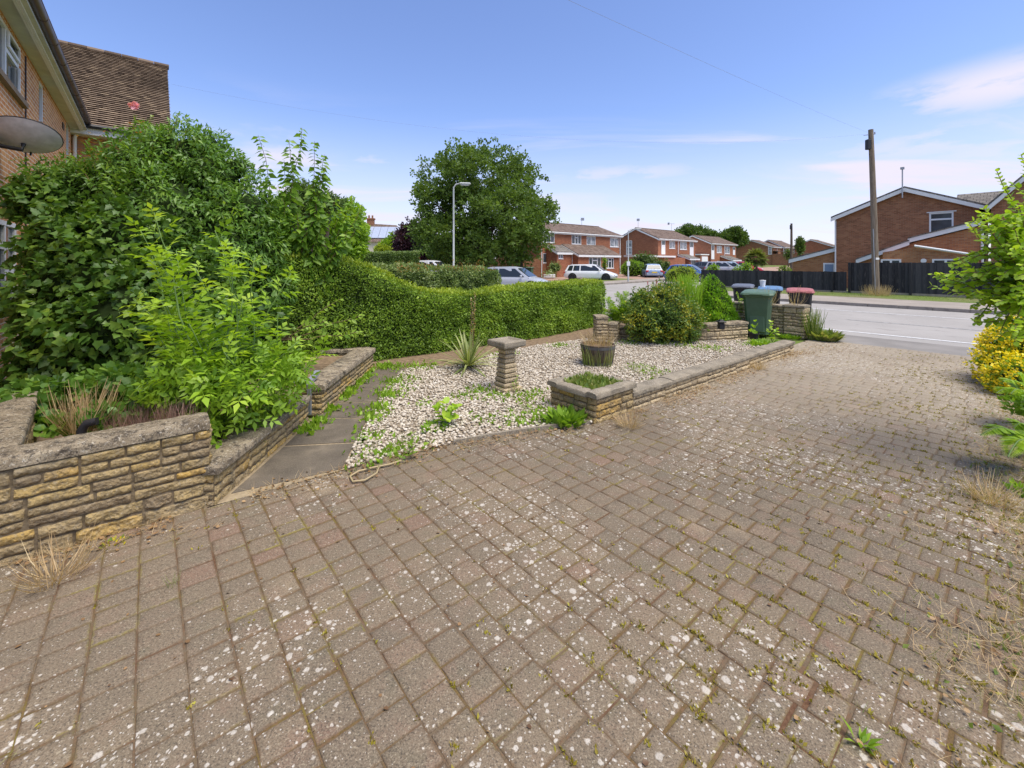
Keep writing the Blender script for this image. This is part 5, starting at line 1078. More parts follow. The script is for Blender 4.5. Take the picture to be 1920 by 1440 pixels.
p = G(1422, 629); bg_ = bin_('dark green wheelie bin with closed lid standing beside the stone front wall', tuple(p), -.62, 'green_bin', 'green_bin', 1.02)
for (u, Y, z), lab, lid in (((1500, 10.7, 1.07), 'black wheelie bin with a faded red lid, right of the blue-lidded one', 'red_lid'), ((1444, 11.6, 1.07), 'black wheelie bin with a blue lid, between grey-lidded and red-lidded ones', 'blue_lid'), ((1393, 12.8, 1.07), 'black wheelie bin with a dark grey lid, leftmost behind the wall', 'grey_lid')):
    q = P3(u, 500, Y); bin_(lab, (q.x, q.y, .03), -.56, 'black_bin', lid, 1.07).scale = (.86, .86, .94)
for u, lab, mt in ((985, 'black wheelie bin by the gate of the wide red house', None), (994, 'green wheelie bin by the corner of the wide red house', 1)):
    q = P3(u, 505, 43.6); b_ = copy_tree(bg_, (q.x, q.y, .2), -.4, lab, None if mt else {'green_bin': 'black_bin'}); b_['group'] = 'wheelie bins by the far house'
b_ = P3(1030, 516, 41.5); t = thing('flower_trough', 'white trough of pale flowers against the wide red house', 'planter', (b_.x, b_.y, .25)); m = MB(); m.box((b_.x, b_.y, .42), (1.1, .35, .34), .04); m.build('trough', 'white_paint', t)
pts = np.array([[b_.x, b_.y, .65]]*160)+rng.normal(size=(160, 3))*np.array([.3, .12, .16]); scatter('flowers', pts, rng.normal(size=(160, 3)), rng.normal(size=(160, 3)), .14, T_ROUND, 'leaf_pale', t, tint=rng.random(160)*1.3)
q = P3(1430, 500, 11.6); m = MB(); pass
t = thing('plastic_tub', 'small white tub standing on a bin between the grey and blue lids', 'tub', (q.x, q.y, 1.05)); m = MB(); m.lathe((q.x, q.y, 1.055), [(.055, 0), (.07, .16), (.075, .17), (.075, .19), (.02, .195)], 12); m.build('tub', 'plate_white', t)

# ------------------------------------------------------------------ garden ornaments
p = G(950, 731); t = thing('bird_bath', 'grey stone bird bath on a tapering brick-like column in the gravel', 'bird bath', tuple(p)); rz = ROT
m = MB(); r = random.Random(3); m.box((p.x, p.y, .03), (.30, .30, .06), .015, rz); z = .06
hh = .50
for k in range(8):
    zz = z+hh*k/8; wv = .245-.075*(k/7.)**.8; m.cur = r.random(); m.box((p.x+r.gauss(0, .002), p.y+r.gauss(0, .002), zz+hh/16), (wv, wv, hh/8-.006), .014, rz+r.gauss(0, .015))
m.build('column', 'wall_stone_grey', t)
m = MB(); m.box((p.x, p.y, .3), (.15, .15, .5), 0, rz); m.build('mortar_core', 'mortar', t)
m = MB(); m.box((p.x, p.y, .575), (.22, .22, .03), .008, rz)
m.lathe((p.x, p.y, .588), [(.215, 0), (.255, .012), (.262, .03), (.262, .078), (.250, .092), (.205, .094), (.17, .072), (.01, .068)], 4, rot=rz+math.pi/4); m.build('basin', 'coping_grey', t)
# half barrel
p = G(1121, 683); t = thing('half_barrel', 'weathered oak half barrel planted with dry grass, on the gravel', 'planter', tuple(p)); r = random.Random(8)
m = MB(); n = 22
for k in range(n):
    a0, a1 = 2*math.pi*k/n+.012, 2*math.pi*(k+1)/n-.012; m.cur = r.random(); prof = [(.235, .0), (.262, .12), (.282, .25), (.288, .35)]
    vs = []
    for rr_, z in prof: vs += [(p.x+rr_*math.cos(a0), p.y+rr_*math.sin(a0), z), (p.x+rr_*math.cos(a1), p.y+rr_*math.sin(a1), z)]
    for rr_, z in prof[::-1]: vs += [(p.x+(rr_-.024)*math.cos(a0), p.y+(rr_-.024)*math.sin(a0), z), (p.x+(rr_-.024)*math.cos(a1), p.y+(rr_-.024)*math.sin(a1), z)]
    m.add(vs, [(i*2, i*2+1, i*2+3, i*2+2) for i in range(7)]+[(0, 2, 12, 14), (2, 4, 10, 12), (4, 6, 8, 10), (1, 3, 13, 15), (3, 5, 11, 13), (5, 7, 9, 11)])
m.build('staves', 'barrel_oak', t)
for z0, z1, r0, r1 in ((.03, .075, .245, .256), (.285, .33, .289, .292)):
    m = MB(); m.lathe((p.x, p.y, 0), [(r0, z0), (r1, z1)], 28, cap=False); m.build('hoop', 'iron_hoop', t, smooth=True)
m = MB(); m.lathe((p.x, p.y, 0), [(.26, .30), (.1, .32), (.01, .325)], 18); m.build('soil', 'soil', t)
a = rng.uniform(0, 6.28, 260); q = np.sqrt(rng.random(260))*.23; pts = np.stack([p.x+q*np.cos(a), p.y+q*np.sin(a), np.full(260, .315)], 1)
A = np.stack([np.cos(a)*q*2.2, np.sin(a)*q*2.2, np.ones(260)], 1)+rng.normal(size=(260, 3))*.16
scatter('dry_grass', pts, A, rng.normal(size=(260, 3)), rng.uniform(.10, .28, 260), T_BLADE, 'leaf_straw', t, tint=rng.normal(.55, .2, 260))
a = rng.uniform(3.6, 5.3, 70); pts = np.stack([p.x+.30*np.cos(a), p.y+.30*np.sin(a), np.full(70, .01)], 1); scatter('side_grass', pts, np.stack([np.cos(a)*.15, np.sin(a)*.15, np.ones(70)], 1)+rng.normal(size=(70, 3))*.1, rng.normal(size=(70, 3)), rng.uniform(.15, .40, 70), T_BLADE, 'leaf_grass', t)
# solar lantern on the bed wall, pot, handrail, hose, dish
p = P3(1352, 605, 9.25); t = thing('garden_lantern', 'small black lantern on the step of the low retaining wall', 'lantern', (p.x, p.y, .30)); m = MB(); m.box((p.x, p.y, .37), (.11, .11, .14), .01); m.build('body', 'gutter_black', t); m = MB(); m.box((p.x, p.y, .46), (.17, .17, .03), .012); m.box((p.x, p.y, .485), (.09, .09, .03), .01); m.build('cap', 'gutter_black', t)
p = G(1414, 640); t = thing('plant_pot', 'small black plastic pot with a seedling at the foot of the green bin', 'pot', tuple(p)); m = MB(); m.lathe(tuple(p), [(.075, 0), (.10, .16), (.112, .162), (.112, .185), (.10, .185), (.095, .15), (.01, .15)], 18); m.build('pot', 'gutter_black', t, smooth=True, angle=40)
pts = np.array([[p.x, p.y, .2]]*16)+rng.normal(size=(16, 3))*np.array([.04, .04, .08])+np.array([0, 0, .06]); scatter('seedling', pts, rng.normal(size=(16, 3))+np.array([0, 0, .5]), rng.normal(size=(16, 3))*.4+np.array([0, 0, 1]), rng.uniform(.06, .1, 16), T_ROUND, 'leaf_elder', t); MB().tube([p+Vector((0, 0, .1)), p+Vector((0, 0, .34))], .006, 5).build('stem', 'stem_green', t)
a, b = P3(581, 748, 4.9), P3(581, 716, 4.9); t = thing('handrail', 'short grey metal handrail post with angled top between the two path walls', 'handrail', (a.x, a.y, 0))
m = MB(); c = P3(594, 703, 5.05); m.box((a.x, a.y, (b.z+.0)/2), (.05, .05, b.z), .008); m.build('post', 'metal_grey', t)
m = MB(); m.prism([b+Vector((-.03, -.03, -.03)), b+Vector((.03, -.03, -.03)), c+Vector((.03, 0, 0)), c+Vector((-.03, 0, 0))], (0, .02, .05)); m.tube([b, b+Vector((-.3, .02, -.02))], .022, 8); m.build('rail', 'metal_grey', t)
pts = [G(*q)+Vector((0, 0, .02)) for q in ((752, 868), (730, 875), (700, 881), (672, 888), (656, 898), (662, 908), (684, 905), (706, 892), (712, 876))]
m = MB(); m.tube(pts, .008, 6); o_ = m.build('garden_hose', 'hose_yellow', smooth=True); tag(o_, 'faded yellow hose end looped on the drive by the gravel edge', 'hose')
# concrete edging strip along the gravel
m = MB(); ep = [G(*q) for q in ((850, 833), (905, 823), (960, 814), (1010, 807), (1060, 800), (1108, 795))]
for a, b in zip(ep, ep[1:]): m.prism([a+Vector((0, 0, -.02)), b+Vector((0, 0, -.02)), b+Vector((0, .035, -.02)), a+Vector((0, .035, -.02))], (0, 0, .055))
o_ = m.build('gravel_edging', 'coping_grey'); tag(o_, 'thin worn concrete edging curving between gravel and paved drive', 'edging')
# dish on the house wall
dc = P3(40, 260, 6.2); t = thing('satellite_dish', 'round grey mesh satellite dish on the orange brick house wall', 'satellite dish', tuple(dc))
nrm_d = Vector((-.72*.62+D[0]*.22, .69*.62+D[1]*.22, .70)).normalized(); e1 = Vector((0, 0, 1)).cross(nrm_d).normalized(); e2 = nrm_d.cross(e1)
m = MB(); n = 28; rings = 6; vs = []
for i in range(rings+1):
    q = i/rings
    for k in range(n): a = 2*math.pi*k/n; vs.append(dc+e1*(.41*q*math.cos(a))+e2*(.30*q*math.sin(a))+nrm_d*(.09*q*q))
fs = [(i*n+k, i*n+(k+1) % n, i*n+n+(k+1) % n, i*n+n+k) for i in range(rings) for k in range(n)]; m.add(vs, fs); m.add([v-nrm_d*.012 for v in vs], fs); m.build('reflector', 'dish_grey', t, smooth=True)
m = MB(); m.tube([dc+e1*(.41*math.cos(2*math.pi*k/28))+e2*(.30*math.sin(2*math.pi*k/28))+nrm_d*.088 for k in range(29)], .010, 5, cap=False); m.build('rim', 'gutter_black', t)
wp = W(-aH+.0, dp(dc)[1]+.05, dc.z-.12); m = MB(); m.tube([dc-nrm_d*.01-e2*.08, dc-nrm_d*.10-e2*.12, wp], .030, 8); m.box(tuple(wp), (.03, .12, .2), 0, ROT); m.build('mount', 'gutter_black', t)
m = MB(); m.tube([dc-e2*.30+nrm_d*.02, dc-e2*.1+nrm_d*.42], .012, 6); m.box(tuple(dc-e2*.1+nrm_d*.42), (.07, .07, .10), .01); m.build('feed_arm', 'gutter_black', t)

# ------------------------------------------------------------------ planting: hedges
def hedge(name, label, line, n, size, tmpl, mat, topmat, seed=1, z0=0., group=None, rough=.05, coremat='twig_shade', topn=.3, up=.15, tall=0):
    """line: list of (x, y, height, thickness); the clipped face follows it"""
    r = np.random.default_rng(seed); t = thing(name, label, 'hedge', (line[0][0], line[0][1], z0), group=group)
    L_ = np.array([(q[0], q[1]) for q in line]); seg = np.linalg.norm(np.diff(L_, axis=0), axis=1); cum = np.concatenate([[0], np.cumsum(seg)])
    def at(s):
        x = np.interp(s, cum, L_[:, 0]); y = np.interp(s, cum, L_[:, 1]); h = np.interp(s, cum, [q[2] for q in line]); w_ = np.interp(s, cum, [q[3] for q in line])
        e = .05; dx = np.interp(np.minimum(s+e, cum[-1]), cum, L_[:, 0])-np.interp(np.maximum(s-e, 0), cum, L_[:, 0]); dy = np.interp(np.minimum(s+e, cum[-1]), cum, L_[:, 1])-np.interp(np.maximum(s-e, 0), cum, L_[:, 1]); l = np.hypot(dx, dy)
        return x, y, h, w_, dx/l, dy/l
    def face(kind, n_):
        s = r.uniform(0, cum[-1], n_); x, y, h, w_, ax, ay = at(s); nx, ny = ay, -ax       # n points to the right of the line (towards us)
        if kind == 'front': off = np.zeros(n_); z = h*r.random(n_)**.95; d = np.stack([nx, ny, np.full(n_, .15)], 1)
        elif kind == 'back': off = -w_; z = h*r.random(n_); d = np.stack([-nx, -ny, np.full(n_, .15)], 1)
        elif kind == 'top': off = -w_*r.random(n_); z = h; d = np.stack([nx*.05, ny*.05, np.ones(n_)], 1)
        else:
            e = 0 if kind == 'start' else cum[-1]; x, y, h, w_, ax, ay = at(np.full(n_, e)); nx, ny = ay, -ax; off = -w_*r.random(n_); z = h*r.random(n_); g_ = -1 if kind == 'start' else 1; d = np.stack([ax*g_, ay*g_, np.full(n_, .15)], 1)
        p = np.stack([x+nx*off, y+ny*off, z0+z], 1)
        # rounded shoulders and a gently uneven surface
        fz_ = np.clip((z-(h-.18))/.18, 0, 1) if kind != 'top' else np.zeros(n_)
        p -= d*np.array([1, 1, 0])*(fz_**2*.09)[:, None]
        w3 = np.array([mnoise.noise(Vector(q)*1.7)+.5*mnoise.noise(Vector(q)*5) for q in p]); p += d*(w3*rough*1.3+r.normal(0, .022, n_)-.02)[:, None]
        return p, d, w3
    area = {'front': 1., 'top': topn, 'back': .25, 'start': .05, 'end': .14}
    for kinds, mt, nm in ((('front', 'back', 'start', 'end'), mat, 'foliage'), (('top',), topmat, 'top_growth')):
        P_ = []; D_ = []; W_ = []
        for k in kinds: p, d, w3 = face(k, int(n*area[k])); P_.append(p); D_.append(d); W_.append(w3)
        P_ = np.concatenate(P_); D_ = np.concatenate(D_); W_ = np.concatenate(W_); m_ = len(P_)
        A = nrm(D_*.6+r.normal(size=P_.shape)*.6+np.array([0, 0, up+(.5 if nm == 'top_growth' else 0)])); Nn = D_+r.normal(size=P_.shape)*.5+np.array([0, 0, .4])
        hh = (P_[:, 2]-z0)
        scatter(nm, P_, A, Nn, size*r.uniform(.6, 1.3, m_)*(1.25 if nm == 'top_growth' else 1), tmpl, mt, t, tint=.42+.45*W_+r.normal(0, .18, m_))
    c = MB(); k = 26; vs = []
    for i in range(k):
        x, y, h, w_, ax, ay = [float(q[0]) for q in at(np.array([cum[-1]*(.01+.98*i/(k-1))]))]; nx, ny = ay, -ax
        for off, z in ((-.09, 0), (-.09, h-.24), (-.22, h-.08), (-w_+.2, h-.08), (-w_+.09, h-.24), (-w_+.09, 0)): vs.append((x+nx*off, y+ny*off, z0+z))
    c.add(vs, [(i*6+j, i*6+j+1, i*6+7+j, i*6+6+j) for i in range(k-1) for j in range(5)]+[tuple(range(6)), tuple(range((k-1)*6+5, (k-1)*6-1, -1))]); c.build('twig_shade_core', coremat, t)  # solid inner hedge mass, its dark tone standing for branches and shaded leaves
    return t
HL = [(*P3(505, 690, 6.6).xy, 1.80, .9), (*G(600, 688).xy, 1.84, .9), (*G(690, 680).xy, 1.68, .9), (*G(740, 673).xy, 1.44, .9), (*G(790, 667).xy, 1.20, .9), (*G(850, 657).xy, 1.10, .9), (*G(930, 646).xy, 1.10, .9), (*G(1010, 634).xy, 1.16, .9), (*G(1075, 622).xy, 1.19, .9), (*G(1134, 609).xy, 1.18, .9)]
hedge('privet_hedge', 'clipped green privet hedge dipping down from left to right behind the bird bath', HL, 50000, .042, T_LEAF, 'leaf_hedge', 'leaf_hedge_top', 3, topn=.34)
b0, b1, b2 = P3(560, 500, 11.5), P3(760, 500, 13.2), P3(938, 500, 16)
hedge('loose_hedge', 'pale straggly hedge standing behind the clipped privet hedge', [(b0.x, b0.y, 1.55, 1.), (b1.x, b1.y, 1.54, 1.1), (b2.x, b2.y, 1.42, 1.)], 15000, .075, T_LEAF, 'leaf_pale', 'leaf_pale', 5, rough=.14, topn=.4, up=.35)
# reddish shoots above it
tip = []
for k in range(46):
    u = random.uniform(740, 930); q = P3(u, 500, 12.9+(u-740)/190*2.8); tip.append((q.x, q.y))
PT = []; AX = []
for x, y in tip:
    h = random.uniform(.12, .42)
    for j in range(int(h*30)): PT.append((x+random.gauss(0, .05), y+random.gauss(0, .05), 1.42+h*j/(h*30))); AX.append((random.gauss(0, .7), random.gauss(0, .7), .8))
t = [o for o in bpy.data.objects if o.name == 'loose_hedge'][0]
scatter('young_shoots', PT, AX, np.tile((0, 0, 1.), (len(PT), 1)), .06, T_LEAF, 'leaf_russet', t, tint=rng.normal(.75, .2, len(PT)), kind='stuff')
b0, b1 = P3(672, 500, 29), P3(786, 500, 31)
hedge('clipped_hedge', 'square clipped hedge in front of the cream house with solar panels', [(b0.x-2, b0.y, 2.25, 2.5), (b1.x, b1.y, 2.45, 2.5)], 9000, .11, T_LEAF, 'leaf_dark', 'leaf_pale', 6, topn=.7)
# ------------------------------------------------------------------ the overgrown corner by the house
def sh(*a, **k): return shrub(*a, **k)
sh('ivy', 'dark ivy mass with broad lobed leaves climbing beside the white house window', 'ivy',
   px_blobs([(135, 470, 5.7, 76), (118, 585, 5.4, 62), (180, 545, 5.5, 100), (150, 645, 5.2, 85), (250, 610, 5.2, 95), (330, 560, 5.6, 95), (105, 690, 5.0, 55), (350, 660, 5.0, 80), (82, 374, 5.9, 46), (240, 470, 5.8, 90), (400, 620, 5.7, 80), (470, 610, 6.0, 55)]),
   15000, .088, T_IVY, 'leaf_ivy', tuple(P3(200, 700, 5.4)*Vector((1, 1, 0))+Vector((0, 0, .15))), 11, droop=.55, depth=.30, core=.74, rough=.26)
sh('climbing_shrub', 'tall dark green shrub with narrow drooping leaves against the sky', 'shrub',
   px_blobs([(250, 330, 6.6, 62), (330, 305, 6.8, 72), (395, 338, 6.8, 70), (450, 405, 6.7, 68), (200, 360, 6.4, 70), (330, 420, 6.5, 115), (420, 480, 6.5, 92), (485, 480, 6.8, 56), (120, 355, 6.3, 55), (505, 545, 6.7, 42), (70, 380, 6.1, 42), (385, 275, 6.9, 35), (440, 318, 6.9, 28), (285, 275, 6.8, 36)]),
   32000, .092, T_NARROW, 'leaf_climber', tuple(P3(330, 700, 6.6)*Vector((1, 1, 0))+Vector((0, 0, .1))), 12, droop=.75, depth=.36, core=.66, rough=.24, stems=4)
def sprigs(name, label, cat, base, tips, lsize, tmpl, mat, step=.05, per=2, stemmat='stem_brown', r0=.012, droop=.2, seed=3, amp=.08, start=.25, tint=.5, group=None, spread=.5, topdense=0., part='leaves', tn=.18, flat=1.):
    """stems from a base to given tips, with leaves set along them"""
    t = thing(name, label, cat, tuple(base) if not isinstance(base, list) else tuple(base[0]), group=group); r = np.random.default_rng(seed); PT = []; AX = []; NN = []; TT = []; SZ = []; m = MB()
    for k, tp in enumerate(tips):
        b = Vector(base if not isinstance(base, list) else base[k % len(base)]); path = wander(b, Vector(tp), 9, amp, seed*7+k); m.tube(path, [r0*(1-.085*i) for i in range(9)], 6)
        L_ = sum((path[i+1]-path[i]).length for i in range(8)); n = max(4, int(L_*(1-start)/step))
        for j in range(n):
            q = start+(1-start)*(j+.5)/n; x = q*8; i = min(7, int(x)); p = path[i].lerp(path[i+1], x-i); d = (path[i+1]-path[i]).normalized()
            for s_ in range(per):
                a0 = j*2.4+s_*2*math.pi/per+r.normal(0, .35); side = d.orthogonal().normalized(); side = side*math.cos(a0)+d.cross(side)*math.sin(a0)
                ax = (side+d*(.55+.5*(j/n))+Vector((0, 0, -droop))).normalized(); PT.append(tuple(p)); AX.append(tuple(ax)); NN.append((d.x*.3+r.normal(0, .25+(1-flat)*.8), d.y*.3+r.normal(0, .25+(1-flat)*.8)-(1-flat)*.5, 1)); TT.append(tint+.25*(j/n-.5)+r.normal(0, tn)); SZ.append(lsize*r.uniform(.7, 1.2)*(1-.35*(j/n)**3))
    m.build('stem', stemmat, t, smooth=True); scatter(part, PT, AX, NN, np.array(SZ), tmpl, mat, t, tint=np.array(TT)); return t
# climbing rose over the top, with one pink bloom
rb = P3(230, 420, 6.2)
sprigs('rose_bush', 'climbing rose shoots with one pink flower standing above the dark shrub', 'rose bush', rb, [P3(285, 218, 6.3), P3(335, 210, 6.5), P3(355, 235, 6.5), P3(262, 262, 6.2), P3(165, 268, 6.0), P3(125, 282, 5.9), P3(300, 240, 6.4), P3(205, 300, 6.1), P3(252, 215, 6.2)], .062, T_LEAF, 'leaf_climber', .028, 2, r0=.010, droop=.0, seed=5, tint=.75, start=.3)
rt = bpy.data.objects['rose_bush']
c0 = P3(251, 198, 6.2); a = rng.normal(size=(46, 3)); a = nrm(a); scatter('flower', np.array([list(c0)]*46)+a*.015, a, rng.normal(size=(46, 3))+a, rng.uniform(.04, .065, 46), T_ROUND, 'pink_rose', rt)
pts = []; ax = []
for u, v in ((150, 285), (170, 268), (178, 290), (140, 300), (120, 300), (105, 290), (258, 240), (160, 262), (185, 262)):
    for k in range(9): q = P3(u+random.gauss(0, 8), v+random.gauss(0, 6), 6.0); pts.append(tuple(q)); ax.append((random.gauss(0, 1), random.gauss(0, 1), .3))
scatter('young_leaves', pts, ax, np.tile((0, 0, 1.), (len(pts), 1)), .055, T_LEAF, 'leaf_russet', rt)
# cherry tree shoots right of it
cb = P3(560, 620, 7.2)
sprigs('cherry_tree', 'young cherry tree with large drooping leaves leaning over the clipped hedge', 'tree', cb, [P3(566, 244, 6.9), P3(484, 252, 6.7), P3(606, 290, 7.0), P3(535, 300, 6.9), P3(680, 382, 7.4), P3(640, 398, 7.3), P3(612, 330, 7.1), P3(520, 345, 6.8), P3(585, 350, 7.0), P3(650, 440, 7.2), P3(600, 430, 7.1), P3(560, 400, 6.9), P3(545, 262, 6.9), P3(590, 268, 6.9), P3(615, 310, 7), P3(660, 375, 7.3), P3(670, 420, 7.3), P3(630, 370, 7.1)], .18, T_LEAF, 'leaf_cherry', .056, 2, r0=.010, droop=1.35, seed=8, start=.30, tint=.5, amp=.10, flat=0.)
sprigs('cherry_tree', 'low arching cherry sucker crossing the foot of the clipped hedge', 'sucker', P3(520, 640, 6.0), [P3(680, 590, 6.1), P3(675, 622, 5.9), P3(640, 560, 6.3), P3(610, 600, 6.0)], .11, T_LEAF, 'leaf_cherry', .05, 2, r0=.009, droop=.35, seed=9, start=.35, tint=.95, flat=.4)
sh('lime_green_tree', 'bright lime green bushy tree behind the dipping part of the clipped hedge', 'tree', px_blobs([(632, 430, 13.5, 52), (600, 450, 13, 55), (654, 455, 13.6, 32), (560, 430, 13, 60), (620, 480, 13, 50), (642, 398, 13.6, 20), (520, 470, 12.5, 60)]), 17000, .15, T_LEAF, 'leaf_bright', tuple(P3(620, 500, 13.4)*Vector((1, 1, 0))), 14, depth=.4, core=.6, tintz=.35)
sh('dark_shrub', 'dark spiky evergreen shrub showing its tip behind the cherry leaves', 'shrub', px_blobs([(590, 385, 11, 40, .7), (620, 380, 11, 25, .5), (570, 370, 11, 30)]), 4200, .10, T_NARROW, 'leaf_dark', tuple(P3(590, 500, 11)*Vector((1, 1, 0))), 15, depth=.5, core=.5)
# elder in the planter
el_tips = [(290, 398, 3.9), (262, 430, 4.0), (330, 470, 3.9), (402, 432, 3.8), (440, 470, 3.8), (478, 478, 3.9), (545, 512, 4.2), (365, 500, 3.7), (300, 530, 3.9), (610, 655, 4.4), (560, 640, 4.2), (520, 590, 4.1), (455, 560, 3.7), (350, 600, 3.6), (290, 610, 3.8), (420, 660, 3.5), (500, 700, 3.7), (250, 560, 4.2), (375, 720, 3.4), (450, 730, 3.5), (285, 480, 3.9), (425, 510, 3.75), (300, 560, 3.8)]
el_base = [P3(420, 800, 3.75), P3(470, 790, 3.9), P3(370, 780, 3.8), P3(510, 770, 4.1)]
for q in el_base: q.z = .3
sprigs('elder_bush', 'bright yellow-green elder with upright leafy shoots growing from the stone planter', 'shrub', el_base, [P3(*q) for q in el_tips], .25, T_PIN, 'leaf_elder', .135, 2, 'stem_green', .011, .12, 21, .05, .22, .55)
sh('elder_bush', 'dense darker elder foliage at the foot of the bright shoots, over the low path wall', 'shrub', px_blobs([(430, 740, 3.75, 75, .9), (500, 720, 4.0, 65), (360, 720, 3.7, 60), (535, 690, 4.4, 30)]), 900, .15, T_PIN, 'leaf_bright', tuple(el_base[0]), 22, depth=.55, core=0)
sh('bramble', 'low bramble and weeds spreading below the ivy behind the near wall', 'shrub', px_blobs([(60, 735, 4.3, 40, .5), (150, 730, 4.3, 50, .5), (235, 720, 4.2, 60, .6), (300, 740, 3.9, 50, .7), (20, 760, 3.6, 40, .4), (350, 760, 3.7, 40, .8), (115, 795, 3.55, 30, .6), (200, 785, 3.6, 34, .5), (60, 790, 3.5, 24, .5)]), 3600, .07, T_ROUND, 'leaf_climber', tuple(P3(200, 760, 4.2)*Vector((1, 1, 0))+Vector((0, 0, .3))), 23, depth=.6, core=.45)
def tuft(name, label, cat, c, n, h, mat, spread=.06, lean=.5, seed=1, group=None, tmpl=T_BLADE, tint=.5, part=None):
    r = np.random.default_rng(seed); a = r.uniform(0, 6.28, n); q = np.sqrt(r.random(n))*spread; pts = np.stack([c[0]+q*np.cos(a), c[1]+q*np.sin(a), np.full(n, c[2])], 1)
    A = np.stack([np.cos(a)*lean*r.random(n)*1.6, np.sin(a)*lean*r.random(n)*1.6, np.ones(n)], 1)+r.normal(size=(n, 3))*.12
    N_ = np.stack([-np.cos(a), -np.sin(a), np.full(n, .3)], 1)+r.normal(size=(n, 3))*.3
    o = scatter(name, pts, A, N_, h*r.uniform(.5, 1.15, n), tmpl, mat, None, tint=r.normal(tint, .2, n)); return tag(o, label, cat, group)
def gz_(u, v): return G(u, v)
q = P3(160, 800, 3.55); q.z = .36; tuft('dry_grass_tuft', 'pale dry grass clump inside the near planter, beside the black pipe', 'grass', q, 190, .34, 'leaf_straw', .14, .7, 3)
q = P3(270, 795, 3.5); q.z = .40; tuft('heather', 'brownish pink heather along the inside of the near wall', 'heather', q, 420, .16, 'leaf_heather', .26, .6, 4)
q = P3(340, 790, 3.4); q.z = .40; tuft('heather', 'thin brown seed heads beside the elder behind the near wall end', 'heather', q, 300, .24, 'leaf_heather', .16, .5, 5)
a = P3(160, 812, 3.3); t = thing('pipe_end', 'short bent black pipe standing behind the near stone wall', 'pipe', tuple(a)); m = MB(); m.tube([a+Vector((-.03, 0, -.18)), a+Vector((-.03, 0, .02)), a+Vector((0, .01, .07)), a+Vector((.06, .03, .08))], .030, 10); m.build('pipe', 'gutter_black', t, smooth=True, angle=60)
# ------------------------------------------------------------------ beds and gravel plants
def yucca():
    c = G(878, 694); r = np.random.default_rng(6); V = []; F = []; T = []
    t = thing('yucca', 'variegated yucca rosette of stiff striped leaves in the gravel', 'yucca', tuple(c))
    for k in range(74):
        a = r.uniform(0, 6.28); el = math.radians(r.uniform(8, 82)); L_ = r.uniform(.52, .82)*(.75+.35*math.cos(el)); d = Vector((math.cos(a)*math.cos(el), math.sin(a)*math.cos(el), math.sin(el))); s_ = Vector((-math.sin(a), math.cos(a), 0)); o = len(V); tt = r.normal(.5, .22)
        for j in range(7):
            q = j/6; p = c+Vector((0, 0, .06))+d*L_*q+Vector((0, 0, -.22*q*q*math.cos(el)*L_*(1.6 if k % 3 else .5))); w_ = .021*(1-q**2.2)*(.6+.8*q*(1-q)*2)+.001
            V += [p-s_*w_, p+Vector((0, 0, -.005)), p+s_*w_]; T += [min(1, tt+.3), tt-.3, min(1, tt+.3)]
        for j in range(6):
            for e in (0, 1): b = o+j*3+e; F.append((b, b+1, b+4, b+3))
    npmesh('leaves', V, F, 'leaf_yucca', t, T)
yucca()
q = G(887, 668); sprigs('tall_weed', 'tall dry flower stalk standing against the clipped hedge by the yucca', 'weed', q, [P3(890, 548, 8.0), P3(884, 560, 8.0)], .06, T_LEAF, 'leaf_straw', .035, 2, 'stem_brown', .008, 0, 31, .03, .3, .5)
sprigs('sycamore_sapling', 'yellow-green sapling with broad leaves growing out of the gravel near the path', 'sapling', G(836, 800), [G(836, 800)+Vector((-.02, 0, .26)), G(836, 800)+Vector((.10, 0, .22)), G(836, 800)+Vector((-.12, .03, .20)), G(836, 800)+Vector((.03, -.1, .14))], .095, T_ROUND, 'leaf_elder', .035, 2, 'stem_green', .005, .2, 32, .08, .25, .75, tn=.28)
tuft('dock_weed', 'dark green leafy dock at the left foot of the square stone planter', 'weed', G(1062, 792), 150, .15, 'leaf_bright', .19, .9, 33, tmpl=T_LEAF, tint=.3)
tuft('dock_weed', 'small dark green weed just left of the yellow-green sapling', 'weed', G(815, 806), 60, .085, 'leaf_bright', .12, 1., 34, tmpl=T_LEAF, tint=.35)
q = G(1448, 642); sprigs('sycamore_sapling', 'thin yellow-green sapling between the green bin and the front wall', 'sapling', q, [q+Vector((-.02, 0, .46)), q+Vector((.12, 0, .30)), q+Vector((-.1, 0, .28))], .09, T_ROUND, 'leaf_elder', .05, 2, 'stem_green', .006, .2, 35, .05, .15, .8)
tuft('low_plant', 'low fresh green plant at the end of the edging wall beside the bin', 'plant', G(1432, 648), 150, .14, 'leaf_bright', .26, 1.1, 36, tmpl=T_LEAF, tint=.5)
tuft('tall_grass', 'tall green grass clump at the foot of the front wall pier by the road', 'grass', W(11.35, 3.12, 0), 170, .62, 'leaf_grass', .13, .35, 37, tint=.45)
tuft('tall_grass', 'low reddish green weeds at the road side of the wall pier', 'grass', W(11.45, 2.92, 0), 220, .26, 'leaf_grass', .22, .9, 38, tint=.6, tmpl=T_LEAF)
tuft('low_plant', 'dark green low weeds at the foot of the front wall, left of the pier', 'plant', W(11.2, 3.55, 0), 160, .10, 'leaf_bright', .2, 1.1, 39, tmpl=T_LEAF, tint=.2)
for k, (u, v, lab) in enumerate(((772, 862, 'spindly reddish-stemmed weed at the near corner of the gravel by the hose'), (968, 738, 'slender green seedling right of the bird bath column'))):
    q = G(u, v); sprigs('seedling', lab, 'weed', q, [q+Vector((.01, 0, .24)), q+Vector((-.04, .02, .14))], .05, T_LEAF, 'leaf_bright', .03, 2, 'stem_brown', .003, .1, 41+k, .05, .15, .55)
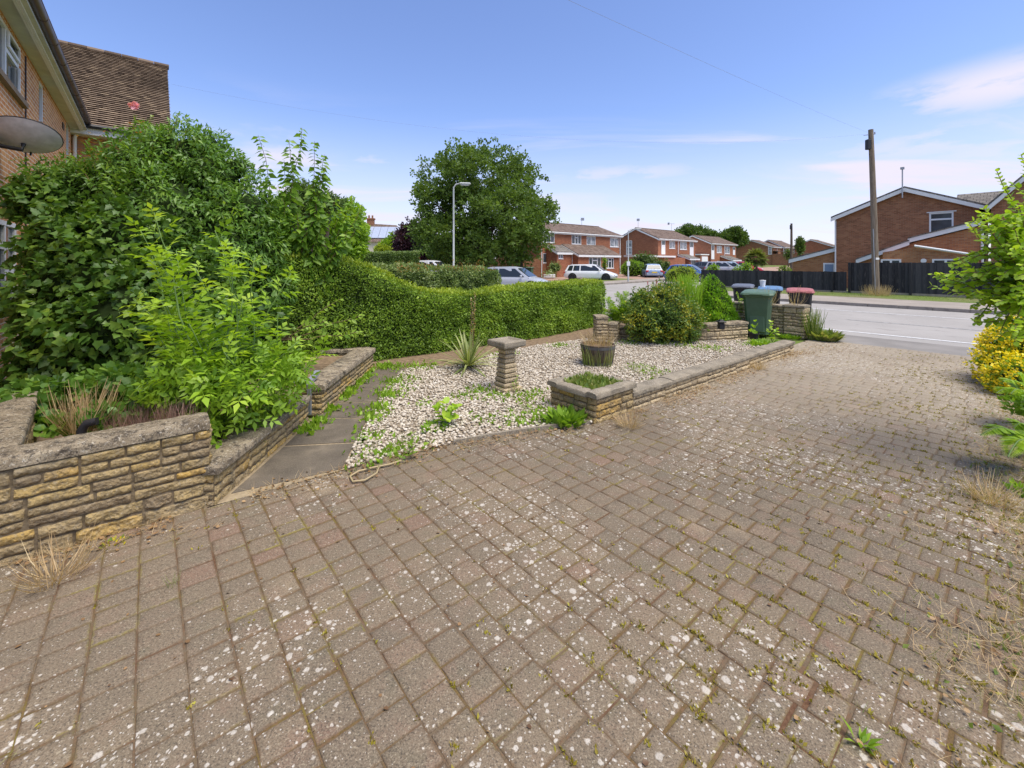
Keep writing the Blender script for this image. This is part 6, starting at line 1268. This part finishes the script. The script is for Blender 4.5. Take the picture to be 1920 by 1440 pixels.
# shrubs in the raised bed
sh('yellow_flowering_shrub', 'rounded shrub speckled with yellow flowers in front of the low retaining wall', 'shrub', px_blobs([(1245, 590, 9.35, 52), (1212, 600, 9.2, 40), (1282, 598, 9.4, 36), (1250, 562, 9.5, 32), (1205, 568, 9.5, 26), (1288, 628, 9.2, 20, .6)]), 12000, .052, T_LEAF, 'leaf_gold', tuple(G(1245, 640)), 51, depth=.35, core=.66, rough=.2, stems=5)
sprigs('fern_like_shrub', 'feathery bright green plant between the stepped pier and the yellow shrub', 'plant', [P3(1160, 610, 9.9), P3(1185, 600, 10)], [P3(1140, 560, 9.9), P3(1158, 552, 10), P3(1175, 548, 10.1), P3(1195, 552, 10.2), P3(1150, 585, 9.8), P3(1182, 570, 10), P3(1205, 545, 10.3), P3(1135, 585, 9.8), P3(1168, 570, 9.9), P3(1145, 575, 9.8), P3(1128, 600, 9.7), P3(1190, 580, 9.8)], .14, T_PIN7, 'leaf_bright', .028, 4, 'stem_green', .005, .0, 52, .05, .08, .62)
q = P3(1225, 600, 10.6); sprigs('valerian', 'red valerian flower heads on thin stems above the yellow shrub', 'flower', q, [P3(1214, 528, 10.6), P3(1231, 524, 10.6), P3(1236, 536, 10.6), P3(1209, 540, 10.6), P3(1250, 530, 10.7)], .035, T_LEAF, 'flower_red', .012, 4, 'stem_green', .004, 0, 53, .04, .82, .5, part='flowers')
tuft('feathery_grass', 'feathery pale green grass between the yellow shrub and the conifer', 'grass', tuple(P3(1283, 600, 10.3)), 800, .95, 'leaf_elder', .26, .28, 54, tint=.45)
q = P3(1270, 595, 10.4); sprigs('russet_shrub', 'thin russet-leaved stems rising behind the yellow shrub', 'shrub', q, [P3(1266, 520, 10.4), P3(1274, 535, 10.4), P3(1290, 560, 10.2), P3(1262, 560, 10.3)], .06, T_LEAF, 'leaf_russet', .05, 2, 'stem_brown', .006, 0, 55, .06, .2, .6)
def cone():
    c = P3(1341, 606, 10.6); top = P3(1333, 513, 10.6); H_ = top.z-.12; r = np.random.default_rng(56); n = 9000
    t = thing('dwarf_conifer', 'bright green cone-shaped dwarf conifer in the raised bed left of the bins', 'conifer', (c.x, c.y, .12)); z = 1-np.sqrt(r.random(n)); a = r.uniform(0, 6.28, n)
    R = .58*np.sqrt(np.clip(1-z, 0, 1))**1.15*(1+.12*np.sin(a*5+z*9)*np.sin(z*14)+r.normal(0, .05, n)); p = np.stack([c.x+R*np.cos(a)+(top.x-c.x)*z, c.y+R*np.sin(a), .12+H_*z], 1); d = np.stack([np.cos(a), np.sin(a), np.full(n, .55)], 1)
    nn = np.array([mnoise.noise(Vector(q)*4) for q in p]); scatter('foliage', p-d*.03, d*.6+r.normal(size=(n, 3))*.35+np.array([0, 0, .5]), d+r.normal(size=(n, 3))*.4, r.uniform(.045, .085, n), T_NARROW, 'leaf_cypress', t, tint=.5+.5*nn+r.normal(0, .15, n))
    m = MB(); m.lathe((c.x, c.y, .12), [(.48, 0), (.45, .2*H_), (.35, .5*H_), (.2, .8*H_), (.02, .94*H_)], 14); m.build('twig_shade_core', 'twig_shade', t)  # conifer's solid core, coloured for the shade deep in its foliage
cone()
for k, (u, v, Y, lab) in enumerate(((1390, 560, 10.9, 'leafy weed poking up left of the green bin'), (1418, 555, 11.2, 'pale leafy weed behind the lid of the green bin'))):
    q = P3(u, 590, Y); sprigs('tall_weed', lab, 'weed', q, [P3(u-8, v-12, Y), P3(u+8, v-6, Y), P3(u, v, Y), P3(u+14, v+6, Y)], .07, T_LEAF, 'leaf_bright', .03, 2, 'stem_green', .004, .1, 57+k, .05, .1, .7)
for k, (u, lab) in enumerate(((1440, 'nodding dry grass heads between the blue bin and the front wall'), (1492, 'drooping dry grass seed heads in front of the red-lidded bin'))):
    tuft('seeding_grass', lab, 'grass', tuple(P3(u, 572, 10.0)), 26, .42, 'leaf_straw', .14, .8, 61+k, tint=.7)
# ------------------------------------------------------------------ trees and shrubs across the road
def oak():
    Y = 37.5; c = P3(912, 395, Y); base = Vector((c.x-.2, Y, .12)); t = thing('oak_tree', 'large spreading dark green oak standing before the red houses', 'tree', tuple(base))
    R = lambda px: px/FPX*Y
    bl = [(870, 330, 52), (925, 325, 50), (965, 345, 46), (835, 340, 44), (820, 385, 36), (810, 440, 32), (1000, 390, 36), (1012, 420, 26), (985, 440, 44), (940, 400, 62), (880, 400, 62), (850, 445, 50), (920, 455, 52), (970, 465, 32), (835, 470, 30), (900, 300, 30), (862, 300, 26), (945, 305, 24), (800, 425, 22), (880, 470, 34), (1022, 398, 17), (795, 360, 18), (950, 472, 26)]
    r = np.random.default_rng(71); B = []
    for u, v, q in bl: B.append((P3(u, v, Y+r.uniform(-2.4, 2.4)), (R(q), R(q)*1.1, R(q)*.85)))
    pts, d = blobpts(B, 13500, .5, .36, 72); n = len(pts); nn = np.array([mnoise.noise(Vector(q)*.55) for q in pts]); keep = nn > -.22; pts, d, nn = pts[keep], d[keep], nn[keep]; n = len(pts)
    A = nrm(d*.6+r.normal(size=(n, 3))*.6+np.array([0, 0, .1])); scatter('crown', pts, A, d+r.normal(size=(n, 3))*.5+np.array([0, 0, .5]), r.uniform(.32, .62, n), T_TWIG, 'leaf_oak', t, tint=.5+.45*nn+r.normal(0, .16, n))
    m = MB(); fork = base+Vector((.1, 0, 3.0)); m.tube([base-Vector((0, 0, .2)), base+Vector((0, 0, .4)), base+Vector((.05, 0, 1.6)), fork], [.75, .55, .47, .46], 12)
    for k, (u, v, q) in enumerate(bl[:14]):
        e = B[k][0]; p = wander(fork-Vector((0, 0, .4)), e, 7, .10, k+3); m.tube(p, [.24*(1-.13*i) for i in range(7)], 7)
    m.build('trunk', 'bark_oak', t, smooth=True)
oak()
def tree(name, label, cat, blobs, n, size, mat, seed, tmpl=T_TWIG, core=.45, group=None, depth=.5, coremat='twig_shade', ground=.2, rough=.26):
    b = px_blobs(blobs); c = b[0][0]; return shrub(name, label, cat, b, n, size, tmpl, mat, (c.x, c.y, ground), seed, depth=depth, core=core, coremat=coremat, stems=3, rough=rough, part='crown')
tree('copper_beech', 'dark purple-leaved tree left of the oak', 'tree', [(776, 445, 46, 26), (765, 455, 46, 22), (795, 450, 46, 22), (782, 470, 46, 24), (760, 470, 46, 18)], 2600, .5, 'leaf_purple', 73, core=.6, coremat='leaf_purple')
tree('green_bush', 'rounded dark green bush beneath the solar panel house', 'bush', [(742, 458, 50, 14), (730, 464, 50, 11), (753, 463, 50, 11)], 1500, .5, 'leaf_bright', 74, core=.7)
tree('green_bush', 'small yellowish bush left of the dark bush, under the cream house', 'bush', [(714, 470, 42, 8), (722, 472, 42, 7)], 700, .35, 'leaf_hedge_top', 75, core=.7)
tree('background_tree', 'dark broadleaf tree behind the oak, left of its trunk', 'tree', [(840, 470, 52, 24), (815, 480, 52, 18), (870, 478, 52, 22), (900, 480, 52, 20)], 2400, .6, 'leaf_dark', 76, core=.7)
tree('background_tree', 'broad tree crown over the roofs behind the middle red house', 'tree', [(1290, 438, 105, 13), (1310, 442, 105, 14), (1328, 444, 105, 10), (1275, 442, 105, 9), (1345, 447, 105, 8)], 1700, .95, 'leaf_dark', 77, core=.5)
tree('background_tree', 'rounded tree crown over the roofs between two red gables', 'tree', [(1375, 445, 105, 14), (1362, 450, 105, 10), (1388, 447, 105, 10), (1380, 438, 105, 8)], 1500, .95, 'leaf_dark', 78, core=.5)
tree('background_conifer', 'small dark conifer spire by the far telegraph pole', 'conifer', [(1500, 462, 90, 5, 2.5), (1500, 452, 90, 3, 2)], 350, .6, 'leaf_dark', 79, core=.6)
tree('clipped_bush', 'round clipped bush beside the short street lamp', 'bush', [(1184, 503, 46, 16), (1196, 504, 46, 13), (1176, 506, 46, 12)], 1900, .14, 'leaf_bright', 80, T_LEAF, .85, depth=.2, rough=.06)
tree('dark_bush', 'taller dark green bush behind the round clipped bush', 'bush', [(1208, 494, 50, 20), (1222, 500, 50, 16), (1196, 492, 50, 12)], 1700, .22, 'leaf_dark', 81, T_LEAF, .8)
tree('cypress_shrub', 'blue-green upright shrub left of the garage door', 'shrub', [(1236, 500, 50, 12), (1230, 508, 49, 11), (1243, 508, 49, 11)], 1300, .2, 'leaf_pale', 82, T_LEAF, .8)
tree('cypress_shrub', 'narrow pointed dark green shrub right of the blue hatchback', 'shrub', [(1250, 504, 46, 7, 2.2), (1247, 512, 46, 8, 1.2)], 900, .18, 'leaf_dark', 83, T_LEAF, .8)
tree('golden_bush', 'rounded yellow-green bush in front of the blue car', 'bush', [(1280, 513, 31, 19, .7), (1266, 516, 31, 14, .8), (1294, 516, 31, 14, .8)], 2600, .10, 'leaf_hedge_top', 84, T_LEAF, .8, depth=.25)
tree('dark_bush', 'dark low bush left of the golden bush, behind the conifer', 'bush', [(1262, 512, 34, 9), (1256, 518, 33, 8)], 700, .13, 'leaf_dark', 85, T_LEAF, .8)
tree('porch_plants', 'small green plants by the corner of the wide red house', 'shrub', [(1037, 503, 42, 8, 1.3), (1046, 502, 42, 5, 1.8)], 600, .15, 'leaf_pale', 86, T_LEAF, .7)
tree('porch_plants', 'climber on the porch wall between two white windows of the wide house', 'shrub', [(1133, 500, 45, 4, 3.5), (1134, 488, 45, 4, 1.5)], 350, .14, 'leaf_bright', 87, T_LEAF, .6)
tree('garden_shrub', 'ragged pale shrub above the low fence, left of the telegraph poles', 'shrub', [(1470, 506, 36, 7), (1478, 509, 36, 6)], 350, .16, 'leaf_grass', 88, T_LEAF, .5)
tree('garden_shrub', 'green shrub with reddish flowers at the foot of the palm', 'shrub', [(1400, 502, 48, 9), (1385, 506, 48, 7)], 500, .2, 'leaf_bright', 89, T_LEAF, .6)
tree('garden_shrub', 'leafy shrub at the left end of the low black fence', 'shrub', [(1340, 504, 40, 8), (1330, 507, 40, 6)], 450, .16, 'leaf_bright', 90, T_LEAF, .6)
tree('climbing_plant', 'dark narrow climber on the far white-verged house', 'plant', [(1478, 478, 80, 5, 1.8)], 300, .4, 'leaf_dark', 91, T_LEAF, .6)
def palm():
    c = P3(1417, 505, 50); c.z = .3; top = P3(1417, 486, 50); t = thing('palm_tree', 'small palm with a round head of drooping fronds above the low fence', 'palm', tuple(c)); m = MB(); m.tube([c, top], [.22, .17], 9); m.build('trunk', 'bark', t); r = np.random.default_rng(92); PT = []; AX = []
    for k in range(64):
        a = r.uniform(0, 6.28); el = r.uniform(-.5, 1.35); d = Vector((math.cos(a)*math.cos(el), math.sin(a)*math.cos(el), math.sin(el)))
        for j in range(14):
            p = top+d*.75*(.7+j*.02)*1.; PT.append(tuple(p)); f = (j-6.5)/6.5*1.3; s_ = Vector((-math.sin(a), math.cos(a), 0)); AX.append(tuple(d*math.cos(f)+s_*math.sin(f)*.8+Vector((0, 0, -.35))))
    n = len(PT); scatter('crown', PT, AX, np.tile((0, 0, 1.), (n, 1))+r.normal(size=(n, 3))*.3, r.uniform(.6, .95, n), (T_NARROW[0]*np.array([.45, 1, 1]), T_NARROW[1]), 'leaf_palm', t, tint=np.clip(.35+.5*(np.array(PT)[:, 2]-top.z), 0, 1)+r.normal(0, .15, n))
palm()
# flower pots by the house corner, pole-foot grass
tuft('dry_weeds', 'pale dry weeds around the foot of the tall telegraph pole', 'weeds', base+Vector((-.15, -.25, 0)), 300, .5, 'leaf_straw', .55, .7, 93, tint=.75)
# ------------------------------------------------------------------ right-hand edge
rb_ = [P3(1985, 520, 5.2), P3(1990, 600, 5.0), P3(1985, 430, 5.4)]
rtips = [(1915, 288, 5.3), (1868, 318, 5.2), (1900, 345, 5.1), (1838, 402, 5.1), (1862, 430, 5.0), (1822, 432, 5.1), (1850, 470, 4.9), (1745, 512, 5.1), (1790, 500, 5.0), (1765, 530, 5.1), (1800, 545, 5.0), (1840, 520, 4.9), (1870, 500, 4.8), (1885, 470, 4.8), (1880, 400, 4.9), (1900, 440, 4.7), (1838, 560, 5.0), (1830, 600, 5.0), (1870, 590, 4.7), (1880, 560, 4.6), (1905, 600, 4.5), (1900, 540, 4.5), (1910, 385, 4.7), (1915, 500, 4.4), (1860, 450, 4.9), (1815, 515, 5.1), (1878, 620, 4.7), (1905, 640, 4.4), (1845, 390, 5.1), (1890, 420, 4.8), (1870, 540, 4.8), (1920, 460, 4.5), (1925, 570, 4.3)]
rtips = [(u, v, Y*.72) for u, v, Y in rtips]; rb_ = [P3(1985, 520, 3.7), P3(1990, 600, 3.6), P3(1985, 430, 3.85)]
rp = [P3(*q) for q in rtips]+[P3(q[0]+random.uniform(-14, 40), q[1]+random.uniform(-26, 26), q[2]+random.uniform(-.2, .4)) for q in rtips[2:] for _ in range(2)]
sprigs('overhanging_tree', 'light green tree branches reaching in from the right edge over the drive', 'tree', rb_, rp, .062, T_ROUND, 'leaf_right', .034, 2, 'stem_brown', .008, .15, 101, .06, .22, .5, tn=.24)
q = P3(2040, 520, 3.8); m = MB(); m.tube([Vector((q.x, q.y, 0)), q+Vector((0, 0, .2)), q+Vector((-.1, .1, 1.6))], [.10, .08, .05], 9); m.tube([q, rb_[0]], .03, 7); m.tube([q-Vector((0, 0, .4)), rb_[1]], .03, 7); m.tube([q+Vector((0, 0, .7)), rb_[2]], .03, 7); m.build('trunk', 'bark', bpy.data.objects['overhanging_tree'], smooth=True)
yb_ = px_blobs([(1905, 665, 6.2, 45), (1890, 690, 6.0, 40), (1915, 715, 5.6, 42), (1935, 650, 6.0, 50), (1880, 640, 6.4, 26), (1870, 690, 6.4, 20)])
ys = sh('golden_shrub', 'yellow flowering shrub spilling onto the right edge of the drive', 'shrub', yb_, 4200, .05, T_LEAF, 'leaf_bright', tuple(W(8.6, -.3, 0)), 102, depth=.4, core=.62)
pts, d = blobpts(yb_, 8500, .12, .22, 103); scatter('flowers', pts+d*.02, d+rng.normal(size=d.shape)*.6, d+rng.normal(size=d.shape)*.4+np.array([0, 0, .6]), rng.uniform(.022, .042, len(pts)), T_ROUND, 'flower_yellow', ys)
for k, (b, tips, lab) in enumerate((((1935, 790, 4.6), [(1868, 758, 4.5), (1880, 735, 4.6), (1895, 760, 4.4), (1905, 722, 4.7)], 'fern fronds arching out just below the yellow flowering shrub'), ((1945, 890, 3.6), [(1838, 842, 3.6), (1880, 860, 3.5), (1890, 885, 3.3), (1900, 830, 3.6)], 'lower fern frond reaching over the paving at the right edge'))):
    t = thing('fern', lab, 'fern', tuple(P3(*b)*Vector((1, 1, 0)))); PT = []; AX = []; SZ = []; m = MB()
    bb = P3(*b); bb.z = .05
    for tp in tips:
        e = P3(*tp); e.z = max(e.z, .06); pa = [bb.lerp(e, i/10)+Vector((0, 0, .28*math.sin(math.pi*i/10*.8)*(1-.3*i/10))) for i in range(11)]; m.tube(pa, .004, 5)
        for i in range(44):
            x = 1+9*i/44; j = min(9, int(x)); p = pa[j].lerp(pa[min(10, j+1)], x-j); dr = (pa[min(10, j+1)]-pa[j]).normalized(); sd = dr.cross(Vector((0, 0, 1))).normalized()
            for s_ in (1, -1): PT.append(tuple(p)); AX.append(tuple(sd*s_+dr*.45+Vector((0, 0, -.1)))); SZ.append(.11*math.sin(math.pi*(i+6)/52)+.012)
    m.build('stem', 'stem_green', t); scatter('fronds', PT, AX, np.tile((0, 0, 1.), (len(PT), 1)), np.array(SZ), (T_NARROW[0]*np.array([.8, 1, .6]), T_NARROW[1]), 'leaf_right', t)
sh('low_weeds', 'mixed low green weeds along the right edge of the drive', 'weeds', px_blobs([(1925, 760, 4.3, 26, .7), (1932, 930, 3.2, 24, .6), (1936, 830, 3.8, 24, .7)]), 700, .06, T_LEAF, 'leaf_bright', tuple(W(6, -.7, 0)), 104, depth=.6, core=0, stems=0)
# ------------------------------------------------------------------ ground cover nobody could count
def cover(name, pts, size, mat, tmpl, up=1., flat=False, tint=.5, lean=.6):
    pts = np.array(pts); n = len(pts); A = rng.normal(size=(n, 3))*lean+np.array([0, 0, up]); 
    if flat: A[:, 2] = np.abs(A[:, 2])*.12
    N_ = rng.normal(size=(n, 3))*.4+np.array([0, 0, 1 if flat else .2])
    scatter(name, pts, A, N_, size*rng.uniform(.5, 1.3, n), tmpl, mat, None, tint=rng.normal(tint, .22, n), kind='stuff')
def blotch(centres, n, s): 
    out = []
    for c, w_ in centres:
        for _ in range(int(n*w_)): out.append((c.x+random.gauss(0, s*w_**.5), c.y+random.gauss(0, s*w_**.5), .01))
    return out
# weeds in the gravel and along the path
gc = [(G(u, v), w_) for u, v, w_ in ((700, 775, .8), (730, 740, 1.), (755, 715, 1.2), (790, 690, 1.2), (740, 690, .8), (690, 820, .5), (710, 860, .6), (870, 745, .5), (900, 735, .6), (930, 745, .9), (985, 750, .8), (1010, 775, .9), (960, 790, .7), (900, 790, .5), (1020, 790, .8), (1000, 740, .5), (1220, 700, 1.0), (1240, 715, .7), (1200, 690, .5), (1330, 655, 1.2), (1280, 650, .5), (1410, 648, .6), (1180, 645, .8), (1050, 650, .8), (950, 665, .6), (800, 760, .4), (760, 840, .5), (1290, 640, .6), (1240, 645, .5))]
cover('gravel_weeds', [p for p in blotch(gc, 150, .15) if True], .055, 'leaf_bright', T_LEAF, .8)
cover('gravel_grass', blotch(gc[::2]+[(G(1200, 700), 2.), (G(980, 770), 1.)], 110, .16), .10, 'leaf_grass', T_BLADE, 1., tint=.4)
pw = [(G(u, v), w_) for u, v, w_ in ((640, 745, 1.2), (665, 720, 1.4), (680, 708, 1.2), (600, 795, .6), (575, 810, .5), (650, 735, 1.), (690, 697, 1.), (720, 690, .9), (620, 770, .5), (735, 720, .5), (700, 790, .5), (712, 768, .6), (730, 745, .4))]
cover('path_weeds', blotch(pw, 110, .075), .075, 'leaf_bright', T_LEAF, .9, tint=.55)
# moss and grass in the drive's joints
def joint_points(n, pmask):
    out = []
    while len(out) < n:
        d = random.uniform(.2, 11.2) if random.random() < .7 else random.uniform(-1.5, 6); p = random.uniform(-1.0, left_p(d)-.05)
        if random.random() > pmask(d, p): continue
        if random.random() < .6: d = round((d+4.0)/.165)*.165-4.0+random.gauss(0, .004)
        q = W(d, p, 0); k = random.randint(3, 11)
        for _ in range(k): out.append((q.x+random.gauss(0, .010), q.y+random.gauss(0, .010), -.001))
    return out
right = lambda d, p: max(.05, min(1, (1.9-p)/2.2))*(.4+.9*max(0, mnoise.noise(Vector((d*.8, p*.8, 9)))+.35))
cover('joint_moss', joint_points(30000, right), .018, 'leaf_moss', T_LEAF, .9, tint=.5, lean=.8)
cover('joint_grass', joint_points(3000, lambda d, p: right(d, p)*.8), .042, 'leaf_grass', T_BLADE, .8, tint=.6, lean=.8)
# dry straw and litter along the edges
lt = []
for _ in range(5200):
    q = random.random()
    if q < .34: d = random.uniform(4.3, 9.6); p = 2.93-abs(random.gauss(0, .13))
    elif q < .56: d = random.uniform(.3, 4.2); p = left_p(d)-abs(random.gauss(0, .15))+.04
    elif q < .70: d = random.uniform(-1.2, .6); p = 3.72-abs(random.gauss(0, .16))
    elif q < .93: d = random.uniform(1.8, 9.5); p = .05+random.gauss(0, .20)
    else: d = random.uniform(9.3, 11); p = 2.9-abs(random.gauss(0, .3))
    if mnoise.noise(Vector((d*1.6, p*1.6, 4))) < -.12: continue
    w_ = W(d, p, 0); lt.append((w_.x, w_.y, .006+random.random()*.012))
cover('dry_straw', lt, .075, 'leaf_straw', T_BLADE, .12, True, .55)
cover('leaf_litter', lt[::3]+[(x+random.gauss(0, .05), y+random.gauss(0, .05), z) for x, y, z in lt[::4]], .022, 'leaf_litter', T_ROUND, .1, True, .5)
sc_pts = []
for _ in range(700):
    d = random.uniform(-1, 10.5); p = random.uniform(-.8, left_p(d)); w_ = W(d, p, 0); sc_pts.append((w_.x, w_.y, .004))
cover('scattered_debris', sc_pts, .018, 'leaf_litter', T_ROUND, .1, True, .3)
fr = []; fw = []
while len(fr) < 3600:
    d = random.uniform(2.5, 10.2); p = .08+random.gauss(0, .18)
    if mnoise.noise(Vector((d*1.3, p*2.2, 8))) < -.05: continue
    q = W(d, p, 0); fr.append((q.x, q.y, .006+random.random()*.015))
    if random.random() < .30: fw.append((q.x-D[1]*0+random.gauss(0, .03), q.y+random.gauss(0, .03), .0))
cover('edge_straw', fr, .085, 'leaf_straw', T_BLADE, .15, True, .55)
cover('edge_grass', fw, .08, 'leaf_grass', T_BLADE, 1., tint=.55, lean=.7)
cover('edge_weeds', [(x+random.gauss(0, .06), y+random.gauss(0, .06), z) for x, y, z in fw[::2]], .030, 'leaf_grass', T_LEAF, .7, tint=.5, lean=.8)
# straw tussocks
for k, (u, v, n, h, lab) in enumerate(((110, 1085, 60, .24, 'dead straw tussock on the paving in front of the near stone wall'), (1180, 800, 70, .2, 'dried grass tussock at the drive corner of the square planter'), (1860, 940, 80, .22, 'bleached dry grass tussock at the right edge of the drive'), (1235, 745, 60, .16, 'russet dry weeds at the start of the edging wall'), (1420, 692, 90, .2, 'dry weeds heaped against the middle of the edging wall'))):
    tuft('dry_grass_tuft', lab, 'grass', G(u, v)+Vector((0, 0, .005)), n*2, h*.85, 'leaf_straw', .11, 1.6, 111+k, tint=.6)
tuft('small_weed', 'little yellow-leaved weed at the foot of the near stone wall', 'weed', G(215, 1020), 40, .026, 'leaf_gold', .06, 1.0, 120, tmpl=T_LEAF, tint=.75)
tuft('small_weed', 'small green grass tuft in a paving joint below the near wall end', 'weed', G(327, 1097), 26, .06, 'leaf_grass', .03, 1., 121)
tuft('small_weed', 'dandelion seedling growing in the paving at the bottom right', 'weed', G(1615, 1395), 12, .065, 'leaf_bright', .02, 1.8, 122, tmpl=T_NARROW)
# grass blades on the verge across the road and lawn edge
vp = []
for _ in range(9000):
    d = random.uniform(25.05, 28.35); p = random.uniform(-3, 13); w_ = W(d, p); vp.append((w_.x, w_.y, w_.z+.11))
cover('verge_grass', vp, .11, 'leaf_grass', T_BLADE, 1., tint=.25)
